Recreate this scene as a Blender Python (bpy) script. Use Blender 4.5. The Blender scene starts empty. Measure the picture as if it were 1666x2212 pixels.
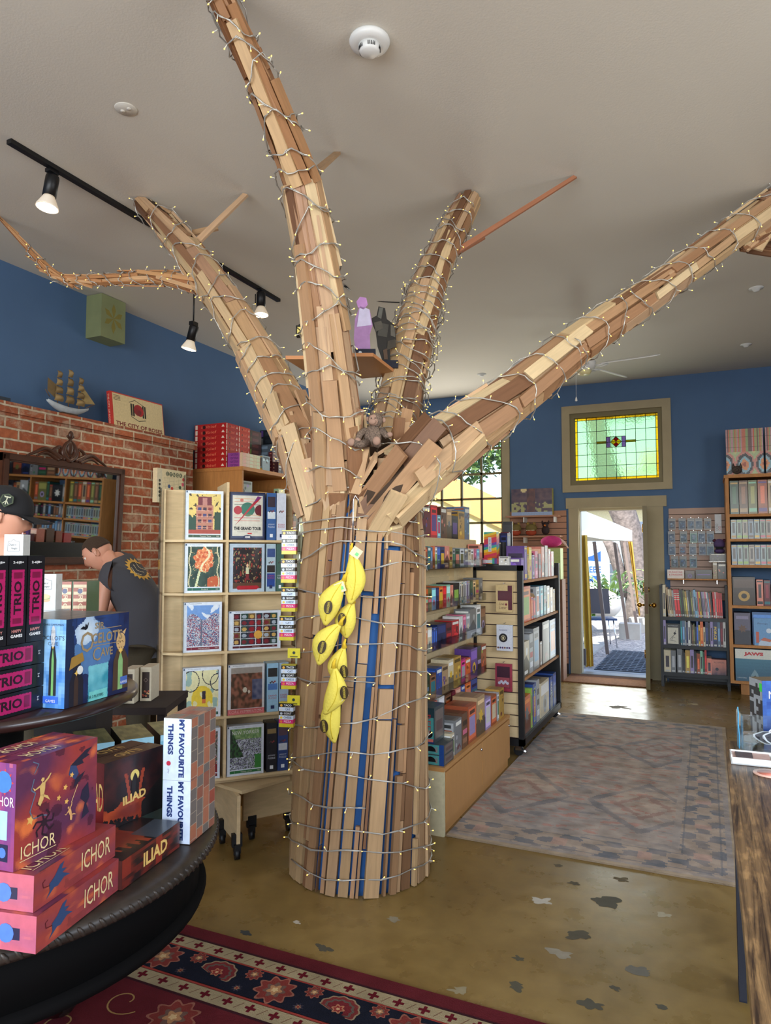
import bpy, math, random, bmesh
from mathutils import Vector, Matrix, noise
R=math.radians
C=bpy.context.scene.collection
SC=bpy.context.scene
# ---------------- camera ----------------
cam_d=bpy.data.cameras.new('camera'); cam=bpy.data.objects.new('camera',cam_d); C.objects.link(cam)
CZ=1.5; F=1520.; TH=R(24.5); PT=math.atan(89/1520.)
cam.location=(0,0,CZ); cam.rotation_euler=(R(90)+PT,0,TH)
cam_d.sensor_fit='HORIZONTAL'; cam_d.sensor_width=36; cam_d.lens=36*F/1666.; cam_d.clip_start=.02; cam_d.clip_end=300
SC.camera=cam
# ---------------- view ----------------
vs=SC.view_settings; vs.view_transform='Standard'; vs.look='None'; vs.gamma=1; vs.use_curve_mapping=False; vs.exposure=-0.30
SC.cycles.max_bounces=7; SC.cycles.diffuse_bounces=4; SC.cycles.glossy_bounces=3; SC.cycles.transparent_max_bounces=12; SC.cycles.transmission_bounces=4
SC.cycles.caustics_reflective=False; SC.cycles.caustics_refractive=False; SC.cycles.sample_clamp_indirect=6; SC.cycles.use_denoising=True
# ---------------- world ----------------
W=bpy.data.worlds.new('sky'); SC.world=W; W.use_nodes=True
bg=W.node_tree.nodes['Background']; sk=W.node_tree.nodes.new('ShaderNodeTexSky'); sk.sky_type='NISHITA'
sk.sun_disc=False; sk.sun_elevation=R(50); sk.sun_rotation=R(150); sk.air_density=1.0; sk.dust_density=1.5
W.node_tree.links.new(sk.outputs[0],bg.inputs[0]); bg.inputs[1].default_value=1.1
def light(name,kind,loc,rot,energy,col,**k):
    d=bpy.data.lights.new(name,kind); d.energy=energy; d.color=col
    for a,b in k.items(): setattr(d,a,b)
    o=bpy.data.objects.new(name,d); o.location=loc; o.rotation_euler=rot; C.objects.link(o); return o
light('sun','SUN',(0,20,20),(R(38),R(-22),R(0)),18.0,(1,.95,.84),angle=R(.6))
# daylight through the shop windows behind the camera
light('window_daylight_front','AREA',(-1.0,-2.9,2.0),(R(104),0,0),375,(.86,.93,1.0),shape='RECTANGLE',size=5.4,size_y=2.2)
light('side_fill','AREA',(2.9,1.6,2.2),(R(102),0,R(90)),115,(.98,.98,.96),shape='RECTANGLE',size=3.2,size_y=1.6)  # added fill from the unseen right wall, tilted up to brighten the ceiling
# daylight coming in at the rear door and window
light('window_daylight_rear','AREA',(-3.1,8.93,2.1),(R(-96),0,0),55,(1.0,.96,.86),shape='RECTANGLE',size=1.3,size_y=1.9)
light('door_daylight','AREA',(-1.05,8.98,1.05),(R(-96),0,0),26,(.92,.97,.9),shape='RECTANGLE',size=.74,size_y=1.9)

# ---------------- helpers ----------------
def L(r,g=None,b=None):
    if g is None: r,g,b=r
    f=lambda c:((c/255.+.055)/1.055)**2.4 if c>10 else c/255./12.92
    return (f(r),f(g),f(b),1.)
_fw=(-math.sin(TH)*math.cos(PT),math.cos(TH)*math.cos(PT),math.sin(PT)); _rt=(math.cos(TH),math.sin(TH),0.); _up=(math.sin(TH)*math.sin(PT),-math.cos(TH)*math.sin(PT),math.cos(PT))
def at(x,y,z=None,wx=None,wy=None,d=None,pl=None):
    'point of the room seen at photo pixel x,y on a real plane'
    a=(x-833)/F;b=-(y-1106)/F
    r=[_fw[i]+a*_rt[i]+b*_up[i] for i in range(3)]
    if z is not None:t=(z-CZ)/r[2]
    elif wx is not None:t=wx/r[0]
    elif wy is not None:t=wy/r[1]
    elif d is not None:t=d
    else:
        (px,py),(dx,dy)=pl; t=(px*dy-py*dx)/(r[0]*dy-r[1]*dx)
    return Vector((t*r[0],t*r[1],CZ+t*r[2]))
WHITE=(1,1,1,1)
class Fr:
    'a flat printable face: origin, right, up, width, height'
    def __init__(s,O,U,V,w,h): s.O=Vector(O);s.U=Vector(U);s.V=Vector(V);s.N=s.U.cross(s.V);s.w=w;s.h=h
    def p(s,x,y,l=1): return s.O+s.U*(x*s.w)+s.V*(y*s.h)+s.N*(l*.00022)
    def sub(s,x0,y0,x1,y1): return Fr(s.O+s.U*(x0*s.w)+s.V*(y0*s.h),s.U,s.V,(x1-x0)*s.w,(y1-y0)*s.h)
_tc={}
def glyphs(t,bold=.0,shear=0,sp=1):
    k=(t,bold,shear,sp)
    if k in _tc: return _tc[k]
    cu=bpy.data.curves.new('t','FONT'); cu.body=t; cu.size=1; cu.offset=bold; cu.resolution_u=2; cu.shear=shear; cu.space_character=sp
    o=bpy.data.objects.new('t',cu); C.objects.link(o)
    dg=bpy.context.evaluated_depsgraph_get(); me=bpy.data.meshes.new_from_object(o.evaluated_get(dg))
    vs_=[(v.co.x,v.co.y) for v in me.vertices]; fs=[tuple(p.vertices) for p in me.polygons]
    bpy.data.objects.remove(o); bpy.data.curves.remove(cu); bpy.data.meshes.remove(me)
    if not vs_: vs_=[(0,0),(1,1)]
    x0=min(v[0] for v in vs_);x1=max(v[0] for v in vs_);y0=min(v[1] for v in vs_);y1=max(v[1] for v in vs_)
    _tc[k]=([((x-x0),(y-y0)) for x,y in vs_],fs,x1-x0,y1-y0); return _tc[k]
class MB:
    def __init__(s): s.v=[];s.f=[];s.c=[];s.m=[];s.s=[];s.uv=[]
    def face(s,pts,col=WHITE,mat=0,uv=None,sm=False):
        n=len(s.v); s.v+=[tuple(p) for p in pts]; s.f.append(tuple(range(n,n+len(pts)))); s.c.append(col); s.m.append(mat); s.s.append(sm); s.uv.append(uv)
    def faces(s,vs_,fs,col=WHITE,mat=0,sm=False,cols=None):
        n=len(s.v); s.v+=[tuple(p) for p in vs_]
        for i,f in enumerate(fs):
            s.f.append(tuple(n+j for j in f)); s.c.append(cols[i] if cols else col); s.m.append(mat); s.s.append(sm); s.uv.append(None)
    def box(s,c,sz,M=None,col=WHITE,mat=0,cols=None,uvl=None):
        x,y,z=sz[0]/2,sz[1]/2,sz[2]/2; c=Vector(c)
        P=[Vector(p) for p in ((-x,-y,-z),(x,-y,-z),(x,y,-z),(-x,y,-z),(-x,-y,z),(x,-y,z),(x,y,z),(-x,y,z))]
        if M is not None: P=[M@p for p in P]
        P=[p+c for p in P]; n=len(s.v); s.v+=[tuple(p) for p in P]
        for i,f in enumerate(((0,3,2,1),(4,5,6,7),(0,1,5,4),(1,2,6,5),(2,3,7,6),(3,0,4,7))):
            s.f.append(tuple(n+j for j in f)); s.c.append(cols[i] if cols else col); s.m.append(mat); s.s.append(False)
            if uvl is None: s.uv.append(None)
            else:  # grain runs along local z
                o=uvl; a,b=(2*x,2*z) if i in(2,4) else ((2*y,2*z) if i in (3,5) else (2*x,2*y))
                s.uv.append([(o,o),(o+a,o),(o+a,o+b),(o,o+b)])
    def bb(s,x0,y0,z0,x1,y1,z1,col=WHITE,mat=0): s.box(((x0+x1)/2,(y0+y1)/2,(z0+z1)/2),(abs(x1-x0),abs(y1-y0),abs(z1-z0)),None,col,mat)
    def grid(s,rows,col=WHITE,mat=0,closed=True,caps=False,sm=True,cf=None):
        n=len(s.v); k=len(rows[0]); 
        for r in rows: s.v+=[tuple(p) for p in r]
        for i in range(len(rows)-1):
            for j in range(k if closed else k-1):
                a=n+i*k+j;b=n+i*k+(j+1)%k;c=n+(i+1)*k+(j+1)%k;d=n+(i+1)*k+j
                s.f.append((a,b,c,d)); s.c.append(cf(i,j) if cf else col); s.m.append(mat); s.s.append(sm); s.uv.append(None)
        if caps:
            s.f.append(tuple(n+j for j in reversed(range(k)))); s.c.append(col);s.m.append(mat);s.s.append(False);s.uv.append(None)
            q=n+(len(rows)-1)*k; s.f.append(tuple(q+j for j in range(k))); s.c.append(col);s.m.append(mat);s.s.append(False);s.uv.append(None)
    def tube(s,path,r,n=8,col=WHITE,mat=0,caps=True):
        path=[Vector(p) for p in path]; rr=r if isinstance(r,(list,tuple)) else [r]*len(path); rows=[];u=None
        for i,p in enumerate(path):
            t=(path[min(i+1,len(path)-1)]-path[max(i-1,0)]).normalized()
            if u is None:
                u=t.cross(Vector((0,0,1)))
                if u.length<.05: u=t.cross(Vector((1,0,0)))
                u.normalize()
            else: u=(u-t*u.dot(t)).normalized()
            w=t.cross(u); rows.append([p+(u*math.cos(a)+w*math.sin(a))*rr[i] for a in [2*math.pi*k/n for k in range(n)]])
        s.grid(rows,col,mat,caps=caps)
    def cyl(s,a,b,r0,r1=None,n=14,col=WHITE,mat=0): s.tube([a,b],[r0,r0 if r1 is None else r1],n,col,mat)
    def lathe(s,prof,c=(0,0,0),n=24,col=WHITE,mat=0,M=None,cf=None,sm=True):
        c=Vector(c);rows=[]
        for r,z in prof:
            row=[Vector((r*math.cos(2*math.pi*k/n),r*math.sin(2*math.pi*k/n),z)) for k in range(n)]
            rows.append([(M@p if M is not None else p)+c for p in row])
        s.grid(rows,col,mat,cf=cf,sm=sm,caps=True)
    def ball(s,c,r,n=12,m=8,col=WHITE,mat=0,M=None):
        if not isinstance(r,(tuple,list)): r=(r,r,r)
        c=Vector(c);rows=[]
        for i in range(m+1):
            t=-math.pi/2+math.pi*i/m; t=max(min(t,1.54),-1.54)
            row=[Vector((r[0]*math.cos(t)*math.cos(2*math.pi*k/n),r[1]*math.cos(t)*math.sin(2*math.pi*k/n),r[2]*math.sin(t))) for k in range(n)]
            rows.append([(M@p if M is not None else p)+c for p in row])
        s.grid(rows,col,mat,caps=True)
    def prism(s,poly,fr,t,col=WHITE,mat=0,side=None):
        'poly in metres on frame fr, thickness t towards the normal'
        a=[fr.O+fr.U*x+fr.V*y for x,y in poly]; b=[p+fr.N*t for p in a]; k=len(a)
        s.face(b,col,mat); s.face(a[::-1],side or col,mat)
        for i in range(k): s.face([a[i],a[(i+1)%k],b[(i+1)%k],b[i]],side or col,mat)
    # --- printing on a frame, all in 0..1 of the frame ---
    def rc(s,fr,x0,y0,x1,y1,col,l=1,mat=0): s.face([fr.p(x0,y0,l),fr.p(x1,y0,l),fr.p(x1,y1,l),fr.p(x0,y1,l)],col,mat)
    def pg(s,fr,pts,col,l=1,mat=0): s.face([fr.p(x,y,l) for x,y in pts],col,mat)
    def ci(s,fr,x,y,r,col,l=1,n=16,ry=None,mat=0,ang=0,a0=0,a1=2*math.pi):
        k=fr.w/fr.h; ry=ry if ry else r*k; full=abs(a1-a0-2*math.pi)<.01
        pts=[(x+r*math.cos(a0+(a1-a0)*i/n),y+ry*math.sin(a0+(a1-a0)*i/n)) for i in range(n if full else n+1)]
        s.face([fr.p(a,b,l) for a,b in pts],col,mat)
    def ring(s,fr,x,y,r0,r1,col,l=1,n=20):
        k=fr.w/fr.h
        for i in range(n):
            a=2*math.pi*i/n;b=2*math.pi*(i+1)/n
            s.face([fr.p(x+q*math.cos(t),y+q*k*math.sin(t),l) for q,t in((r0,a),(r1,a),(r1,b),(r0,b))],col)
    def star(s,fr,x,y,r,col,n=8,q=.5,l=1,rot=0):
        k=fr.w/fr.h
        pts=[(x+(r if i%2==0 else r*q)*math.cos(rot+math.pi*i/n),y+(r if i%2==0 else r*q)*k*math.sin(rot+math.pi*i/n)) for i in range(2*n)]
        c=(x,y)
        for i in range(2*n): s.face([fr.p(*c,l),fr.p(*pts[i],l),fr.p(*pts[(i+1)%(2*n)],l)],col)
    def ln(s,fr,pts,wd,col,l=1):
        'polyline of width wd metres'
        for (x0,y0),(x1,y1) in zip(pts,pts[1:]):
            a=fr.p(x0,y0,l);b=fr.p(x1,y1,l);t=(b-a)
            if t.length<1e-6: continue
            t.normalize();o=fr.N.cross(t)*wd/2; s.face([a-o,b-o,b+o,a+o],col)
    def tx(s,fr,t,x,y,h,col,l=2,w=None,rot=0,bold=0.,al='c',shear=0,mat=0,sp=1):
        'text: centre x,y, height h (0..1 of frame height or width if rotated), fit width w'
        vs_,fs,tw,th=glyphs(t,bold,shear,sp); Hm=h*fr.h if rot in(0,180) else h*fr.w
        k=Hm/th; kx=k if w is None else (w*(fr.w if rot in (0,180) else fr.h))/tw
        if w is None: kx=k
        elif w<0: kx=min(k,-kx)
        if w is None:
            lim=.96*(fr.w if rot in (0,180) else fr.h)/tw
            if kx>lim: k=k*lim/kx; kx=lim
        cr,sr=math.cos(R(rot)),math.sin(R(rot)); ox=-tw/2 if al=='c' else 0
        c=fr.p(x,y,l); P=[]
        for a,b in vs_:
            a=(a+ox)*kx;b=(b-th/2)*k; P.append(c+fr.U*(a*cr-b*sr)+fr.V*(a*sr+b*cr))
        s.faces(P,fs,col,mat)
    def ras(s,fr,nx,ny,fn,l=1,jit=.0,mat=0):
        'mosaic picture: fn(u,v)->colour'
        rnd=random.Random(nx*77+ny); n=len(s.v)
        for j in range(ny+1):
            for i in range(nx+1):
                du=(rnd.random()-.5)*jit if 0<i<nx else 0; dv=(rnd.random()-.5)*jit if 0<j<ny else 0
                s.v.append(tuple(fr.p((i+du)/nx,(j+dv)/ny,l)))
        for j in range(ny):
            for i in range(nx):
                a=n+j*(nx+1)+i; s.f.append((a,a+1,a+nx+2,a+nx+1)); s.c.append(fn((i+.5)/nx,(j+.5)/ny)); s.m.append(mat);s.s.append(False);s.uv.append(None)
    def build(s,name,mats,parent=None,loc=(0,0,0),rot=0,label=None,cat=None,group=None,kind=None):
        me=bpy.data.meshes.new(name); me.from_pydata(s.v,[],s.f)
        if not isinstance(mats,(list,tuple)): mats=[mats]
        for m in mats: me.materials.append(m)
        ca=me.color_attributes.new('Col','FLOAT_COLOR','CORNER'); buf=[];ub=[];hasuv=any(u for u in s.uv)
        for f,c,u in zip(s.f,s.c,s.uv):
            buf+=list(c)*len(f)
            if hasuv:
                for k in range(len(f)): ub+=list(u[k]) if u else [0,0]
        ca.data.foreach_set('color',buf)
        if hasuv: me.uv_layers.new(name='UVMap').data.foreach_set('uv',ub)
        me.polygons.foreach_set('material_index',s.m); me.polygons.foreach_set('use_smooth',s.s); me.update()
        o=bpy.data.objects.new(name,me); C.objects.link(o); o.location=loc; o.rotation_euler=(0,0,rot) if not isinstance(rot,(tuple,list)) else rot
        if parent: o.parent=parent
        return tag(o,label,cat,group,kind)
def tag(o,label=None,cat=None,group=None,kind=None):
    if label: o['label']=label
    if cat: o['category']=cat
    if group: o['group']=group
    if kind: o['kind']=kind
    return o
def thing(name,label,cat,loc=(0,0,0),rot=0,group=None,kind=None):
    o=bpy.data.objects.new(name,None); C.objects.link(o); o.empty_display_size=.05; o.location=loc; o.rotation_euler=(0,0,rot)
    return tag(o,label,cat,group,kind)
def dup(root,loc=None,rot=None,label=None,group=None):
    r=root.copy(); C.objects.link(r)
    if loc is not None: r.location=loc
    if rot is not None: r.rotation_euler=(0,0,rot)
    if label: r['label']=label
    if group: r['group']=group
    for ch in root.children:
        c=ch.copy(); C.objects.link(c); c.parent=r
        for g in ch.children: d=g.copy(); C.objects.link(d); d.parent=c
    return r
def RZ(a): return Matrix.Rotation(a,3,'Z')
def RX(a): return Matrix.Rotation(a,3,'X')
def RY(a): return Matrix.Rotation(a,3,'Y')
def mixc(a,b,t): return tuple(a[i]*(1-t)+b[i]*t for i in range(3))+(1.,)
def nz(x,y,z=0): return noise.noise(Vector((x,y,z)))
# ---------------- materials ----------------
def mat(name,col=None,rough=.5,metal=0,spec=.5,attr=False,coat=0,emit=None,es=0,alpha=1,trans=0,ior=1.45,bump=None,noise_amt=0,nscale=20):
    m=bpy.data.materials.new(name); m.use_nodes=True; nt=m.node_tree; b=nt.nodes['Principled BSDF']
    b.inputs['Roughness'].default_value=rough; b.inputs['Metallic'].default_value=metal; b.inputs['Specular IOR Level'].default_value=spec
    b.inputs['Coat Weight'].default_value=coat; b.inputs['Coat Roughness'].default_value=.12; b.inputs['Alpha'].default_value=alpha; b.inputs['Transmission Weight'].default_value=trans; b.inputs['IOR'].default_value=ior
    src=None
    if attr:
        a=nt.nodes.new('ShaderNodeAttribute'); a.attribute_name='Col'; src=a.outputs['Color']; 
    elif col: b.inputs['Base Color'].default_value=col
    tc=nt.nodes.new('ShaderNodeTexCoord')
    n=nt.nodes.new('ShaderNodeTexNoise'); n.inputs['Scale'].default_value=nscale; n.inputs['Detail'].default_value=6; nt.links.new(tc.outputs['Object'],n.inputs['Vector'])
    if noise_amt:
        mx=nt.nodes.new('ShaderNodeMix'); mx.data_type='RGBA'; mx.blend_type='MULTIPLY'; mx.inputs[0].default_value=1
        mr=nt.nodes.new('ShaderNodeMapRange'); mr.inputs[1].default_value=.3; mr.inputs[2].default_value=.7; mr.inputs[3].default_value=1-noise_amt; mr.inputs[4].default_value=1+noise_amt*.5
        nt.links.new(n.outputs[0],mr.inputs[0])
        if src: nt.links.new(src,mx.inputs[6])
        else: mx.inputs[6].default_value=col
        nt.links.new(mr.outputs[0],mx.inputs[7]); src=mx.outputs[2]
    if src: nt.links.new(src,b.inputs['Base Color'])
    if bump:
        bn=nt.nodes.new('ShaderNodeTexNoise'); bn.inputs['Scale'].default_value=bump[1]; bn.inputs['Detail'].default_value=5; nt.links.new(tc.outputs['Object'],bn.inputs['Vector'])
        bp=nt.nodes.new('ShaderNodeBump'); bp.inputs['Strength'].default_value=bump[0]; bp.inputs['Distance'].default_value=.01; nt.links.new(bn.outputs[0],bp.inputs['Height']); nt.links.new(bp.outputs[0],b.inputs['Normal'])
    if emit: b.inputs['Emission Color'].default_value=emit; b.inputs['Emission Strength'].default_value=es
    return m
def nodes(m): return m.node_tree,m.node_tree.nodes,m.node_tree.links,m.node_tree.nodes['Principled BSDF']
M_print=mat('printed_card',attr=True,rough=.38,coat=.25,noise_amt=.10,nscale=60)
M_matte=mat('matte_coloured',attr=True,rough=.75,noise_amt=.12,nscale=30)
M_gloss=mat('glossy_coloured',attr=True,rough=.25,coat=.3)
def glassy(name,tint=(1,1,1,1),a=.12,rough=.03):
    m=bpy.data.materials.new(name); m.use_nodes=True; nt=m.node_tree; nt.nodes.clear()
    o=nt.nodes.new('ShaderNodeOutputMaterial'); t=nt.nodes.new('ShaderNodeBsdfTransparent'); t.inputs[0].default_value=tint
    g=nt.nodes.new('ShaderNodeBsdfGlossy'); g.inputs['Roughness'].default_value=rough; mx=nt.nodes.new('ShaderNodeMixShader'); f=nt.nodes.new('ShaderNodeLayerWeight'); f.inputs[0].default_value=.12
    ad=nt.nodes.new('ShaderNodeMath'); ad.operation='ADD'; ad.inputs[1].default_value=a*.4; nt.links.new(f.outputs[1],ad.inputs[0]); nt.links.new(ad.outputs[0],mx.inputs[0])
    nt.links.new(t.outputs[0],mx.inputs[1]); nt.links.new(g.outputs[0],mx.inputs[2]); nt.links.new(mx.outputs[0],o.inputs[0]); return m
M_acr=glassy('clear_acrylic',(.93,.95,.95,1),.10)
M_glass=glassy('window_glass',(.97,.99,.98,1),.05)
def woodmat(name,attr=True,col=None,scale=1.,rough=.55,contrast=.13,uv=True,spec=.4):
    m=mat(name,col=col,rough=rough,attr=attr,spec=spec); nt,N,K,b=nodes(m)
    tc=N.new('ShaderNodeTexCoord'); mp=N.new('ShaderNodeMapping'); K.new(tc.outputs['UV' if uv else 'Object'],mp.inputs[0]); mp.inputs['Scale'].default_value=(22*scale,1.6*scale,1) if uv else (scale,)*3
    n=N.new('ShaderNodeTexNoise'); n.inputs['Scale'].default_value=3; n.inputs['Detail'].default_value=7; n.inputs['Distortion'].default_value=.8; K.new(mp.outputs[0],n.inputs[0])
    mr=N.new('ShaderNodeMapRange'); mr.inputs[1].default_value=.3;mr.inputs[2].default_value=.7; mr.inputs[3].default_value=1-contrast; mr.inputs[4].default_value=1+contrast*.6; K.new(n.outputs[0],mr.inputs[0])
    mx=N.new('ShaderNodeMix'); mx.data_type='RGBA'; mx.blend_type='MULTIPLY'; mx.inputs[0].default_value=1; K.new(mr.outputs[0],mx.inputs[7])
    if attr:
        a=[q for q in N if q.type=='ATTRIBUTE'][0]; K.new(a.outputs['Color'],mx.inputs[6])
    else: mx.inputs[6].default_value=col
    K.new(mx.outputs[2],b.inputs['Base Color'])
    bp=N.new('ShaderNodeBump'); bp.inputs['Strength'].default_value=.15; bp.inputs['Distance'].default_value=.003; K.new(n.outputs[0],bp.inputs['Height']); K.new(bp.outputs[0],b.inputs['Normal'])
    return m
M_plank=woodmat('scrap_wood_planks')
def owood(name,col,sc=(2,2,20),**k): 
    m=woodmat(name,attr=False,col=col,uv=False,**k); m.node_tree.nodes['Mapping'].inputs['Scale'].default_value=sc; return m
M_birch=owood('birch_plywood',L(206,180,138),(3,3,14),contrast=.12)
M_oak=owood('honey_oak',L(190,130,72),(12,2,12),contrast=.18)
M_oakv=owood('honey_oak_upright',L(186,128,72),(10,10,1.5),contrast=.18)
M_cab=owood('tan_laminate',L(190,140,84),(6,6,2),contrast=.05,rough=.4)
M_maple=owood('maple_slatwall',L(206,182,140),(2,14,14),contrast=.08)
M_black=mat('black_metal',L(20,20,22),rough=.4)
M_blackp=mat('black_plastic',L(16,16,18),rough=.45)
M_white=mat('white_plastic',L(225,225,222),rough=.4)
M_chrome=mat('chrome',L(200,200,205),rough=.18,metal=1)
M_trim=mat('beige_painted_trim',L(168,154,122),rough=.55,noise_amt=.06,nscale=6)
M_blue=mat('blue_wall_paint',L(78,108,146),rough=.7,noise_amt=.06,nscale=2.5,bump=(.08,160))
# ================= SETTING =================
CH=3.63; XL=-4.62; XR=3.0; YF=-3.0; YB=9.03
# floor: worn ochre sealed concrete
m=mat('sealed_concrete',col=L(140,112,62),rough=.3,spec=.5); nt,N,K,b=nodes(m); M_floor=m
tc=[q for q in N if q.type=='TEX_COORD'][0]
def nod(t,**k):
    q=N.new(t)
    for a,v in k.items():
        if hasattr(q,a): setattr(q,a,v)
    return q
def ntex(sc,det=6,dist=0,rough=.55):
    q=N.new('ShaderNodeTexNoise'); q.inputs['Scale'].default_value=sc;q.inputs['Detail'].default_value=det;q.inputs['Distortion'].default_value=dist;q.inputs['Roughness'].default_value=rough;K.new(tc.outputs['Object'],q.inputs[0]);return q
def ramp(src,stops):
    q=N.new('ShaderNodeValToRGB'); e=q.color_ramp.elements
    while len(e)<len(stops): e.new(.5)
    for i,(p,c) in enumerate(stops): e[i].position=p;e[i].color=c
    K.new(src,q.inputs[0]); return q
def mixn(f,a,b_,bt='MIX'):
    q=N.new('ShaderNodeMix');q.data_type='RGBA';q.blend_type=bt
    for s,i in ((f,0),(a,6),(b_,7)):
        if isinstance(s,(int,float)): q.inputs[i].default_value=s
        elif isinstance(s,tuple): q.inputs[i].default_value=s
        else: K.new(s,q.inputs[i])
    return q.outputs[2]
base=ramp(ntex(1.3,8,.5).outputs[0],[(.3,L(118,94,50)),(.5,L(138,112,62)),(.7,L(154,128,76))]).outputs[0]
fine=ramp(ntex(14,8,.2).outputs[0],[(.3,L(205,200,190)),(.65,L(255,255,255))]).outputs[0]
c=mixn(.55,base,fine,'MULTIPLY')
n1=ntex(3.1,5,.6,.6); dark=ramp(n1.outputs[0],[(.76,(0,0,0,1)),(.775,(1,1,1,1))]).outputs[0]
c=mixn(dark,c,L(88,82,66))
n2=ntex(4.3,7,1.2,.65); n2.inputs['Scale'].default_value=5.1; wh=ramp(n2.outputs[0],[(.735,(0,0,0,1)),(.75,(1,1,1,1))]).outputs[0]
c=mixn(wh,c,L(196,186,160)); K.new(c,b.inputs['Base Color'])
rr=ramp(ntex(7,5).outputs[0],[(.3,(.22,)*3+(1,)),(.7,(.42,)*3+(1,))]); K.new(rr.outputs[0],b.inputs['Roughness'])
bp=N.new('ShaderNodeBump');bp.inputs['Strength'].default_value=.12;bp.inputs['Distance'].default_value=.01;K.new(ntex(9,7).outputs[0],bp.inputs['Height']);K.new(bp.outputs[0],b.inputs['Normal'])
q=MB(); q.bb(XL-.2,YF-.2,-.12,XR+.2,YB+.15,0); q.build('floor',M_floor,kind='structure')
# worn-through patches in the floor coating
q=MB(); rnd=random.Random(5)
for i,(px,py,r,cc) in enumerate([(1315,1950,.06,L(84,80,66)),(1248,2020,.045,L(86,80,64)),(1172,1946,.04,L(190,184,170)),(1382,2098,.045,L(112,108,96)),(1205,2058,.045,L(150,142,124)),(1280,2170,.035,L(82,78,64)),(1435,1976,.03,L(170,160,134)),(990,2140,.028,L(150,138,108)),(1115,2130,.03,L(84,80,64)),(1240,1908,.025,L(84,76,58)),(1206,1870,.02,L(90,80,60)),(1345,1900,.03,L(96,84,60)),(1330,2135,.018,L(82,78,64)),(1430,2175,.018,L(82,78,64)),(640,1992,.016,L(196,188,170)),(530,2015,.022,L(60,62,60)),(700,2048,.03,L(84,80,66)),(1340,1528,.09,L(96,76,44)),(1500,1521,.05,L(200,186,150)),(850,1985,.025,L(150,140,116)),(1120,2070,.02,L(84,80,64))]):
    o=at(px,py,z=.0004); pts=[]
    for k in range(28):
        a=2*math.pi*k/28; rr_=r*(.78+.75*nz(math.cos(a)*1.3+i*3,math.sin(a)*1.3,i)+.25*nz(math.cos(a)*4,math.sin(a)*4,i+9)); pts.append((o.x+rr_*1.3*math.cos(a),o.y+rr_*.9*math.sin(a),.0005+i*1e-5))
    q.face(pts,cc)
q.build('trim_8',M_matte,kind='structure')
M_ceil=mat('ceiling_paint',col=L(214,208,196),rough=.9,noise_amt=.03,nscale=1.2,bump=(.1,120))
q=MB(); q.bb(XL-.2,YF-.2,CH,XR+.2,YB+.15,CH+.12); q.build('ceiling',M_ceil,kind='structure')
q=MB(); q.bb(XL-.15,YF,0,XL,YB,CH); q.build('wall_left',M_blue,kind='structure')
# front wall (behind the camera) with the shop window opening
q=MB(); q.bb(XL,YF-.15,0,XR,YF,.8); q.bb(XL,YF-.15,3.2,XR,YF,CH); q.bb(XL,YF-.15,.8,-3.8,YF,3.2); q.bb(1.8,YF-.15,.8,XR,YF,3.2); q.build('wall_front',M_blue,kind='structure')
M_cream=mat('ochre_wall_paint',L(168,150,104),rough=.7,noise_amt=.05,nscale=3)
q=MB(); q.bb(XR,YF,0,XR+.15,-.05,CH);q.bb(XR,3.25,0,XR+.15,YB,CH);q.bb(XR,-.05,0,XR+.15,3.25,1.35);q.bb(XR,-.05,3.05,XR+.15,3.25,CH); q.build('wall_right',M_blue,kind='structure')
# back wall with openings: window x -3.86..-2.42 z .95..3.13 ; door x -1.45..-.65 z 0..2.06 ; transom -1.54..-.45 z 2.35..3.26
wins=[(-3.86,-2.42,.95,3.13),(-1.46,-.64,0,2.07),(-1.54,-.45,2.35,3.26)]
q=MB(); xs=sorted({XL,XR,*[w[0] for w in wins],*[w[1] for w in wins]}); zs=sorted({0,CH,*[w[2] for w in wins],*[w[3] for w in wins]})
for x0,x1 in zip(xs,xs[1:]):
    for z0,z1 in zip(zs,zs[1:]):
        cx,cz=(x0+x1)/2,(z0+z1)/2
        if not any(a<cx<b_ and c_<cz<d for a,b_,c_,d in wins): q.bb(x0,YB,z0,x1,YB+.14,z1)
q.build('wall_back',M_blue,kind='structure')
# rear window
def trimframe(q,x0,x1,z0,z1,w,y,t=.03,top=None,bot=None):
    top=top or w;bot=bot or w
    q.bb(x0-w,y-t,z0-bot,x0,y,z1+top);q.bb(x1,y-t,z0-bot,x1+w,y,z1+top);q.bb(x0,y-t,z1,x1,y,z1+top)
    if bot>0: q.bb(x0,y-t,z0-bot,x1,y,z0)
q=MB(); trimframe(q,-3.86,-2.42,.95,3.13,.10,YB,.03,.2,.12); q.build('trim_1',M_trim,kind='structure')
wf=thing('window_1',None,None,(0,0,0),kind='structure')
q=MB(); M_mull=mat('window_frame_paint',L(120,108,70),rough=.5)
q.bb(-3.86,YB+.03,.95,-3.83,YB+.09,3.13);q.bb(-2.45,YB+.03,.95,-2.42,YB+.09,3.13);q.bb(-3.86,YB+.03,3.1,-2.42,YB+.09,3.13);q.bb(-3.86,YB+.03,.95,-2.42,YB+.09,1.0)
for x in (-3.57,-3.29,-3.005,-2.725): q.bb(x-.014,YB+.045,.95,x+.014,YB+.08,3.13)
for z in (1.24,1.57,1.905,2.227,2.562,2.898): q.bb(-3.86,YB+.045,z-.014,-2.42,YB+.08,z+.014)
q.build('window_frame',M_mull,wf)
q=MB(); q.bb(-3.86,YB+.06,.95,-2.42,YB+.064,3.13); q.build('window_pane',M_glass,wf)
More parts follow.
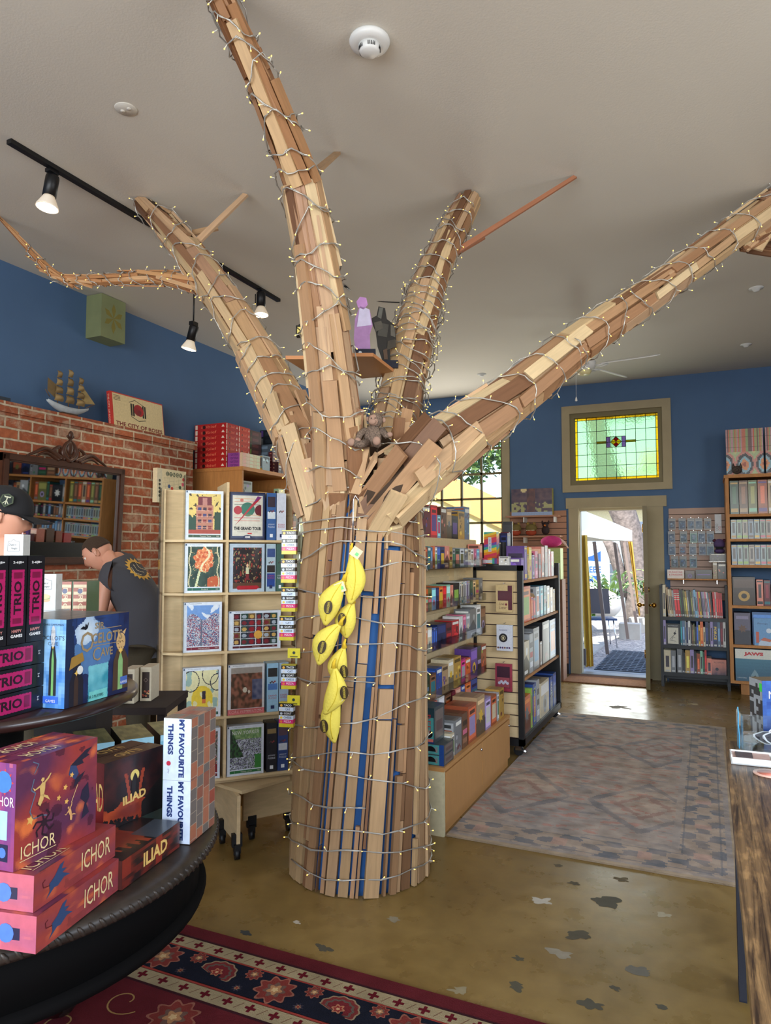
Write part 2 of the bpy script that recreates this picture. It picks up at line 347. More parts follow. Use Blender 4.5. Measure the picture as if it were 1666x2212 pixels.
# stained glass window above the door
q=MB(); trimframe(q,-1.54,-.45,2.35,3.26,.10,YB,.03,.1,.085); q.build('trim_2',M_trim,kind='structure')
w2=thing('window_2',None,None,(0,0,0),kind='structure')
q=MB(); q.bb(-1.54,YB,2.35,-1.49,YB+.08,3.26);q.bb(-.50,YB,2.35,-.45,YB+.08,3.26);q.bb(-1.49,YB,3.205,-.50,YB+.08,3.26);q.bb(-1.49,YB,2.35,-.50,YB+.08,2.41); q.build('window_frame',M_mull,w2)
def stained(name,col,rough=.25):
    m=bpy.data.materials.new(name); m.use_nodes=True; nt=m.node_tree; N=nt.nodes;K=nt.links;N.clear()
    o=N.new('ShaderNodeOutputMaterial'); a=N.new('ShaderNodeAttribute');a.attribute_name='Col'
    t=N.new('ShaderNodeBsdfTranslucent'); r=N.new('ShaderNodeBsdfRefraction'); r.inputs['IOR'].default_value=1.06; r.inputs['Roughness'].default_value=.18; tp=N.new('ShaderNodeBsdfTransparent')
    tc=N.new('ShaderNodeTexCoord'); vo=N.new('ShaderNodeTexNoise'); vo.inputs['Scale'].default_value=40; bp=N.new('ShaderNodeBump'); bp.inputs['Strength'].default_value=.5;bp.inputs['Distance'].default_value=.02
    K.new(tc.outputs['Object'],vo.inputs[0]);K.new(vo.outputs[0],bp.inputs['Height'])
    for s in (t,r): K.new(bp.outputs[0],s.inputs['Normal'])
    for s in (t,r,tp): K.new(a.outputs[0],s.inputs[0])
    m1=N.new('ShaderNodeMixShader');m1.inputs[0].default_value=.55;K.new(r.outputs[0],m1.inputs[1]);K.new(t.outputs[0],m1.inputs[2]);K.new(m1.outputs[0],o.inputs[0]); return m
M_st=stained('stained_glass',None)
q=MB(); x0,x1,z0,z1=-1.486,-.496,2.413,3.203; y=YB+.05
Y_=L(196,146,16);G_=L(156,194,134);bw=.03
nxx=8;nzz=5
q.face([(x0,y,z0),(x1,y,z0),(x1,y,z0+bw),(x0,y,z0+bw)],Y_);q.face([(x0,y,z1-bw),(x1,y,z1-bw),(x1,y,z1),(x0,y,z1)],Y_)
q.face([(x0,y,z0+bw),(x0+bw,y,z0+bw),(x0+bw,y,z1-bw),(x0,y,z1-bw)],Y_);q.face([(x1-bw,y,z0+bw),(x1,y,z0+bw),(x1,y,z1-bw),(x1-bw,y,z1-bw)],Y_)
gx=[x0+bw+i*(x1-x0-2*bw)/8 for i in range(9)];gz=[z0+bw+i*(z1-z0-2*bw)/5 for i in range(6)]
for i in range(8):
    for j in range(5):
        a,b_,c_,d=gx[i],gx[i+1],gz[j],gz[j+1]
        cc=G_
        q.face([(a,y,c_),(b_,y,c_),(b_,y,d),(a,y,d)],cc)
cx,cz=gx[4],gz[3]
cx=(gx[3]+gx[5])/2; u=.033; yy=y-.004
for dx,dz,cc in ((0,u,L(150,10,20)),(0,-u,L(150,10,20)),(-u,0,L(236,170,20)),(u,0,L(236,170,20))):
    q.face([(cx+dx,yy,cz+dz-u),(cx+dx+u,yy,cz+dz),(cx+dx,yy,cz+dz+u),(cx+dx-u,yy,cz+dz)],cc)
for s in (-1,1):
    q.face([(cx+s*.115,yy,cz-.066),(cx+s*.07,yy,cz-.066),(cx+s*.07,yy,cz+.066),(cx+s*.115,yy,cz+.066)],L(150,90,190))
    q.face([(cx+s*.115,yy,cz-.013),(cx+s*.235,yy,cz-.013),(cx+s*.235,yy,cz+.013),(cx+s*.115,yy,cz+.013)],Y_)
    for t in (-1,1): q.face([(cx+s*.07,yy,cz),(cx+s*.07,yy,cz+t*.066),(cx,yy,cz+t*.066)],L(235,245,250))
q.build('stained_panes',M_st,w2)
q=MB(); yl=y-.012
def lead(xa,za,xb,zb,r=.0035): q.cyl((xa,yl+.006,za),(xb,yl+.006,zb),r,n=6)
for x in gx+[x0,x1]: lead(x,z0,x,z1)
for z in gz+[z0,z1]: lead(x0,z,x1,z)
for s in (-1,1):
    for xx in (.115,.07): lead(cx+s*xx,cz-.066,cx+s*xx,cz+.066)
    for t in (-1,1): lead(cx+s*.115,cz+t*.066,cx,cz+t*.066); lead(cx+s*.115,cz+t*.013,cx+s*.235,cz+t*.013)
    for t in (-1,1): lead(cx+s*.066,cz,cx,cz+t*.066)
q.build('lead_came',mat('lead',L(38,40,38),rough=.5),w2)
# door: casing + open glazed door leaf swung in, seen edge-on
q=MB(); q.bb(-1.57,YB-.03,0,-1.45,YB,2.06);q.bb(-.65,YB-.03,0,-.46,YB,2.06);q.bb(-1.60,YB-.04,2.06,-.42,YB,2.19); q.bb(-1.46,YB,2.03,-.64,YB+.14,2.07); q.bb(-1.462,YB,0,-1.44,YB+.14,2.03);q.bb(-.66,YB,0,-.638,YB+.14,2.03)
q.build('trim_3',M_trim,kind='structure')
q=MB(); q.bb(-1.46,YB-.02,0,-.64,YB+.16,.018); q.build('trim_4',mat('aluminium_threshold',L(150,150,148),rough=.35,metal=.8),kind='structure')
dr=thing('door_1',None,None,(-.665,YB-.035,0),R(-86),kind='structure')
q=MB(); M_door=mat('olive_door_paint',L(112,98,58),rough=.45,noise_amt=.1,nscale=8)
W_=.78;t=.022
q.bb(0,-t,.02,.11,t,2.02);q.bb(W_-.11,-t,.02,W_,t,2.02);q.bb(.11,-t,.02,W_-.11,t,.24);q.bb(.11,-t,1.90,W_-.11,t,2.02);q.bb(.11,-t,.24,W_-.11,t,.26)
for z in (.58,.92,1.25,1.58): q.bb(.11,-t*.8,z,W_-.11,t*.8,z+.025)
for x in (.3,.49): q.bb(x,-t*.8,.24,x+.02,t*.8,1.9)
q.build('door_leaf',M_door,dr)
q=MB(); q.bb(.11,-.003,.24,W_-.11,.003,1.9); q.build('door_glass',M_glass,dr)
M_brass=mat('brass',L(190,140,60),rough=.25,metal=1)
q=MB()
for s in (-1,1):
    q.cyl((W_-.06,s*.02,.93),(W_-.06,s*.06,.93),.012,n=12); q.ball((W_-.06,s*.075,.93),.028,14,10)
    q.cyl((W_-.06,s*.02,1.10),(W_-.06,s*.032,1.10),.028,n=16)
q.build('door_knob',M_brass,dr)
q=MB(); q.box((W_,0,.95),(.004,.03,.22)); q.box((W_,0,1.1),(.004,.03,.07)); q.build('lock_plate',mat('worn_steel',L(90,70,55),rough=.5,metal=.6),dr)
for z in (.3,1.1,1.8):
    q=MB(); q.cyl((-.004,-.03,z-.05),(-.004,-.03,z+.05),.008,n=10); q.box((.02,-.0235,z),(.05,.003,.09)); q.build('hinge',M_brass,dr)
# slatwalls either side of the door
M_slatp=mat('terracotta_slatwall',L(176,128,100),rough=.55,noise_amt=.05,nscale=4); M_slatpk=mat('pink_beige_slatwall',L(186,156,142),rough=.55,noise_amt=.04,nscale=4)
M_groove=mat('groove_shadow_strip',L(70,48,40),rough=.8)
def slat(q,x0,x1,z0,z1,y,ph,t=.018,gv=.008):
    n=int(round((z1-z0)/ph)); ph=(z1-z0)/n
    for i in range(n): q.bb(x0,y-t,z0+i*ph+gv,x1,y,z0+(i+1)*ph,mat=0)
    q.bb(x0,y-t*.35,z0,x1,y,z1,mat=1)
q=MB(); slat(q,-2.32,-1.60,.12,2.04,YB,.076); q.build('trim_5',[M_slatp,M_groove],kind='structure')
q=MB(); slat(q,-.40,.22,.95,2.03,YB,.078); q.build('trim_6',[M_slatpk,M_groove],kind='structure')
M_bb=mat('dark_baseboard',L(44,40,40),rough=.6)
q=MB(); q.bb(XL,YB-.02,0,-1.60,YB,.12); q.build('baseboard_back',M_bb,kind='structure')
q=MB(); q.bb(-.44,YB-.02,0,XR,YB,.12); q.build('baseboard_rear',M_bb,kind='structure')
q=MB(); q.bb(XL,YF,0,XL+.02,2.6,.12); q.bb(XL,5.3,0,XL+.02,YB-.02,.12); q.build('baseboard_left',M_bb,kind='structure')
q=MB(); q.bb(XR-.02,YF,0,XR,YB-.02,.12); q.build('baseboard_right',M_bb,kind='structure')
# brick chimney breast
m=mat('old_red_brick',rough=.85); nt,N,K,b=nodes(m); tc=[q_ for q_ in N if q_.type=='TEX_COORD'][0]; M_brick=m
mp=N.new('ShaderNodeMapping'); mp.inputs['Rotation'].default_value=(R(90),0,R(90)); 
sx=N.new('ShaderNodeSeparateXYZ'); K.new(tc.outputs['Object'],sx.inputs[0]); cb=N.new('ShaderNodeCombineXYZ')
ad=N.new('ShaderNodeMath');ad.operation='ADD';K.new(sx.outputs[0],ad.inputs[0]);K.new(sx.outputs[1],ad.inputs[1]); K.new(ad.outputs[0],cb.inputs[0]);K.new(sx.outputs[2],cb.inputs[1])
wob=ntex(9,3); vm=N.new('ShaderNodeVectorMath');vm.operation='SCALE';vm.inputs['Scale'].default_value=.012; K.new(wob.outputs['Color'],vm.inputs[0]); va=N.new('ShaderNodeVectorMath');va.operation='ADD';K.new(cb.outputs[0],va.inputs[0]);K.new(vm.outputs[0],va.inputs[1])
br=N.new('ShaderNodeTexBrick'); K.new(va.outputs[0],br.inputs['Vector']); br.inputs['Scale'].default_value=1; br.inputs['Brick Width'].default_value=.218; br.inputs['Row Height'].default_value=.0765; br.inputs['Mortar Size'].default_value=.0085; br.inputs['Mortar Smooth'].default_value=.25
br.inputs['Color1'].default_value=L(172,96,62); br.inputs['Color2'].default_value=L(140,72,50); br.inputs['Mortar'].default_value=L(200,182,158); br.inputs['Bias'].default_value=-.1
wash=ramp(ntex(7,9,.6,.72).outputs[0],[(.50,(0,0,0,1)),(.62,(1,1,1,1))]).outputs[0]
wm=mixn(.55,(0,0,0,1),wash); cc=mixn(wm,br.outputs[0],L(196,176,152)); var=ramp(ntex(26,6).outputs[0],[(.3,L(200,195,190)),(.7,L(255,255,255))]).outputs[0]
K.new(mixn(.8,cc,var,'MULTIPLY'),b.inputs['Base Color'])
bp=N.new('ShaderNodeBump');bp.inputs['Strength'].default_value=.9;bp.inputs['Distance'].default_value=.006;bp.invert=True;K.new(br.outputs['Fac'],bp.inputs['Height']);K.new(bp.outputs[0],b.inputs['Normal'])
q=MB(); q.bb(XL,2.2,0,-4.38,5.24,2.47); q.bb(XL,2.2,2.47,-4.355,5.265,2.545); q.build('trim_7',M_brick,kind='structure')
# ================= OUTSIDE =================
M_concrete=mat('patio_concrete',L(150,150,146),rough=.9,noise_amt=.2,nscale=3)
m=mat('patio_gravel',L(140,138,136),rough=.95); nt,N,K,b=nodes(m); tc=[q_ for q_ in N if q_.type=='TEX_COORD'][0]
vo=N.new('ShaderNodeTexVoronoi');vo.inputs['Scale'].default_value=28;K.new(tc.outputs['Object'],vo.inputs[0]); K.new(ramp(vo.outputs['Color'],[(0,L(96,96,100)),(1,L(176,172,166))]).outputs[0],b.inputs['Base Color'])
bp=N.new('ShaderNodeBump');bp.inputs['Distance'].default_value=.02;bp.invert=True;K.new(vo.outputs[0],bp.inputs['Height']);K.new(bp.outputs[0],b.inputs['Normal']); M_gravel=m
q=MB(); q.bb(-14,YB+.16,-.2,8,30,-.06); q.build('gravel_yard',M_gravel,kind='structure')
q=MB(); q.bb(-6,YB+.16,-.1,-1.62,13.2,-.03); q.bb(-1.62,YB+.16,-.1,1,YB+.62,-.03); q.build('patio_slab',M_concrete,kind='structure')
q=MB(); 
for i in range(14): q.bb(-1.40,9.75+i*.15,-.055,.2,9.75+i*.15+.03,-.035)
for i in range(20): q.bb(-1.40+i*.08,9.75,-.058,-1.40+i*.08+.02,11.85,-.04)
for i in range(30): q.bb(-1.40,9.75+i*.07,-.057,.2,9.75+i*.07+.012,-.038)
tag(q.build('drain_grate_mat',mat('dark_rubber_grid',L(74,82,92),rough=.6)),'dark rubber grid mat on the ground outside the open door','mat')
# fence
M_fence=mat('grey_blue_fence_boards',L(126,140,152),rough=.8,noise_amt=.12,nscale=4)
f=thing('board_fence','weathered grey-blue horizontal board fence behind the patio','fence',(0,0,0))
q=MB()
for i in range(9): q.bb(-13,18.3,-.05+i*.26,6,18.34,-.05+i*.26+.245)
q.build('fence_boards',M_fence,f)
for x in (-2.9,-.6,1.6,-5.2,-7.5):
    q=MB(); q.bb(x-.07,18.2,-.06,x+.07,18.3,2.35); q.build('fence_post',mat('reddish_post',L(132,92,70),rough=.8),f)
# patio tree
q=MB(); rows=[]; rnd=random.Random(3)
M_bark=mat('grey_bark',L(96,88,84),rough=.95,noise_amt=.5,nscale=14,bump=(1.,24))
path=[at(1395,1330,wy=16.5)+Vector((.1,0,-.6)),at(1385,1330,wy=16.5),at(1375,1230,wy=16.5),at(1362,1150,wy=16.5),at(1340,1090,wy=16.5),at(1315,1020,wy=16.5),at(1290,900,wy=16.5)]
q.tube(path,[.42,.33,.25,.26,.29,.26,.2],14)
q.tube([at(1352,1290,wy=16.4),at(1340,1240,wy=16.4),at(1322,1180,wy=16.3),at(1305,1165,wy=16.3)],[.1,.12,.14,.05],10)
tr=q.build('tree_trunk',M_bark); 
pt=thing('patio_tree','mottled grey-barked tree leaning over the patio fence, seen through the open door','tree',(0,0,0)); tr.parent=pt; tr.name='trunk'
M_leaf=mat('leaves',attr=True,rough=.6)
def leaves(q,c,r,n,sz,cols,rnd):
    for i in range(n):
        v=Vector((rnd.gauss(0,1),rnd.gauss(0,1),rnd.gauss(0,1))); v.normalize(); v*=r*rnd.random()**.4
        p=Vector(c)+Vector((v.x,v.y,v.z*.7)); a=Vector((rnd.gauss(0,1),rnd.gauss(0,1),rnd.gauss(0,.6))).normalized(); b_=a.cross(Vector((rnd.random(),rnd.random(),rnd.random()))).normalized()
        s=sz*(.6+rnd.random()); q.face([p-a*s,p+b_*s*.45,p+a*s,p-b_*s*.45],rnd.choice(cols))
q=MB(); LC=[L(52,84,40),L(80,118,52),L(104,140,66),L(38,66,38),L(130,160,90)]
leaves(q,(-1.5,16.9,5.4),1.4,1900,.09,LC,rnd)
q.build('foliage',M_leaf,pt)
q=MB(); leaves(q,(-6.4,17.9,4.75),2.2,7500,.085,LC,rnd); leaves(q,(-8.4,17.2,4.1),1.4,2000,.07,LC,rnd)
lt_=thing('leafy_tree','leafy green tree seen through the upper panes of the rear window','tree',(0,0,0)); q.build('crown',M_leaf,lt_)
q=MB(); q.tube([(-6.6,17.6,-.06),(-6.5,17.7,1.8),(-6.4,17.8,3.4),(-6.4,17.9,4.6)],[.22,.17,.14,.08],12); q.build('trunk',M_bark,lt_)
def fern(loc,r,n,label,seed):
    rnd=random.Random(seed); q=MB()
    for i in range(n):
        a=2*math.pi*i/n+rnd.random()*.4; ln_=r*(.7+.5*rnd.random()); up=.55+.5*rnd.random(); cc=rnd.choice(LC); pr=None
        for k in range(9):
            t=k/8; p=Vector((math.cos(a)*ln_*t,math.sin(a)*ln_*t,ln_*up*math.sin(t*2.3))); w=.1*r*math.sin(math.pi*min(t+.12,1))+.01
            o=Vector((-math.sin(a),math.cos(a),0))*w
            if pr: 
                for s in (-1,1): q.face([pr,pr+(o*s)+Vector((0,0,-.02)),p+Vector((0,0,0))],cc); 
            pr=p
    q.build('fern',M_leaf,loc=loc,label=label,cat='fern',group=None)
fern(at(1318,1312,wy=15.0),.75,26,'large green fern at the foot of the patio tree, behind the plastic chair',1)
fern(at(1282,1330,wy=13.6),.5,22,'green fern beside the white rock on the patio, left side of the doorway view',2)
fern(at(1404,1310,wy=15.0),.5,20,'green fern to the right of the patio tree, near the door edge',3)
q=MB(); rows=[]; q.ball((0,0,.12),(.42,.3,.3),12,8); q.build('rock',mat('pale_boulder',L(190,186,180),rough=.9,bump=(.8,6)),loc=at(1296,1318,wy=14.4),label='pale rounded boulder among the ferns on the patio',cat='rock')
# canopy tents
M_canv=mat('white_canopy_cloth',L(236,232,216),rough=.9); M_canv.node_tree.nodes['Principled BSDF'].inputs['Transmission Weight'].default_value=0
M_ycl=mat('yellow_canopy_cloth',L(206,164,62),rough=.85)
M_ocl=mat('orange_canopy_cloth',L(214,140,82),rough=.9)
M_post=mat('brown_metal_post',L(104,92,86),rough=.5)
tn=thing('canopy_tent','cream cloth canopy tent on brown metal posts outside the open door','canopy',(0,0,0))
q=MB()
c1=at(1254,1100,wy=10.4);c0=at(1252,1155,wy=10.4)+Vector((-.06,0,0)); e1=at(1366,1146,wy=13.2);e0=at(1366,1168,wy=13.2)
mid=[at(1310,1122,wy=11.8),at(1310,1166,wy=11.8)]
back=Vector((-.95,0,.03)); pk=Vector((-3.6,1.2,.75))
q.face([c1,mid[0],mid[0]+back,c1+back]); q.face([mid[0],e1,e1+back,mid[0]+back])
q.face([c0,mid[1],mid[0],c1]); q.face([mid[1],e0,e1,mid[0]]); q.face([e0,e0+Vector((-.9,0,0)),e1+Vector((-.9,0,0)),e1])
q.build('canopy_cloth',M_canv,tn)
for (px,py,wy_,tp) in ((1313,1413,None,1170),(1357,1380,None,1172),(1378,1366,None,1172)):
    b_=at(px,py,z=-.03); top=at(px-29,tp,wy=b_.y); q=MB(); q.box((b_+top)/2,(.05,.05,(top-b_).length),(top-b_).to_track_quat('Z','Y').to_matrix()); q.build('canopy_post',M_post,tn)
for px,py in ((1362,1376),(1381,1362)):
    b_=at(px,py,z=-.03); q=MB(); q.bb(-.18,-.15,-.05,.18,.15,.25); q.build('concrete_block',M_concrete,loc=b_,label='grey concrete block weighting the canopy post '+('nearer the doorway' if py>1370 else 'farther back by the yellow cloth'),cat='concrete block',group=None)
def cloth(pts0,pts1,name,label,wob=.03):
    q=MB();rows=[]
    for k in range(13):
        t=k/12;a=[];
        for j in range(15):
            s=j/14; p=pts0[0].lerp(pts0[1],s).lerp(pts1[0].lerp(pts1[1],s),t); a.append(p+Vector((0,wob*math.sin(s*14+t*2),0)))
        rows.append(a)
    q.grid(rows,closed=False); tag(q.build(name,M_ycl),label,'cloth')
cloth((at(1250,1156,wy=10.05),at(1268,1156,wy=10.05)),(at(1264,1440,wy=10.05),at(1283,1440,wy=10.05)),'gathered_drape','yellow drape tied down beside the near canopy post, left in the doorway')
cloth((at(1357,1170,wy=12.9),at(1366,1170,wy=12.9)),(at(1380,1330,wy=12.9),at(1384,1330,wy=12.9)),'gathered_drape','thin yellow drape hanging down at the far canopy corner')
q=MB(); b_=at(1271,1444,z=-.03); q.box(b_+Vector((-.05,.05,.14)),(.035,.035,.22)); q.build('canopy_post',M_post,tn)
# chair on patio
ch=thing('patio_chair','dark blue plastic chair with thin metal legs on the patio','chair',at(1297,1395,z=-.03),R(200))
q=MB(); q.box((0,0,.45),(.46,.44,.03)); q.build('seat',mat('navy_plastic',L(46,66,100),rough=.4),ch)
q=MB(); q.box((0,-.22,.72),(.42,.03,.42),RX(R(12))); q.build('backrest',mat('dark_plastic',L(44,46,54),rough=.4),ch)
for sx_ in (-1,1):
    for sy in (-1,1):
        q=MB(); q.cyl((sx_*.18,sy*.17,.44),(sx_*.22,sy*.22,0),.01,n=8); q.build('leg',M_chrome,ch)
# sign on fence
sg=thing('painted_sign','white and blue painted sign hanging on the fence, left in the doorway view','sign',at(1272,1225,wy=18.1),0)
q=MB(); q.box((0,0,0),(1.0,.05,1.15),col=L(216,220,214)); fr=Fr((-.5,-.026,-.575),(1,0,0),(0,0,1),1.0,1.15)
q.rc(fr,.1,.1,.9,.9,L(176,206,220),1); q.tx(fr,'STREBE',.5,.45,.14,L(20,70,130),3,w=.6,bold=.03)
q.pg(fr,[(.25,.65),(.6,.75),(.8,.85),(.8,.62)],L(20,70,130),3); q.pg(fr,[(.2,.25),(.5,.33),(.8,.3),(.75,.2),(.3,.18)],L(20,70,130),3)
q.build('sign_board',M_matte,sg)
q=MB(); q.lathe([(.001,-.01),(.45,-.01),(.45,.01),(.001,.01)],n=24,M=RX(R(90))); q.build('oval_sign',mat('pale_oval_board',L(200,206,204),rough=.7),loc=at(1396,1210,wy=18.26),label='pale oval board on the fence, partly hidden by the door edge',cat='sign')
# neighbour house above the fence
h=thing('neighbour_house','cream house with a railed porch beyond the patio fence','house',(0,0,0))
q=MB(); q.bb(-3.4,22,0,6,26,3.0,col=L(206,196,160)); q.bb(-3.4,21.4,2.9,6,26,3.05,col=L(230,226,210)); q.bb(-1.6,21.4,3.9,6,22,4.3,col=L(210,206,190)); q.build('wall',M_matte,h)
q=MB()
for i in range(30): q.bb(-2.4+i*.12,21.5,3.05,-2.36+i*.12,21.53,3.75,col=L(196,176,130))
q.bb(-2.4,21.48,3.75,1.4,21.56,3.82,col=L(206,190,150)); q.build('railing',M_matte,h)
# canopies seen through the rear window
cn=thing('peaked_canopy','orange and yellow peaked canopy seen through the rear window','canopy',(0,0,0))
q=MB(); X0,X1=-6.6,-3.2; yb=12.2
p0=Vector((-7.2,yb,2.1));p1=Vector((-4.9,yb,3.25));p2=Vector((-2.7,yb,2.15)); dz=Vector((0,0,-.5)); bk=Vector((-.8,3,0))
q.face([p0,p1,p1+bk,p0+bk]);q.face([p1,p2,p2+bk,p1+bk])
q.face([p0+dz,p1+dz*1.1,p1,p0]);q.face([p1+dz*1.1,p2+dz,p2,p1]); q.build('canopy_cloth',M_ocl,cn)
q=MB(); q.face([p0+dz+Vector((0,.1,0)),p2+dz+Vector((0,.1,0)),p1+Vector((0,.1,-.5))]); q.face([p0+dz+Vector((0,.1,0)),p0+Vector((0,.1,-1.0)),p2+Vector((0,.1,-1.0)),p2+dz+Vector((0,.1,0))]); q.build('canopy_lining',mat('pale_yellow_lining',L(226,206,130),rough=.9),cn)
q=MB()
for x in (-6.6,-5.2,-3.1): q.bb(x-.03,yb+.05,-.05,x+.03,yb+.1,2.2)
q.cyl((-5.2,yb+.08,1.5),(-4.2,yb+.08,2.3),.025,n=6); q.cyl((-5.2,yb+.08,1.9),(-6.0,yb+.08,2.4),.025,n=6); q.build('canopy_pole',M_post,cn)
# ================= PLANK TREE =================
rnd=random.Random(11)
TC=Vector((-1.556,3.12,0))
WC=[L(190,158,119),L(199,170,131),L(180,145,108),L(205,178,137),L(170,133,99),L(194,159,124),L(185,153,120),L(137,99,71),L(114,80,57),L(154,115,83),L(209,185,146),L(181,149,119),L(168,131,104)]
tree=thing('plank_tree','tall tree sculpture of overlapping scrap-wood planks, trunk on floor and branches to ceiling','tree sculpture',(0,0,0))
def catmull(pts,n=8):
    P=[Vector(p) for p in pts]; out=[]
    for i in range(len(P)-1):
        a=P[max(i-1,0)];b=P[i];c=P[i+1];d=P[min(i+2,len(P)-1)]
        for k in range(n):
            t=k/n; out.append(.5*((2*b)+(c-a)*t+(2*a-5*b+4*c-d)*t*t+(3*b-a-3*c+d)*t*t*t))
    out.append(P[-1]); return out
class Path:
    def __init__(s,pts,radii):
        s.p=catmull(pts); n=8; s.r=[]
        for i in range(len(radii)-1):
            for k in range(n): s.r.append(radii[i]+(radii[i+1]-radii[i])*k/n)
        s.r.append(radii[-1]); s.l=[0]
        for a,b in zip(s.p,s.p[1:]): s.l.append(s.l[-1]+(b-a).length)
        s.L=s.l[-1]; s.fr=[];u=None
        for i,p in enumerate(s.p):
            t=(s.p[min(i+1,len(s.p)-1)]-s.p[max(i-1,0)]).normalized()
            if u is None: u=t.cross(Vector((0,1,0))).normalized()
            else: u=(u-t*u.dot(t)).normalized()
            s.fr.append((t,u,t.cross(u)))
    def at(s,d):
        d=min(max(d,0),s.L-1e-5); i=0
        while i<len(s.l)-2 and s.l[i+1]<d: i+=1
        k=(d-s.l[i])/max(s.l[i+1]-s.l[i],1e-6); f=s.fr[i];g=s.fr[i+1]
        t=(f[0]*(1-k)+g[0]*k).normalized();u=(f[1]*(1-k)+g[1]*k);u=(u-t*u.dot(t)).normalized()
        return s.p[i].lerp(s.p[i+1],k),s.r[i]*(1-k)+s.r[i+1]*k,t,u,t.cross(u)
def plank(q,a,b,nrm,w,th,col):
    t=(b-a);ln_=t.length;t.normalize();x=t.cross(nrm).normalized();y=x.cross(t)*-1
    M=Matrix((x,y,t)).transposed(); n0=len(q.v); q.box((a+b)/2,(w,th,ln_),M,col,0,uvl=rnd.random()*30)
    for k in range(n0,len(q.v)):
        if q.v[k][2]>CH-.004: 
            v=q.v[k]; q.v[k]=(v[0],v[1],CH-.004)
def clad(q,path,d0,d1,wp=.052,lmin=.3,lmax=.75,layers=2,dens=1.,cols=WC,skew=.09,th=.016):
    for ly in range(layers):
        d=d0-rnd.random()*.2
        nrow=0
        P,r,t,u,w=path.at((d0+d1)/2); n=max(5,int(2*math.pi*r*1.08/wp))
        for k in range(n):
            ph=2*math.pi*(k+.5*ly+rnd.random()*.25)/n; d=d0-rnd.random()*.25
            while d<d1-.05:
                ln_=lmin+(lmax-lmin)*rnd.random(); e=min(d+ln_,d1+.02*rnd.random()); dd=max(d,d0)
                if rnd.random()<dens or ly==0:
                    A=path.at(dd);B_=path.at(e); dph=(rnd.random()-.5)*skew*2; off=ly*th*.95+rnd.random()*.009+(.009 if rnd.random()<.25 else 0)
                    ra=A[3]*math.cos(ph)+A[4]*math.sin(ph); rb=B_[3]*math.cos(ph+dph)+B_[4]*math.sin(ph+dph)
                    fa=A[1]-layers*th; fb=B_[1]-layers*th
                    m_=path.at((dd+e)/2); rm=m_[3]*math.cos(ph)+m_[4]*math.sin(ph); sag=((m_[0]+rm*(m_[1]-layers*th))-((A[0]+ra*fa)+(B_[0]+rb*fb))/2)
                    ww=2*math.pi*m_[1]/n*(.70+.36*rnd.random()); ww=min(ww,.08)
                    plank(q,A[0]+ra*(fa+off)+sag*.7,B_[0]+rb*(fb+off)+sag*.7,(ra+rb)/2,ww,th*(.8+.5*rnd.random()),rnd.choice(cols))
                d=e+.004+(.03 if rnd.random()<.12 else 0)
def core(q,path,k=.8,d0=0,d1=None,col=L(64,48,36)):
    rows=[]
    for i,p in enumerate(path.p):
        if d1 and path.l[i]>d1: break
        t,u,w=path.fr[i]; rows.append([p+(u*math.cos(a)+w*math.sin(a))*(path.r[i]*k-.012) for a in [2*math.pi*j/12 for j in range(12)]])
    for r in rows:
        for p in r:
            if p.z>CH-.006: p.z=CH-.006
    q.grid(rows,col,1,caps=True)
M_core=mat('dark_inner_frame',attr=True,rough=.9)
paths={}
BR=dict(
 A=[(736,1120,3.46,.15),(738,1040,3.34,.15),(733,950,3.25,.128),(714,800,3.15,.108),(697,640,3.06,.098),(668,480,2.96,.088),(640,370,2.88,.078),(590,230,2.76,.06),(522,90,2.66,.052),(452,-62,2.57,.045)],
 B=[(705,1120,3.5,.15),(690,1040,3.42,.15),(652,950,3.5,.13),(600,850,3.62,.112),(525,710,3.82,.1),(462,620,3.98,.092),(392,525,4.14,.085),(312,436,4.27,.075)],
 C=[(835,1120,3.62,.15),(838,1000,3.72,.15),(860,880,3.82,.125),(893,740,3.9,.115),(925,620,4.0,.095),(968,520,4.08,.085),(1013,428,4.2,.07)],
 D=[(800,1150,3.46,.17),(822,1085,3.3,.175),(885,1018,3.26,.165),(985,945,3.38,.145),(1110,858,3.52,.122),(1250,742,3.7,.105),(1400,640,3.86,.092),(1555,525,4.0,.085),(1740,395,4.1,.1)],
 S=[(462,632,4.0,.05),(380,604,4.1,.042),(300,601,4.2,.034),(200,604,4.3,.03),(128,600,4.35,.024),(62,536,4.4,.015),(-2,466,4.46,.008)])
for k,v in BR.items(): paths[k]=Path([at(x,y,d=d) for x,y,d,r in v],[r for *_,r in v])
names=dict(A='thick branch rising to the upper left corner',B='branch leaning left to ceiling',C='branch leaning away behind the stuffed monkey',D='long branch reaching right',S='thin crooked side branch at far left')
PAL=dict(A=WC,B=WC,C=WC,D=WC,S=[L(196,148,102),L(182,130,86),L(206,164,120),L(160,108,70)])
for k,p in paths.items():
    q=MB(); core(q,p)
    if k=='S': clad(q,p,0,p.L,.022,.2,.5,2,.8,PAL[k],.2,.008)
    elif k=='A':
        core(q,p); clad(q,p,.1,p.L*.66,.064,.3,.7); clad(q,p,p.L*.66,p.L,.042,.35,.75,2,.7,[L(140,98,62),L(122,80,48),L(164,122,84),L(196,162,120),L(150,106,68)])
    else: clad(q,p,.05,p.L,.064,.26,.7)
    tag(q.build('branch',[M_plank,M_core],tree),names[k])
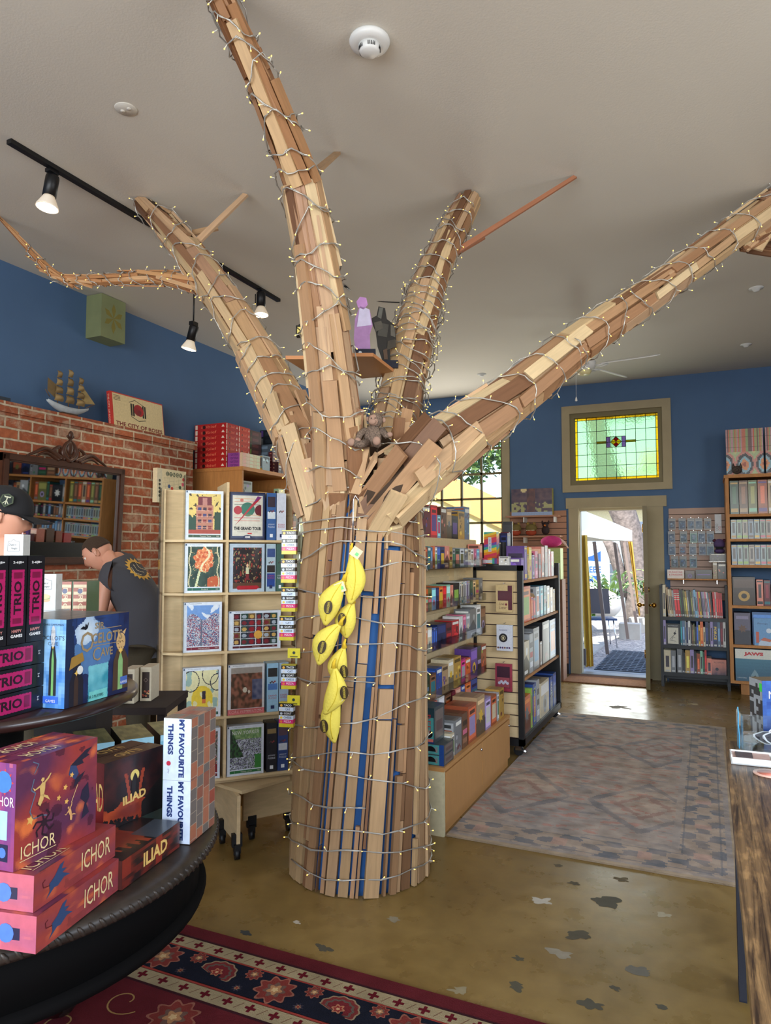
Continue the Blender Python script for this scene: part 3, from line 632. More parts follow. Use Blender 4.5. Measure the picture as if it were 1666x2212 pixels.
# trunk
TK=[L(169,134,96),L(177,144,105),L(161,127,90),L(180,148,108),L(149,113,79),L(171,138,102),L(165,132,97),L(122,89,62),L(163,131,93),L(143,109,77),L(186,156,114),L(159,125,92),L(151,115,82)]  # branch palette darkened: the trunk's weaker light is put into the plank colours
tp=Path([(TC.x+.0,TC.y,.0),(TC.x,TC.y,.45),(TC.x,TC.y,.95),(TC.x,TC.y,1.4),(TC.x-.0,TC.y,1.68),(TC.x-.0,TC.y,1.86)],[.335,.325,.312,.315,.30,.262])
paths['T']=tp
q=MB(); M_tcore=M_core
rows=[]
for i,pp in enumerate(tp.p):
    rows.append([pp+Vector((math.cos(a),math.sin(a),0))*(tp.r[i]-.028) for a in [2*math.pi*j/28 for j in range(28)]])
q.grid(rows,L(40,84,140),1,caps=True)
cols=[];ang=0
while ang<2*math.pi-.05:
    w_=rnd.choice([.05,.06,.09,.13,.16,.18,.2,.22,.17,.14,.07]); w_=min(w_,2*math.pi-ang); cols.append((ang+w_/2,w_)); ang+=w_
for k,(ca,cw) in enumerate(cols):
    gap=rnd.choice([.004,.006,.006,.008,.012,.02,.03]) if cw>.08 else .004; cc=rnd.choice(TK if rnd.random()<.93 else [L(196,196,166)]); z=0.004
    if cw<.08: cc=rnd.choice([L(128,90,62),L(150,110,78),L(168,128,92)])
    lay=rnd.random()*.014; jl=(rnd.random()-.5)*.02
    while z<1.74:
        ln_=rnd.choice([.3,.5,.75,1.0,.6,.2,.13,.9]); e=min(z+ln_,1.74+rnd.random()*.05)
        if e-z<.05: break
        if rnd.random()>.06:
            c2=cc if rnd.random()<.6 else rnd.choice(TK)
            a0=ca+.26*(z-.9)+jl;a1=ca+.26*(e-.9)+jl
            N0=Vector((math.cos(a0),math.sin(a0),0));N1=Vector((math.cos(a1),math.sin(a1),0)); nn_=max(1,int((e-z)/.35)); wv=cw*.318-gap; l2=lay+rnd.random()*.004
            plank(q,TC+N0*(tp.at(z)[1]-.016+l2)+Vector((0,0,z)),TC+N1*(tp.at(e)[1]-.016+l2)+Vector((0,0,e)),(N0+N1)/2,wv,.02,c2)
        z=e+rnd.choice([.003,.005,.008,.02])
q.build('trunk',[M_plank,M_tcore],tree)
# short overlapping boards round the fork
q=MB()
for i in range(95):
    a=2*math.pi*rnd.random(); z=1.62+.42*rnd.random(); r=.27+.03*rnd.random()+(z-1.62)*.05
    out=Vector((math.cos(a),math.sin(a),0)); tang=Vector((-math.sin(a),math.cos(a),0)); lean=(out*(.12+.35*(z-1.6))+Vector((0,0,1))+tang*(rnd.random()-.5)*.5).normalized()
    c=TC+out*r*(.97)+Vector((0,0,z)); ln_=.16+.2*rnd.random(); nrm=(out-lean*out.dot(lean)).normalized()
    plank(q,c-lean*ln_/2,c+lean*ln_/2,nrm,.05+.02*rnd.random(),.016,rnd.choice(WC))
q.ball(TC+Vector((0,0,1.80)),(.235,.235,.34),18,12,L(64,48,36),1)
q.build('fork_boards',[M_plank,M_core],tree)
# single struts to the ceiling
for (a,b,w_,t_) in (((428,521,4.12),(531,418,None),.04,.018),((410,505,4.2),(470,492,4.25),.035,.015),((950,566,4.05),(1243,379,None),.035,.014),((978,552,4.08),(1045,512,4.15),.03,.012),((676,376,2.93),(729,329,None),.035,.02)):
    A=at(a[0],a[1],d=a[2]); B_=at(b[0],b[1],z=CH-.005) if b[2] is None else at(b[0],b[1],d=b[2]); q=MB(); plank(q,A,B_,Vector((.3,-.8,.2)),w_,t_,rnd.choice(WC[:6]) if a[0]<900 else L(168,112,82)); q.build('strut',M_plank,tree)
# forked tips at the far right end
q=MB()
for i in range(14):
    A=at(1600+rnd.random()*40,500+rnd.random()*50,d=4.02); B_=at(1690+rnd.random()*30,400+rnd.random()*120,d=4.05); plank(q,A,B_,Vector((0,-1,.2)),.055,.014,rnd.choice(WC))
for i in range(6):
    A=at(1590+rnd.random()*40,520+i*4,d=4.1); B_=at(1740,535+i*5,d=4.2); plank(q,A,B_,Vector((0,-1,.2)),.04,.012,rnd.choice(WC[7:10]))
q.build('branch_tip',M_plank,tree)
# shelf boards in the tree
sh=[]
z_=2.33
def shelfboard(pts,z):
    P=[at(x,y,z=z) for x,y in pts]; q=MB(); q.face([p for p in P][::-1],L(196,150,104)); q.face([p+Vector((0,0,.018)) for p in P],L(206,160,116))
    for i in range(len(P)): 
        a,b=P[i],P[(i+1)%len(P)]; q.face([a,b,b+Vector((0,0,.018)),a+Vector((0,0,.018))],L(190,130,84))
    q.build('shelf_board',M_plank,tree); return P
pa=at(785,766,d=3.42); zs1=pa.z
P1=shelfboard([(762,770),(806,770),(860,811),(782,818),(750,800)],zs1)
P2=shelfboard([(617,776),(672,776),(680,800),(668,808)],zs1)
# ================= FAIRY LIGHTS =================
M_wire=mat('clear_silver_wire',L(176,172,164),rough=.3,metal=.5)
M_bulb=mat('clear_bulb_stem',L(220,220,210),rough=.2)
M_led=mat('warm_led_tip',L(255,214,120),rough=.3,emit=L(255,206,96),es=2.4)
bm=MB(); bm.cyl((0,0,0),(0,0,.019),.0018,n=6,mat=0); bm.ball((0,0,.022),(.0028,.0028,.0045),6,4,mat=1); bproto=bm.build('bulb',[M_bulb,M_led]); bulb_me=bproto.data; bpy.data.objects.remove(bproto)
camP=Vector((0,0,CZ))
def string(name,pth,d0,d1,turns,label,seed,pad=.012,step=.085,wob=.035,rw=.0025,maxb=98,double=False):
    rn=random.Random(seed); root=thing('string_lights',label,'fairy lights',(0,0,0),group=None)
    N_=int(turns*26); pts=[];segs=[]
    ph0=rn.random()*6.28; amp=[rn.uniform(-1,1)*wob for _ in range(int(turns)+3)]
    for i in range(N_+1):
        f=i/N_; d=d0+(d1-d0)*f; ph=ph0+turns*2*math.pi*f; k=turns*f
        d+=wob*1.5*math.sin(ph+amp[int(k)]*20)+wob*.5*math.sin(ph*2.3+1)+amp[int(k)]*(1-(k%1))+amp[int(k)+1]*(k%1)+.006*math.sin(i*1.7)
        P,r,t,u,w=pth.at(d); rr=r+pad+.004*math.sin(i*2.3)
        p=P+(u*math.cos(ph)+w*math.sin(ph))*rr
        if p.z>CH-.01: p.z=CH-.01
        if p.z<.006: p.z=.006
        pts.append(p); segs.append((P,t))
    q=MB(); q.tube(pts,rw,6); 
    # second twisted strand
    pts2=[p+Vector((math.sin(i*2.1),math.cos(i*1.9),math.sin(i*1.3)))*.0035 for i,p in enumerate(pts)]; q.tube(pts2,rw*.7,5)
    q.build('wire',M_wire,root)
    acc=0;cnt=0;c=[]
    for i in range(1,len(pts)):
        acc+=(pts[i]-pts[i-1]).length
        if acc>step:
            acc=0; P,t=segs[i]; out=(pts[i]-P); out=(out-t*out.dot(t)).normalized(); vis=out.dot((camP-pts[i]).normalized())
            if vis>-.25: c.append((pts[i],out,vis))
    rn.shuffle(c)
    for p,out,vis in c[:maxb]:
        v=(out*(.5+.4*rn.random())+Vector((rn.uniform(-1,1),rn.uniform(-1,1),rn.uniform(-1.2,.7)))*.8); 
        if v.dot(out)<.15: v+=out*.6
        o=bpy.data.objects.new('bulb',bulb_me); C.objects.link(o); o.parent=root; o.location=p; o.rotation_euler=v.to_track_quat('Z','Y').to_euler()
    return root
string('T1',tp,.02,.36,3.2,'string of fairy lights wound round the foot of the trunk, lowest of the trunk strings',1,wob=.03)
string('T2',tp,.42,.86,3.4,'string of fairy lights wound round the trunk just below the yellow bananas',2,wob=.05)
string('T3',tp,.9,1.36,3.8,'string of fairy lights crossing the trunk behind the bananas, at mid height',3,wob=.04)
string('T4',tp,1.4,1.84,5.2,'string of fairy lights round the top of the trunk at the metal hook',4,wob=.04)
A_=paths['A'];B_p=paths['B'];C_=paths['C'];D_=paths['D'];S_=paths['S']
string('A1',A_,.15,1.0,6,'fairy lights on the lower half of the thick branch rising to upper left',5,wob=.05,step=.075)
string('A2',A_,1.0,A_.L,14,'fairy lights on the upper half of the thick branch, up to the top edge',6,wob=.05,step=.075)
string('B1',B_p,.15,1.0,7,'fairy lights on the lower half of the branch leaning left',7,wob=.05,step=.075)
string('B2',B_p,1.0,B_p.L-.1,8,'fairy lights on the upper half of the branch leaning left, near the black track',8,wob=.05,step=.075)
string('S1',S_,.05,S_.L-.35,13,'fairy lights on the thin crooked side branch at the far left',9,pad=.008,wob=.02,step=.07)
string('C1',C_,.2,1.1,12,'dense fairy lights low on the branch behind the stuffed monkey',10,wob=.03,step=.06)
string('C2',C_,1.0,C_.L-.12,11,'fairy lights on the upper part of the branch behind the monkey, near its cut end',11,wob=.03,step=.07)
string('C3',C_,.3,1.35,11,'second dense fairy light string on the shaded back of the rear branch',14,wob=.04,step=.055,pad=.03)
string('D1',D_,.25,1.5,7,'fairy lights on the lower half of the long branch reaching right',12,wob=.05,step=.075)
string('D2',D_,1.5,D_.L-.2,10,'fairy lights on the outer half of the long branch reaching to the right edge',13,wob=.05,step=.075)
# ================= LEFT WALL =================
M_ward=mat('dark_carved_wood',L(70,42,30),rough=.4,noise_amt=.25,nscale=12); M_mirror=mat('mirror_silver',L(225,228,230),rough=.02,metal=1)
mr=thing('wall_mirror','large dark-framed mirror with carved scroll crest hanging on the brick chimney','mirror',(-4.352,3.78,1.80)); mr.rotation_euler=(0,R(2.3),0)
yw,zh=.55,.385
q=MB(); fw_=.055
for (y0,z0,y1,z1) in ((-yw,-zh,yw,-zh+fw_),(-yw,zh-fw_,yw,zh),(-yw,-zh,-yw+fw_,zh),(yw-fw_,-zh,yw,zh)):
    q.bb(-.02,y0,z0,.02,y1,z1); cy,cz=(y0+y1)/2,(z0+z1)/2
    q.bb(.0,y0+.012,z0+.012,.03,y1-.012,z1-.012)
q.build('mirror_frame',M_ward,mr)
q=MB(); q.bb(-.01,-yw+.05,-zh+.05,.004,yw-.05,zh-.05); q.build('mirror_glass',M_mirror,mr)
q=MB()
def scroll(pts,r): q.tube(catmull([(0.012,y,zh+z) for y,z in pts],6),[r*(1-.6*i/(len(pts)*6-6)) for i in range(len(pts)*6-5)],8)
for s in (-1,1):
    scroll([(0,.0),(.06*s,.05),(.04*s,.12),(.0,.16),(.03*s,.19)],.02); scroll([(.05*s,.01),(.14*s,.06),(.09*s,.10),(.06*s,.07)],.018)
    scroll([(.08*s,.01),(.2*s,.07),(.3*s,.03),(.36*s,.0)],.018); scroll([(.1*s,.0),(.2*s,.04),(.28*s,.01)],.016); scroll([(.02*s,.02),(.05*s,.08),(.02*s,.14)],.016)
q.ball((.015,0,zh+.2),(.015,.022,.03),10,8); q.ball((.015,0,zh+.1),(.015,.03,.05),10,8)
q.build('carved_crest',M_ward,mr)
# framed hex board game box hung on the brick
g=thing('hung_game_box','cream game box with a hexagon board picture hung on the brick, right of the mirror','game box',(-4.335,4.88,2.09))
q=MB(); q.box((0,0,0),(.05,.37,.30),col=L(226,212,176)); fr=Fr((.0255,-.185,-.15),(0,1,0),(0,0,1),.37,.30)
q.rc(fr,0,0,.16,1,L(214,206,180)); 
for i,ch_ in enumerate('LYNGK'):
    q.ci(fr,.34+i*.115,.86,.055,L(96,100,84),2,14); q.tx(fr,ch_,.34+i*.115,.86,.09,L(226,216,180),4); q.ci(fr,.08,.64-i*.11,.035,L(60,60,56),2,12)
for i in range(5): q.ln(fr,[(.2,.2+i*.13),(.95,.5+i*.08)],.0012,L(130,120,100),3); q.ln(fr,[(.3+i*.13,.15),(.25+i*.16,.75)],.0012,L(130,120,100),3)
for x,y,c_ in ((.4,.5,L(58,80,130)),(.5,.44,L(200,60,50)),(.78,.5,L(50,70,50)),(.88,.6,L(220,80,110)),(.9,.75,L(200,60,60)),(.6,.3,L(60,60,60))): q.ci(fr,x,y,.045,c_,5,14)
q.tx(fr,'oooo',.8,.06,.05,L(60,60,50),3); q.build('box',M_print,g)
# game box on the chimney ledge
g=thing('rose_game_box','long cream game box with a red rose picture leaning on top of the brick chimney','game box',(-4.43,4.60,2.548),R(0))
g.rotation_euler=(0,R(-7),R(0))
q=MB(); w_,h_=.62,.30; q.bb(-.035,-w_/2,0,0,w_/2,h_,L(206,58,50)); fr=Fr((.0003,-w_/2,0),(0,1,0),(0,0,1),w_,h_)
q.rc(fr,.04,.03,.99,.97,L(226,206,158)); q.tx(fr,'THE CITY OF ROSES',.515,.12,.12,L(126,34,36),3,w=.88,bold=.03)
for k in range(9):
    a=k*.7; q.ci(fr,.5+.03*math.cos(a),.6+.06*math.sin(a),.075-.005*k,L(190-8*k,40,46),4+k,12)
for x in (.36,.40,.58,.62): q.rc(fr,x,.42,x+.03,.78,L(48,44,40),3)
q.ln(fr,[(.34,.8),(.45,.9),(.62,.78)],.005,L(50,44,40),3); q.ln(fr,[(.36,.4),(.5,.3),(.64,.36)],.006,L(60,60,50),3)
for i in range(4): q.rc(fr,.06,.9-i*.04,.18,.915-i*.04,L(80,60,50),3)
q.build('box',M_print,g)
fr=Fr((-.035,-w_/2-.0003,0),(1,0,0),(0,0,1),.035,h_); q=MB(); q.tx(fr,'THE CITY OF ROSES',.5,.5,.5,L(240,220,190),2,w=.85,rot=270); q.build('spine_lettering',M_print,g)
# model ship
sp=thing('model_ship','model sailing ship with tan sails and pale hull on top of the brick chimney','model ship',(-4.44,3.86,2.548))
q=MB(); rows=[]
for i in range(13):
    t=i/12; y=-.19+.38*t; wd=.035*math.sin(math.pi*min(max(t*.92+.06,0),1))**.6; dz=.03*abs(t-.5)**2*4
    rows.append([(wd*math.cos(a),y,.05+dz+(-.035*(math.sin(math.pi*t)**.4) if False else -.04*math.sin(a)*(-1))*0+.02*math.sin(a)) for a in [math.pi+ math.pi*k/8 for k in range(9)]])
rows=[]
for i in range(13):
    t=i/12; y=-.19+.38*t; wd=.038*max(math.sin(math.pi*(t*.94+.04)),.05)**.6; top=.065+.035*(2*t-1)**2; 
    rows.append([(wd*math.cos(a),y,top+ .05*math.sin(a)*max(math.sin(math.pi*(t*.94+.04)),.15)**.5) for a in [math.pi+math.pi*k/8 for k in range(9)]]+[(0,y,top-.006)])
q.grid(rows,L(176,184,190),0,closed=True,caps=True); hull=q.build('hull',M_matte,sp)
q=MB(); q.box((0,0,.012),(.05,.14,.022),col=L(80,56,40)); q.build('stand',M_matte,sp)
q=MB()
for y in (-.1,0,.1): q.cyl((0,y,.06),(0,y,.34 if y==0 else .31),.004,.002,8,L(110,80,50))
q.cyl((0,.17,.1),(0,.25,.14),.003,n=6,col=L(110,80,50)); q.cyl((0,-.17,.12),(0,-.21,.17),.003,n=6,col=L(110,80,50)); q.build('mast',M_matte,sp)
for y,hh in ((-.1,.30),(0,.34),(.1,.29)):
    for k in range(4):
        z0=.10+k*hh*.2; z1=z0+hh*.17; wd=.075-.012*k; q=MB(); rows=[]
        for j in range(6):
            t=j/5; rows.append([(.012+.035*math.sin(math.pi*t)*math.sin(math.pi*(i/6)*.8+.3),y-wd/2*(1.1-.2*t)+wd*(1.1-.2*t)*i/6,z0+(z1-z0)*t) for i in range(7)])
        q.grid(rows,L(150,126,84) if (k+int(y*10))%2 else L(128,106,70),closed=False); q.build('sail',M_matte,sp)
q=MB(); q.face([(0.01,.12,.12),(.01,.25,.14),(.01,.1,.28)],L(166,144,96)); q.build('jib',M_matte,sp); q=MB(); q.face([(0.01,-.12,.11),(.01,-.2,.16),(.01,-.2,.26),(.01,-.12,.22)],L(120,100,68)); q.build('spanker_sail',M_matte,sp)
q=MB(); q.box((0,0,.0),(.12,.22,.03),col=L(50,60,72)); q.build('flat_box',M_matte,loc=(-4.45,3.22,2.563),label='flat blue-grey box edge lying on the chimney ledge at the left edge of the view',cat='box')
# green painted corner box near the ceiling
q=MB(); M_gb=mat('green_painted_box',attr=True,rough=.7,noise_amt=.1,nscale=8); q.bb(0,0,0,.17,.26,.355,L(130,138,98)); fr=Fr((.1703,0,0),(0,1,0),(0,0,1),.26,.355)
for a in (90,30,150,270,210,330): 
    a_=R(a); q.pg(fr,[(.5,.5),(.5+.3*math.cos(a_-.3),.5+.22*math.sin(a_-.3)),(.5+.42*math.cos(a_),.5+.36*math.sin(a_)),(.5+.3*math.cos(a_+.3),.5+.22*math.sin(a_+.3))],L(134,124,58),2+a/100)
q.build('painted_wall_box',M_gb,loc=(-4.62,4.17,3.27),label='green wooden box with an ochre ornament fixed high on the blue wall',cat='wall box')
# ================= WALL-SIDE BOOKCASES (LEFT) =================
CD={'red':(186,40,44),'orange':(222,104,48),'yellow':(226,186,60),'green':(60,120,80),'teal':(44,120,130),'blue':(48,80,150),'navy':(34,44,84),'purple':(96,66,140),'pink':(214,110,140),'white':(220,220,216),'grey':(120,122,124),'black':(30,30,34),'brown':(104,72,52),'cream':(220,206,172),'maroon':(104,32,44),'lavender':(158,142,190),'sky blue':(120,176,214),'lime':(150,190,80),'tan':(180,150,112),'magenta':(190,40,110),'mint':(140,200,170),'silver':(168,172,176),'gold':(190,150,70),'olive':(110,110,60),'rust':(160,80,50),'salmon':(226,140,120),'dark green':(40,70,50),'steel blue':(90,120,150)}
def sh_(c,k): return tuple(max(0,min(255,v*k)) for v in c)
ORD=['first','second','third','fourth','fifth','sixth','seventh','eighth','ninth','tenth','eleventh','twelfth','thirteenth','fourteenth','fifteenth','sixteenth','seventeenth','eighteenth','nineteenth','twentieth','twenty-first','twenty-second','twenty-third','twenty-fourth','twenty-fifth','twenty-sixth','twenty-seventh','twenty-eighth','twenty-ninth','thirtieth']
def cover(q,fr,c,rn,style=None,l=1):
    'generic printed cover'
    c1=L(c); dk=L(sh_(c,.5)); lt=L(sh_(c,1.45)); c2=L(CD[rn.choice(list(CD))]); st=rn.randrange(6) if style is None else style; K_=max(1,fr.w/fr.h)
    if st==0:
        q.rc(fr,.06,.62,.94,.92,lt,l); q.ci(fr,.5,.33,.26/K_,c2,l,12); q.ci(fr,.5,.33,.13/K_,dk,l+1,10)
    elif st==1:
        q.rc(fr,0,0,1,.45,dk,l); q.star(fr,.5,.5,.3/K_,c2,7,.55,l+1); q.rc(fr,.12,.8,.88,.9,lt,l)
    elif st==2:
        q.rc(fr,.08,.08,.92,.92,lt,l); q.rc(fr,.16,.2,.84,.7,c2,l+1); q.rc(fr,.2,.76,.8,.86,dk,l+1)
    elif st==3:
        for k in range(3): q.rc(fr,.1,.14+.25*k,.9,.28+.25*k,[lt,c2,dk][k],l)
    elif st==4:
        for k in range(7):
            x,y=rn.random()*.7+.15,rn.random()*.7+.12; q.ci(fr,x,y,(.05+.08*rn.random())/K_,rn.choice([lt,dk,c2]),l+k*.3,7)
        q.rc(fr,.1,.82,.9,.93,L(235,235,225) if sum(c)<380 else dk,l+3)
    else:
        q.pg(fr,[(0,0),(1,0),(1,.35),(.5,.6),(0,.4)],dk,l); q.ci(fr,.62,.7,.14/K_,lt,l+1,12); q.rc(fr,.1,.06,.75,.16,lt,l+1)
def spine(q,fr,c,rn,l=1):
    lt=L(sh_(c,1.5)) if sum(c)<420 else L(60,56,60); c2=L(CD[rn.choice(list(CD))])
    if fr.w<fr.h:
        q.rc(fr,.28,.3,.72,.82,lt,l) if fr.w>.012 else q.rc(fr,.2,.35,.8,.8,lt,l); q.rc(fr,.08,.06,.92,.17,c2,l); q.rc(fr,.08,.9,.92,.95,c2,l)
    else:
        q.rc(fr,.2,.25,.75,.72,lt,l); q.rc(fr,.04,.1,.12,.9,c2,l)
def gbox_mesh(q,w,d,h,c,rn,front='cover',ends='spine',dark_edge=True,style=None,b=.0):
    cc=L(c); q.bb(0,0,0,w,d,h,cc)
    F_=Fr((0,0,0),(1,0,0),(0,0,1),w,h); E1=Fr((0,d,0),(0,-1,0),(0,0,1),d,h); E2=Fr((w,0,0),(0,1,0),(0,0,1),d,h); T=Fr((0,0,h),(1,0,0),(0,1,0),w,d)
    (cover if front=='cover' else spine)(q,F_,c,rn,**({'style':style} if front=='cover' else {}))
    for e in (E1,E2): (cover if ends=='cover' else spine)(q,e,c,rn)
    q.rc(T,.1,.2,.9,.8,L(sh_(c,.8)),1)
def gb(name,label,loc,rot,w,d,h,c,seed,group=None,front='cover',ends='spine',cat='game box',style=None,tilt=0):
    q=MB(); rn=random.Random(seed); c=CD[c] if isinstance(c,str) else c; gbox_mesh(q,w,d,h,c,rn,front,ends,style=style)
    o=q.build(name,M_print,loc=loc,rot=(0,tilt,rot),label=label,cat=cat,group=group); return o
# wooden bookcase by the left wall
bc=thing('oak_bookcase','oak bookcase against the left wall, topped with stacks of red game boxes','bookcase',(-4.62,5.49,0))
q=MB(); q.bb(0,0,0,.62,.025,2.29);q.bb(0,.89,0,.62,.915,2.29); q.build('side_panel',M_oakv,bc)
q=MB(); q.bb(-.0,-.01,2.29,.635,.925,2.325); q.build('top_board',M_oak,bc)
q=MB(); q.bb(0.0,.025,0,.012,.89,2.29); q.build('back_panel',mat('dark_back',L(60,40,26)),bc)
for z in (.1,.5,.9,1.3,1.7,2.0): q=MB(); q.bb(.012,.025,z,.61,.89,z+.022); q.build('shelf',M_oak,bc)
Gr='red game boxes stacked on the oak bookcase'
rn=random.Random(4)
def redbox(i,x,y,z,w,d,lab):
    q=MB(); h=.054; q.bb(0,0,0,w,d,h,L(178,36,34) if y<5.6 else L(200,58,38))
    for fr,n_ in ((Fr((0,0,0),(1,0,0),(0,0,1),w,h),0),(Fr((w,0,0),(0,1,0),(0,0,1),d,h),1)):
        q.rc(fr,0.02,.1,.09,.9,L(236,214,196)); q.tx(fr,'avibief',.45,.5,.5,L(232,120,90),2,w=.5); q.ci(fr,.3,.45,.05,L(60,24,20),3,10); q.pg(fr,[(.85,.3),(.95,.3),(.9,.8)],L(240,220,200),2)
    q.build('game_box',M_print,loc=(x,y,z),label=lab,cat='game box',group=Gr)
for k in range(8): redbox(k,-4.58,5.50,2.326+k*.0548,.38,.19,f'red box with pale lettering on oak bookcase, {ORD[k]} from bottom of near stack')
for k in range(8): redbox(k,-4.40,5.70,2.326+k*.0548,.2,.19,f'orange-red box on the oak bookcase, {ORD[k]} from bottom of second red stack')
for k in range(7):
    gb('game_box',f'dark brown box behind the red stacks, {ORD[k]} from the bottom',(-4.55,5.92,2.326+k*.062),0,.33,.2,.0615,(74,40,40),k,'brown boxes behind the red stacks',front='spine')
for k in range(5):
    gb('game_box',f'slate box with salmon label, {ORD[k]} from the bottom of its stack on the oak bookcase',(-4.32,6.14,2.326+k*.062),0,.22,.22,.0615,(72,86,100),k,'slate boxes on the oak bookcase',front='spine',ends='cover',style=2)
for k in range(4):
    q=MB(); q.bb(0,0,0,.17,.30,.034,L(220,190,160)); fr=Fr((0,0,0),(1,0,0),(0,0,1),.17,.034); q.rc(fr,0,0,.82,1,L(150,70,150)); q.tx(fr,'CAT STAX',.45,.5,.6,L(50,30,90),2,w=.5,bold=.02)
    fr=Fr((.17,0,0),(0,1,0),(0,0,1),.30,.034)
    for j in range(5): q.rc(fr,.03+.19*j,.1,.2+.19*j,.92,[L(230,180,170),L(224,200,180),L(216,220,190),L(214,206,170),L(206,216,180)][j])
    q.build('game_box',M_print,loc=(-4.185,5.51,2.326+k*.0345),label=f'flat purple and cream box on the oak bookcase front, {ORD[k]} from bottom',cat='game box',group='flat purple boxes on the oak bookcase')
gb('game_box','upright pale blue picture box between the flat purple boxes and the maroon stack',(-4.03,5.87,2.326),R(90),.13,.05,.155,(150,170,180),41,style=4)
for k in range(2): gb('game_box',f'maroon card box behind the pale blue picture box, {ORD[k]} from the front',(-4.10-.05*k,5.83,2.326),R(90),.12,.045,.16,(130,34,44),50+k,'maroon card boxes')
for c_ in range(3):
    for k in range(2 if c_<3 else 1):
        pass
for j in range(4):
    for k in range(6 if j<3 else 5):
        q=MB(); q.bb(0,0,0,.05,.065,.036,L(74,26,34)); fr=Fr((.05,0,0),(0,1,0),(0,0,1),.065,.036); q.rc(fr,.25,.3,.75,.7,L(206,160,130)); fr=Fr((0,0,0),(1,0,0),(0,0,1),.05,.036); q.rc(fr,.3,.4,.7,.6,L(180,120,110))
        q.build('card_pack',M_print,loc=(-4.095,6.07+.067*j,2.326+k*.0364),label=f'small maroon card pack, {ORD[k]} from bottom in the {ORD[j]} column',cat='card pack',group='maroon card packs on the oak bookcase')
for j in range(3):
    q=MB(); q.bb(0,0,0,.05,.06,.115,L(60,28,30)); fr=Fr((.05,0,0),(0,1,0),(0,0,1),.06,.115); q.tx(fr,'UNO',.5,.8,.2,L(240,190,60),2,w=.8,bold=.04); q.rc(fr,.1,.5,.9,.62,L(230,220,210)); 
    for t in range(5): q.ci(fr,.2+.15*t,.2+.1*(t%2),.1,L(220,214,204) if t%2 else L(30,26,28),2+t*.3,8)
    q.build('card_pack',M_print,loc=(-4.042,6.10+.067*j,2.326),label=f'upright dark card pack with yellow lettering at the bookcase front, {ORD[j]} from the left',cat='card pack',group='upright card packs')
# goods inside the top compartment
gb('game_box','clear-wrapped grey box inside the top shelf of the oak bookcase, at its left',(-4.06,5.56,2.022),R(90),.18,.1,.18,(150,160,156),61,style=4)
gb('game_box','grey-green box behind the clear-wrapped one in the oak bookcase',(-4.16,5.74,2.022),R(90),.1,.1,.14,(110,124,120),62)
gb('game_box','red and yellow box lying in the top shelf of the oak bookcase',(-4.04,5.83,2.022),R(90),.30,.12,.09,(220,160,40),63,front='spine')
gb('game_box','pale green upright box at the right end of the oak bookcase top shelf',(-4.04,6.18,2.022),R(90),.12,.06,.15,(176,190,150),64)
# dark shelving beyond with black boxes
dk=thing('dark_shelving','dark shelving unit beyond the oak bookcase, holding black boxes','shelving unit',(-4.62,6.45,0))
q=MB(); q.bb(0,0,0,.5,.02,2.1);q.bb(0,1.4,0,.5,1.42,2.1);q.bb(0,.02,0,.01,1.4,2.1); q.build('frame',M_black,dk)
for z in (.3,.75,1.2,1.65,2.08): q=MB(); q.bb(0,.02,z,.5,1.4,z+.02); q.build('shelf',M_oak,dk)
rn=random.Random(8)
for k in range(9): gb('game_box',f'black box stacked on the dark shelving beyond the oak bookcase, {ORD[k]} from the bottom',(-4.5,6.50,2.102+k*.085),0,.35,.5,.084,(34,38,44),k,'black boxes on the dark shelving',front='spine')
for lv,z in enumerate((1.222,1.672)):
    for k in range(5): gb('game_box',f'dark boxed game on the {["lower","upper"][lv]} shelf of the dark shelving, {ORD[k]} from the near end',(-4.15,6.5+.26*k,z),R(90),.24,.2,.26+.02*(k%3),['black','brown','dark green','rust','navy'][k],70+k+lv*7,'games on the dark shelving')
# small oak shelf unit with a blue-topped box near the brick (seen between person and rack)
su=thing('low_oak_shelf','low oak shelf against the left wall between the chimney and the tall bookcase','shelf',(-4.60,5.28,0))
q=MB(); q.bb(0,0,1.02,.5,.19,1.045); q.bb(.0,0,0,.48,.02,1.02); q.bb(.0,.17,0,.48,.19,1.02); q.build('frame',M_oak,su)
g=thing('game_box','black and red game box with a blue top strip beside the brick wall','game box',(-4.19,5.29,1.046),R(60))
q=MB(); q.bb(0,0,0,.18,.08,.27,L(40,24,34)); fr=Fr((0,0,0),(1,0,0),(0,0,1),.18,.27); q.rc(fr,0,.82,1,1,L(60,140,200)); q.tx(fr,'CATS',.5,.9,.1,L(230,240,250),3); q.tx(fr,'PEST GO',.5,.68,.08,L(226,120,120),3); q.rc(fr,.1,.1,.6,.5,L(150,40,60)); q.build('box',M_print,g)
# ================= ROUND DISPLAY TABLE =================
TX,TY=-1.78,1.272
M_tab=mat('dark_ebonised_wood',L(34,27,25),rough=.38,noise_amt=.3,nscale=20,coat=.2); M_tabin=mat('table_apron_black',L(7,6,6),rough=.85,spec=.1); M_carv=mat('carved_rim_wood',L(46,38,32),rough=.45,noise_amt=.4,nscale=40)
tb=thing('round_display_table','round dark wood table with carved rim and a raised round tier, loaded with game boxes','table',(TX,TY,0))
q=MB(); q.lathe([(.001,.722),(.60,.722),(.615,.735),(.60,.75),(.001,.75)],n=96); q.build('tabletop',M_tab,tb)
q=MB(); 
q.lathe([(.598,.715),(.626,.717),(.636,.728),(.632,.742),(.618,.750),(.598,.7505)],n=120,cf=None)
for k in range(170):
    a=2*math.pi*k/170; c=(.632*math.cos(a),.632*math.sin(a),.732); q.ball(c,(.007,.006,.014),6,4,M=RZ(a)@RX(.6))
q.build('carved_rim',M_carv,tb)
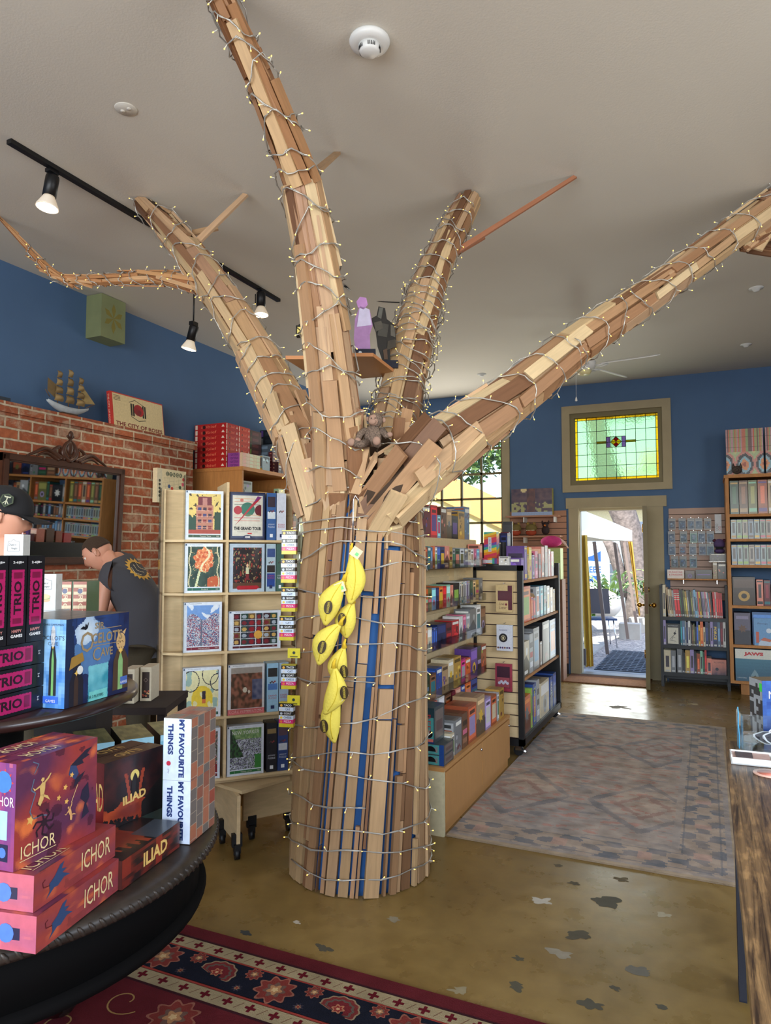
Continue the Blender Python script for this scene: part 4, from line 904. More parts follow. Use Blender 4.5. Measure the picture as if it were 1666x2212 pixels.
q=MB(); q.lathe([(.57,.60),(.585,.60),(.59,.722),(.57,.722)],n=72); q.lathe([(.56,.60),(.60,.597),(.605,.585),(.60,.572),(.56,.575)],n=72); q.build('apron',M_tabin,tb)
q=MB(); q.lathe([(.001,.62),(.16,.60),(.10,.5),(.13,.38),(.09,.28),(.12,.2),(.001,.19)],n=32); q.build('pedestal',M_tabin,tb)
for k in range(4):
    a=R(20+90*k); q=MB(); d=Vector((math.cos(a),math.sin(a),0)); q.tube([d*.05+Vector((0,0,.28)),d*.22+Vector((0,0,.22)),d*.38+Vector((0,0,.1)),d*.46+Vector((0,0,.058))],[.05,.045,.04,.045],10); q.ball(d*.47+Vector((0,0,.052)),(.06,.05,.04),10,8); q.build('leg',M_tab,tb)
q=MB(); q.cyl((0,-.0,.75),(0,0,1.10),.12,n=24); q.build('column',M_tabin,tb)
q=MB(); q.lathe([(.001,1.10),(.395,1.10),(.41,1.108),(.41,1.122),(.40,1.13),(.001,1.13)],n=80); q.build('tier',mat('tier_brown',L(40,24,21),rough=.3,coat=.3),tb)
q=MB(); q.tube([(.555,-.42,.715),(.55,-.425,.66),(.552,-.42,.60)],.0025,6); q.build('white_string',mat('string_white',L(190,186,176),rough=.9),tb); 
# helper: positioned game
def game(name,label,A,yaw,w,d,h,group=None,cat='game box'):
    return thing(name,label,cat,A,R(yaw),group)
def frs(w,d,h):
    return Fr((0,0,0),(1,0,0),(0,0,1),w,h),Fr((0,d,0),(0,-1,0),(0,0,1),d,h),Fr((0,0,h),(1,0,0),(0,1,0),w,d),Fr((w,0,0),(0,1,0),(0,0,1),d,h)
# --- red fantasy boxes ---
def fire(u,v,s=0,warm=1):
    n=nz(u*3.2+s,v*3.2,s)+.5*nz(u*7+s,v*7,s+3); n2=nz(u*2+9,v*2+s,5)
    c=mixc(L(150,56,52),L(88,44,74),max(0,min(1,.5+n2*1.6)))
    if n>.32: c=mixc(c,L(214,110,60),min(1,(n-.32)*3))
    if n<-.35: c=mixc(c,L(60,24,44),.7)
    return c
def bird(q,fr,x,y,s,c,l=4):
    q.pg(fr,[(x,y),(x+.9*s,y+.5*s),(x+1.3*s,y+.55*s),(x+1.0*s,y+.3*s),(x+1.15*s,y+.2*s),(x+.7*s,y+.08*s),(x+.8*s,y-.1*s),(x+.35*s,y-.12*s)],c,l)
    q.pg(fr,[(x,y),(x-.1*s,y-.4*s),(x+.3*s,y-.75*s),(x+.5*s,y-.5*s),(x+.35*s,y-.1*s)],L(52,66,104),l+.5); q.pg(fr,[(x+.3*s,y-.7*s),(x+.9*s,y-.5*s),(x+.6*s,y-.85*s),(x+.2*s,y-1.1*s)],c,l+.6)
def figure(q,fr,x,y,s,c,l=5,rot=0):
    def P(a,b): 
        cr,sr=math.cos(rot),math.sin(rot); return (x+(a*cr-b*sr)*s,y+(a*sr+b*cr)*s)
    q.pg(fr,[P(-.15,0),P(.1,-.05),P(.2,.3),P(.25,.6),P(.05,.72),P(-.15,.55)],c,l); q.pg(fr,[P(.05,.72),P(.18,.78),P(.2,.92),P(.05,.98),P(-.05,.86)],c,l)
    q.pg(fr,[P(.2,.58),P(.5,.75),P(.7,1.0),P(.62,1.02),P(.42,.84),P(.15,.68)],c,l); q.pg(fr,[P(-.12,.6),P(-.45,.5),P(-.6,.65),P(-.52,.42),P(-.1,.48)],c,l)
    q.pg(fr,[P(-.15,.02),P(-.35,-.4),P(-.2,-.6),P(.05,-.3),P(.1,0)],c,l); q.pg(fr,[P(.05,.0),P(.35,-.2),P(.5,-.55),P(.3,-.35),P(-.0,-.1)],c,l)
def ichor_letters(q,fr,x,y,h,w,col,l=6,al='c',rot=0): q.tx(fr,'ICHOR',x,y,h,col,l,w=w,rot=rot)
CR_=L(226,202,150)
def ichor_lid(q,fr,l=1,s=0):
    q.ras(fr,64,64,lambda u,v:fire(u,v,s),l,.6)
    bird(q,fr,.64,.80,.22,L(38,34,52),3); figure(q,fr,.30,.62,.17,L(206,170,104),5,.1); figure(q,fr,.66,.30,.10,L(212,160,104),5,.5)
    for a,b,r in ((.17,.42,.05),(.5,.52,.03),(.58,.6,.03),(.66,.7,.03),(.6,.45,.03)): q.star(fr,a,b,r,L(220,170,90),5,.5,4)
    q.ln(fr,[(.2,.8),(.17,.7),(.22,.66),(.16,.5),(.2,.42),(.3,.42),(.36,.4)],.0025,L(88,104,126),4); q.ln(fr,[(.2,.85),(.25,.93),(.18,.97)],.002,L(88,104,126),4)
    for k in range(7): a=k*.9; q.ln(fr,[(.33,.35),(.33+.1*math.cos(a),.33+.1*math.sin(a)),(.33+.13*math.cos(a+.5),.33+.13*math.sin(a+.5))],.004,L(44,26,40),4)
    q.ci(fr,.33,.34,.035,L(44,26,40),5,9); q.pg(fr,[(.8,.5),(.88,.56),(.9,.4),(.86,.34),(.9,.24),(.8,.2),(.84,.36),(.78,.42)],L(40,36,58),5)
    q.ln(fr,[(.66,.42),(.74,.58)],.0015,L(226,190,130),5); ichor_letters(q,fr,.27,.145,.12,.4,CR_); q.ln(fr,[(.06,.065),(.48,.065)],.0012,CR_,6)
def ichor_side(q,fr):
    q.ras(fr,72,18,lambda u,v:mixc(fire(u,v,4),L(164,72,66),.5)); ichor_letters(q,fr,.73,.52,.55,.38,CR_)
    pts=[(.13,.12),(.17,.3),(.16,.5),(.22,.62),(.28,.86),(.33,.9),(.3,.72),(.36,.66),(.31,.6),(.4,.42),(.33,.44),(.26,.3),(.22,.32),(.2,.12),(.17,.1),(.19,.3)]
    q.pg(fr,pts[:13],L(46,70,110),4); q.ln(fr,[(.17,.45),(.1,.5),(.09,.65),(.12,.7)],.0018,L(90,26,34),4)
def ichor_end(q,fr,l=1):
    q.ras(fr,40,14,lambda u,v:mixc(fire(u,v,8),L(186,96,120),.65)); q.rc(fr,.62,.3,.86,.62,L(22,26,60),3); q.ci(fr,.74,.46,.07,L(70,110,190),4,12); q.rc(fr,.12,.36,.42,.62,L(150,180,226),3)
def ichor_box(A,yaw,flat,label):
    g=game('game_box',label,A,yaw,0,0,0,'red fantasy game boxes')
    q=MB()
    if flat: w,d,h=.258,.255,.068
    else: w,d,h=.215,.062,.203
    q.bb(0,0,0,w,d,h,L(150,44,44)); f,e,t,r=frs(w,d,h)
    if flat: ichor_side(q,f); ichor_end(q,e); ichor_lid(q,t,1,2)
    else:
        ichor_lid(q,f,1,0); q.ras(e,7,26,lambda u,v:mixc(fire(u,v,5),L(120,60,140),.45)); q.ci(e,.5,.82,.34,L(60,110,170),3,14); q.star(e,.5,.82,.42,L(196,60,44),9,.6,2); q.tx(e,'ICHOR',.5,.64,.09,L(236,226,210),4,w=.9)
        q.rc(e,.3,.28,.7,.55,L(150,180,226),3); q.rc(e,.3,.08,.75,.24,L(22,26,60),3); q.ci(e,.52,.16,.16,L(70,110,190),4,12)
        q.ras(t,24,6,lambda u,v:fire(u,v,9)); q.tx(t,'ICHOR',.4,.5,.5,CR_,3,w=.4,rot=180)
    q.build('lid',M_print,g); return g
ichor_box((-1.158,.966,.7528),101.5,True,'red fantasy game box lying flat on the table edge, lowest of the red pile')
ichor_box((-1.175,.972,.8215),101.5,True,'red fantasy game box lying flat on top of another, under the upright red ones')
ichor_box((-1.222,.964,.8902),94.5,False,'upright red fantasy game box showing its full picture, standing on the flat red ones')
ichor_box((-1.287,.96,.8902),94.5,False,'upright red fantasy game box just behind the front one, only its top edge showing')
def iliad_pic(u,v):
    n=nz(u*3,v*3,2)+.4*nz(u*9,v*9,1); edge=.42-.25*abs(u-.45)+n*.12
    if v<edge-.12*u: c=mixc(L(176,72,36),L(120,40,26),max(0,min(1,.5+n)))
    else: c=mixc(L(34,20,24),L(70,30,30),max(0,min(1,.4+n*1.6)))
    if u>.62 and v<.55-.9*(1-u)+n*.1: c=L(28,24,24)
    if abs(u-.5)<.28 and .25<v<.75 and abs(abs(u-.5)-.2*(v))<.025: c=L(150,60,38)
    if v<.14-.2*u+.03*math.sin(u*60): c=L(24,16,18)
    return c
def iliad_box(A,yaw,flat,label):
    g=game('game_box',label,A,yaw,0,0,0,'dark red-brown game boxes'); q=MB()
    if flat: w,d,h=.24,.24,.063
    else: w,d,h=.194,.055,.166
    q.bb(0,0,0,w,d,h,L(56,30,28)); f,e,t,r=frs(w,d,h); gold=L(220,180,104)
    if flat:
        q.ras(f,36,8,lambda u,v:mixc(L(40,26,26),L(128,44,34),1 if .55<u<.66 or (u<.15 and v>.4) else max(0,min(.6,.3+nz(u*6,v*6))))); q.tx(f,'ILIAD',.55,.5,.5,gold,3,w=.42,bold=.03); q.ras(e,10,6,lambda u,v:L(70,34,30))
        q.ras(t,30,30,lambda u,v:L(60,66,74) if (u>.55 and v<.3) else iliad_pic(u,v*.5))
    else:
        q.ras(f,64,64,iliad_pic,1,.6); q.ci(f,.5,.68,.075,L(222,200,110),3,18); q.pg(f,[(.44,.38),(.58,.38),(.55,.62),(.53,.68),(.5,.72),(.47,.66),(.45,.6)],L(26,16,18),4); q.tx(f,'ILIAD',.5,.36,.11,gold,5,w=.46,bold=.04,rot=4)
        for k in range(7): q.ci(f,.05+.07*k,.13-.013*k,.022,L(20,14,16),5,8)
        q.ras(e,4,20,lambda u,v:mixc(L(60,26,26),L(170,50,44),.2+.6*(v<.5))); q.tx(e,'ILIAD',.5,.5,.4,gold,3,w=.9)
        q.ras(t,16,5,lambda u,v:mixc(L(70,50,40),L(96,70,54),.5+nz(u*5,v*5))); q.tx(t,'ILIAD',.5,.5,.5,gold,3,w=.4,rot=180)
    q.build('lid',M_print,g); return g
iliad_box((-1.200,1.2205,.7528),100,True,'dark box with gold lettering lying flat at the table edge, right of the red pile')
iliad_box((-1.36,1.318,.8165),87,False,'upright dark box with a glowing moon picture, standing on the flat dark one')
iliad_box((-1.418,1.315,.8165),87,False,'upright dark box behind the moon-picture box, only its top showing')
def fav_box(z,label):
    g=game('game_box',label,(-1.2275,1.479,z),103,0,0,0,'white boxes with blue lettering'); w,d,h=.145,.078,.158; q=MB(); q.bb(0,0,0,w,d,h,L(206,220,240)); f,e,t,r=frs(w,d,h)
    bl=L(30,52,110); q.tx(e,'MY FAVOURITE',.66,.52,.2,bl,3,w=.94,rot=270,bold=.05); q.tx(e,'THINGS',.26,.66,.2,bl,3,w=.5,rot=270,bold=.05); q.ci(e,.2,.27,.08,L(190,40,70),3,12); q.tx(e,'play',.2,.14,.09,L(120,110,130),3,rot=270)
    rn=random.Random(7)
    def bk(fr,nx,ny):
        q.rc(fr,0,0,1,1,L(176,160,140),1)
        for j in range(ny):
            x=-.2+.1*(j%2)
            while x<1:
                wv=.18+.16*rn.random(); a,b=max(0,x+.01),min(1,x+wv)
                if b>a: q.rc(fr,j/ny+.012,a,(j+1)/ny-.012,b,rn.choice([L(158,98,74),L(136,82,66),L(120,104,98),L(172,126,100),L(104,96,92),L(142,66,52)]),3)
                x+=wv
    bk(f,4,0+4) ; bk(t,3,3); q.build('lid',M_print,g)
fav_box(.7528,'white box with blue lettering and brick-patterned side on the table rim, lower of two'); fav_box(.9115,'white box with blue lettering and brick-patterned side, upper of two')
gb('game_box','brown patterned box behind the white boxes with blue lettering',(-1.345,1.62,.7528),R(120),.1,.06,.17,(160,110,70),5,style=4)
# pale landscape boxes lined up behind
for k in range(4):
    g=game('game_box',f'pale landscape box under the upper tier, {ORD[k]} of the slanting row from the left',(-1.64+.062*k,1.46+.052*k,.7528),55,0,0,0,'slanting row of landscape boxes'); w,d,h=.095,.19,.185; q=MB(); q.bb(0,0,0,w,d,h,L(40,40,36)); f,e,t,r=frs(w,d,h)
    g.location=Vector((-1.745+.105*k*.62,1.44+.105*k*.9,.7528)); g.rotation_euler=(0,0,R(55)); 
    q.ras(f,10,20,lambda u,v:mixc(L(120,180,210),L(90,140,100),max(0,min(1,.6+nz(u*4,v*5,k)*1.5-(v-.5)))) if v<.9 else L(150,196,214)); q.ras(t,8,14,lambda u,v:mixc(L(150,146,100),L(110,112,76),max(0,min(1,.5+nz(u*5,v*5,k)*1.4)))); q.ras(r,10,16,lambda u,v:L(60,66,50))
    q.build('lid',M_print,g)
# ocelot-style box x3 on the tier
def cave(u,v):
    n=nz(u*4,v*4,1)+.5*nz(u*10,v*10,4); d=math.hypot(u-.42,(v-.78)*1.0); c=mixc(L(40,66,120),L(26,34,70),max(0,min(1,d*1.4+n*.5)))
    tr_=abs(nz(u*11,v*1.6,7)); c=mixc(c,L(24,34,66),max(0,.8-tr_*5)) if (u<.3 or u>.72) else c
    if math.hypot(u-.3,v-.82)<.17+n*.06: c=mixc(L(206,218,226),L(110,150,196),max(0,min(1,math.hypot(u-.3,v-.82)*3.2)))
    elif math.hypot(u-.42,v-.62)<.28+n*.1: c=mixc(c,L(96,140,190),.6)
    if abs(u-.5)<.16 and v<.42: c=mixc(L(54,140,160),L(120,190,200),max(0,min(1,.4+n)))
    if v<.12 and abs(u-.5)<.15: c=L(110,190,186)
    if u<.12+n*.04: c=L(26,40,72)
    return c
def coat(q,fr,x,y,s,body,vest,head,l=3):
    q.pg(fr,[(x-.16*s,y),(x-.15*s,y+.45*s),(x-.08*s,y+.62*s),(x+.08*s,y+.62*s),(x+.17*s,y+.45*s),(x+.17*s,y)],body,l); q.pg(fr,[(x-.05*s,y),(x-.05*s,y+.45*s),(x,y+.6*s),(x+.05*s,y+.45*s),(x+.05*s,y)],vest,l+.5)
    q.ci(fr,x,y+.74*s,.1*s,head,l+1,14,ry=.14*s); q.star(fr,x,y+.6*s,.05*s,L(220,180,90),4,.5,l+1.5)
for k in range(3):
    g=game('game_box',['large blue picture box with bat and gold lettering, front of the upper tier','large blue picture box directly behind the front blue one, only its top showing','rearmost of the three large blue boxes on the upper tier'][k],(-1.393-.073*k,1.222-.012*k,1.1315),98,0,0,0,'large blue picture boxes'); w,d,h=.236,.072,.21; q=MB(); q.bb(0,0,0,w,d,h,L(40,56,96)); f,e,t,r=frs(w,d,h)
    q.ras(f,70,62,cave,1,.6); gd=L(150,128,96)
    coat(q,f,.16,.0,.62,L(30,30,42),L(60,44,38),L(34,36,48)); q.pg(f,[(.05,.42),(.27,.5),(.24,.6),(.08,.56)],L(150,116,54),6); q.ci(f,.21,.4,.045,L(214,214,210),6,12)
    coat(q,f,.86,.05,.8,L(74,56,42),L(130,170,110),L(196,160,110)); q.pg(f,[(.8,.72),(.82,.8),(.85,.75)],L(196,160,110),6); q.pg(f,[(.92,.73),(.95,.8),(.88,.76)],L(196,160,110),6)
    for j in range(9): q.ci(f,.81+.012*j,.62+.05*math.sin(j*2.2),.006,L(60,44,30),7,6)
    q.tx(f,'CHRIS DAHLMAN',.5,.965,.02,L(50,60,90),6,w=.2); q.tx(f,'SIR',.50,.885,.075,gd,6,w=.15,bold=.02); q.tx(f,'O',.31,.71,.24,gd,6,w=.2,bold=.0); q.tx(f,'CELOT\'S',.63,.735,.13,gd,6,w=.5,bold=.02); q.tx(f,'C',.46,.545,.16,gd,6,w=.12); q.tx(f,'AVE',.62,.555,.1,gd,6,w=.2,bold=.02); q.ln(f,[(.48,.84),(.86,.84)],.0018,gd,6); q.ln(f,[(.4,.645),(.86,.645)],.0018,gd,6)
    q.pg(f,[(.2,.87),(.24,.9),(.27,.89),(.28,.93),(.3,.9),(.33,.95),(.31,.87),(.28,.85),(.26,.86)],L(18,20,30),6); q.tx(f,'FOR 2 PLAYERS',.45,.05,.035,L(20,70,80),6,w=.26); q.rc(f,.86,.1,.98,.2,L(70,100,170),6); q.tx(f,'GAMES',.92,.13,.03,L(236,236,240),7)
    q.ras(e,8,24,lambda u,v:mixc(L(70,130,200),L(150,200,240),max(0,min(1,v+nz(u*3,v*5))))); q.tx(e,'OCELOT\'S',.5,.79,.05,L(60,70,90),4,w=.9); q.tx(e,'SIR',.5,.86,.035,L(60,70,90),4); q.tx(e,'CAVE',.5,.725,.04,L(60,70,90),4); q.tx(e,'CHRIS DAHLMAN',.5,.94,.02,L(40,50,80),4,w=.8); coat(q,e,.5,.14,.9,L(40,44,50),L(120,180,110),L(200,206,210)); q.rc(e,.1,.05,.75,.13,L(60,110,220),6); q.tx(e,'GAMES',.45,.08,.03,L(236,236,240),7)
    q.ras(t,18,6,lambda u,v:mixc(L(110,108,104),L(84,84,86),max(0,min(1,.5+nz(u*6,v*6,k)))))
    q.build('lid',M_print,g)
# magenta and black boxes
def trio(A,yaw,upright,label,w=.145,d=.15,h=.052):
    g=game('game_box',label,A,yaw,0,0,0,'magenta and black boxes'); q=MB(); mg=L(170,26,92); bk=L(16,14,18)
    if upright: W_,D_,H_=h,.11,w
    else: W_,D_,H_=w,d,h
    q.bb(0,0,0,W_,D_,H_,bk)
    f,e,t,r=frs(W_,D_,H_); T_=L(40,14,28)
    def stamp(fr,rot,pos,l=1):
        if rot==0:
            q.rc(fr,0,.14,.80,.86,mg,l); 
            for j in range(16): q.ci(fr,.01+.0525*j,.14,.008,bk,l+1,6); q.ci(fr,.01+.0525*j,.86,.008,bk,l+1,6)
            q.tx(fr,'TRIO',.42,.5,.42,T_,l+2,w=.46,bold=.03); q.rc(fr,.68,.24,.77,.76,L(120,14,60),l+2); q.rc(fr,.03,.24,.10,.76,L(120,14,60),l+2); q.tx(fr,'2-6',.91,.5,.03,L(226,226,226),l+2,rot=270)
        else:
            q.rc(fr,.14,.2,.86,.84,mg,l)
            for j in range(13): q.ci(fr,.14,.21+.05*j,.025,bk,l+1,6); q.ci(fr,.86,.21+.05*j,.025,bk,l+1,6)
            q.tx(fr,'TRIO',.5,.52,.42,T_,l+2,w=.38,rot=90,bold=.03); q.rc(fr,.26,.74,.74,.81,L(120,14,60),l+2); q.rc(fr,.26,.23,.74,.29,L(120,14,60),l+2); q.tx(fr,'2-6|8+',.5,.92,.035,L(230,230,230),l+2,w=.6,bold=.02); q.tx(fr,'HAPPY',.5,.145,.035,L(240,160,150),l+2,w=.55); q.tx(fr,'GAMES',.5,.09,.035,L(230,230,230),l+2,w=.65,bold=.03)
    stamp(f,1 if upright else 0,0)
    if upright: q.rc(t,0,0,1,1,L(120,150,116),1)
    q.build('lid',M_print,g); return g
for k in range(3): trio((-1.428,1.030,1.1315+.054*k),98,False,f'magenta and black box lying flat at the left edge of the tier, {["lowest","middle","topmost"][k]} of three',w=.185,h=.052)
for k in range(3): trio((-1.43-.008*k+.012,1.037+.0545*k,1.2945),98,True,f'magenta and black box standing upright on the flat ones, {["left","middle","right"][k]} of three',w=.20)
for k in range(0): trio((-1.42,.865+.0*k,1.1315+.054*k),98,False,f'magenta and black box at the far left of the tier, {["bottom","centre","top"][k]} of its pile',w=.15,h=.052)
# white boxes with cake pictures
def drawn(A,yaw,label,pic,w=.096,d=.055,h=.135):
    g=game('game_box',label,A,yaw,0,0,0,'white boxes with food pictures'); q=MB(); q.bb(0,0,0,w,d,h,L(178,180,180)); f,e,t,r=frs(w,d,h); q.rc(e,0,0,1,1,L(166,192,226),1)
    q.ring(f,.5,.72,.0,.0,L(60,60,60)); bx=[(.2,.58),(.2,.82),(.4,.84),(.5,.88),(.6,.84),(.8,.82),(.8,.58),(.2,.58)]; q.ln(f,bx,.0012,L(96,96,98),2)
    q.tx(f,"Drawn n'",.46,.75,.07,L(60,60,64),3,w=.42,shear=.3); q.tx(f,'Hungry',.54,.65,.07,L(60,60,64),3,w=.34,shear=.3)
    if pic=='cake': q.ci(f,.5,.16,.27,L(176,120,96),2,20,ry=.07); q.rc(f,.3,.17,.7,.4,L(140,92,64),3); q.ci(f,.5,.4,.2,L(196,130,120),4,18,ry=.045); [q.ci(f,.36+.07*j,.43,.03,L(206,110,104),5,8) for j in range(5)]
    else: q.ci(f,.45,.28,.3,L(196,150,104),2,20,ry=.06); q.ci(f,.45,.33,.29,L(120,150,80),3,20,ry=.04); q.ci(f,.45,.38,.3,L(206,164,116),4,20,ry=.07)
    q.build('box',M_print,g)
sup=(-1.66,1.32)
DB=[((10,1238),'cake','white food-drawing box with a cake, top of the white pile at the left',2.02),((12,1330),'cake','white food-drawing box directly beneath the top cake box',2.02),((76,1318),'sandwich','white food-drawing box with a sandwich, right of the two stacked cake boxes',2.05)]
for (px,py),pic,lab,dd in DB:
    P_=at(px-3,py,d=dd); P_.z=1.438 if lab.startswith('white food-drawing box with a cake') else (1.334 if 'sandwich' in lab else 1.3215); drawn(P_,26,lab,pic,w=.062 if 'sand' in lab else .054,d=.042,h=.105 if 'sand' in lab else .116)
pb=at(30,1400,d=2.02)
gb('game_box','grey-topped box on the upper tier hidden beneath the white food boxes',(pb.x-.06,pb.y-.02,1.1315),R(26),.10,.07,.189,'silver',9)
sb_=at(80,1330,d=2.05)
gb('game_box','silver box on the upper tier beneath the white sandwich box',(sb_.x-.01,sb_.y-.005,1.1315),R(26),.08,.06,.202,'silver',10)
for k in range(2):
    P_=at(122+33*k,1318,d=2.35); g=game('game_box','striped red and cream box behind the blue boxes, '+('nearer the white sandwich box' if k==0 else 'nearer the bending person'),(P_.x,P_.y,P_.z-.05),26,0,0,0,'striped boxes'); w,d,h=.048,.11,.145; q=MB(); q.bb(0,0,0,w,d,h,L(60,90,54)); f,e,t,r=frs(w,d,h); 
    q.rc(f,.08,0,1,1,L(150,70,50),1); [q.rc(f,.1,.06+.16*j,.98,.13+.16*j,L(206,186,150),2) for j in range(6)]; q.tx(f,'DRICTO',.6,.45,.32,L(226,206,170),4,w=.8,rot=270); q.ci(f,.55,.78,.18,L(60,70,110),5,10); q.build('box',M_print,g)
    if k==0: gp=g
st=at(142,1330,d=2.35)
bs=thing('box_riser','dark riser block behind the tier carrying the striped boxes','riser',(st.x,st.y,0),R(26)); q=MB(); q.bb(-.08,-.03,.7528,.12,.12,st.z-.053+.0,L(30,24,22)); q.build('block',M_matte,bs)
# cream photo boxes further back, low display
for k in range(3):
    P_=at(228+37*k,1530,d=2.75+.05*k); g=game('game_box',f'cream box with dark food photo behind the table, {["left","middle","right"][k]} of three',(P_.x,P_.y,.902),26,0,0,0,'cream photo boxes'); w,d,h=.044,.11,.135; q=MB(); q.bb(0,0,0,w,d,h,L(196,184,160)); f,e,t,r=frs(w,d,h); q.rc(f,.16,.08,.84,.86,L(50,38,36)); q.ring(f,.5,.62,.16,.2,L(150,130,120),3,4); rn=random.Random(k)
    for j in range(12): q.ci(f,.2+.6*rn.random(),.12+.18*rn.random(),.08,rn.choice([L(170,80,60),L(206,160,110),L(120,50,40)]),3+j*.2,7)
    q.build('box',M_print,g)
P_=at(290,1560,d=2.85); ct=thing('side_table','low dark side table behind the round table','table',(P_.x,P_.y,0),R(26)); q=MB(); q.bb(-.26,-.12,.872,.16,.22,.90,L(40,28,24)); q.build('tabletop',M_matte,ct)
for x in (-.2,.14):
    for y in (-.1,.2): q=MB(); q.bb(x-.015,y-.015,.0105,x+.015,y+.015,.872,L(30,22,20)); q.build('leg',M_matte,ct)
# ================= PUZZLE DISPLAY RACK =================
RA=46.9; RO=Vector((-2.415,2.838,0))
rk=thing('puzzle_display_rack','birch plywood puzzle display tower on black casters left of the plank tree','display rack',RO,R(RA))
ZS=[.345,.655,.985,1.285,1.557,1.838]
q=MB()
for z in ZS[:-1]: 
    q=MB(); q.face([(-.10,.06,z),(-.0,-.012,z),(.585,-.012,z),(.585,.3,z),(-.1,.3,z)][::-1]); q.face([(-.10,.06,z+.012),(-.0,-.012,z+.012),(.585,-.012,z+.012),(.585,.3,z+.012),(-.1,.3,z+.012)])
    for a,b in (((-.10,.06),(0,-.012)),((0,-.012),(.585,-.012)),((.585,-.012),(.585,.3)),((-.1,.3),(-.1,.06))): q.face([(*a,z),(*b,z),(*b,z+.012),(*a,z+.012)])
    q.build('shelf',M_birch,rk)
q=MB(); q.bb(.206,-.01,.357,.219,.3,1.87); q.build('divider',M_birch,rk)
q=MB(); q.bb(-.1,.10,.357,.585,.112,1.83); q.build('back_panel',M_birch,rk)
q=MB(); q.bb(-.1,.06,.357,-.092,.3,1.83); q.build('fin_panel',M_birch,rk)
q=MB(); q.bb(-.006,-.02,.357,-.003,.06,1.90);q.bb(.59,-.04,.357,.593,.25,1.86);q.bb(-.12,.0,.9,-.117,.12,1.83); q.build('acrylic_guard',M_acr,rk)
q=MB(); q.bb(-.08,.02,.325,.58,.5,.344); q.build('base_board',M_birch,rk)
# fixed base with fins and casters, in world space relative to rack
bs=MB(); Mi=Matrix.Translation(RO)@Matrix.Rotation(R(RA),4,'Z'); inv=Mi.inverted()
def W2(p): return inv@Vector(p)
c0=Vector((-2.127,2.95,0)); 
pts=[c0,Vector((-2.03,3.24,0)),Vector((-2.2,3.45,0)),Vector((-2.5,3.2,0)),Vector((-2.42,3.02,0))]
top=[W2((p.x,p.y,.322)) for p in pts]; bot=[W2((p.x,p.y,.306)) for p in pts]
bs.face(top);bs.face(bot[::-1])
for i in range(5): bs.face([bot[i],bot[(i+1)%5],top[(i+1)%5],top[i]])
bs.build('base_top',M_birch,rk)
def wall(a,b,z0,z1,t=.018):
    q=MB(); a=Vector((*a,0));b=Vector((*b,0)); n=(b-a).cross(Vector((0,0,1))).normalized()*t; P=[W2((p.x,p.y,z)) for z in(z0,z1) for p in (a,b,b-n,a-n)]
    q.face(P[:4][::-1]);q.face(P[4:]); 
    for i in range(4): q.face([P[i],P[(i+1)%4],P[4+(i+1)%4],P[4+i]])
    q.build('base_panel',M_birch,rk)
wall((-2.12,2.93),(-2.45,3.18),.075,.306); wall((-2.24,3.12),(-2.05,3.40),.10,.306); wall((-2.45,3.18),(-2.3,3.45),.1,.306)
for p in ((-2.135,2.925),(-2.32,3.05),(-2.215,3.16),(-2.10,3.34)):
    q=MB(); c=W2((p[0],p[1],0)); q.cyl(c+Vector((-.012,0,.028)),c+Vector((.012,0,.028)),.028,n=20); q.bb(c.x-.016,c.y-.02,.035,c.x+.016,c.y+.02,.075); q.box(c+Vector((0,.01,.09)),(.05,.03,.06)); q.cyl(c+Vector((-.016,0,.028)),c+Vector((.016,0,.028)),.008,n=8); q.build('caster',M_blackp,rk)
PW,PH_,PD=.19,.252,.048
wt=(214,222,232)
def puzzle(row,x,label,pic,band,bandtxt='',w=PW,h=PH_,y=.0,d=PD,lip=None,mg=.055,tilt=0,edge=wt):
    P_=Mi@Vector((x,y,ZS[row]+.0125)); g=game('puzzle_box',label,P_,RA+tilt,0,0,0,'jigsaw puzzles on the birch rack'); q=MB(); q.bb(0,0,0,w,d,h,L(edge)); f,e,t,r=frs(w,d,h); q.rc(e,0,0,1,1,L(sh_(edge,.8)),1)
    rn=random.Random(int(x*100)+row); [q.rc(e,.2,.1+.2*k,.8,.22+.2*k,L(CD[rn.choice(['maroon','olive','grey','navy','tan'])]),2) for k in range(4)]
    y0=.12 if band else mg; m=mg*1.5
    F2=f.sub(m,y0,1-m*.8,1-m*.75); q.ras(F2,56,70,pic,1,.5)
    if band:
        q.rc(f,m,.045,1-m*.8,.1,L(band),2); q.tx(f,bandtxt,.53,.072,.028,L(214,206,190),4,w=-.3); q.rc(f,m+.12,.045,m+.125,.1,L(214,206,190),3); q.tx(f,'1000',.86,.072,.022,L(214,206,190),4)
        q.tx(f,'PUZZLE COMPANY',.3,.972,.018,L(90,100,110),3,w=.34); q.rc(f,.015,.955,.05,.99,L(60,80,110),3)
    if lip: q.rc(f,0,0,1,.11,L(206,110,112),1); q.tx(f,'LORE PEMBERTON',.5,.055,.05,L(226,160,160),3,w=.9)
    return g,q,f,t
def blob(u,v,x,y,r,k=1.): return math.hypot(u-x,(v-y)*k)<r
def fin(g,q): q.build('box',M_print,g)
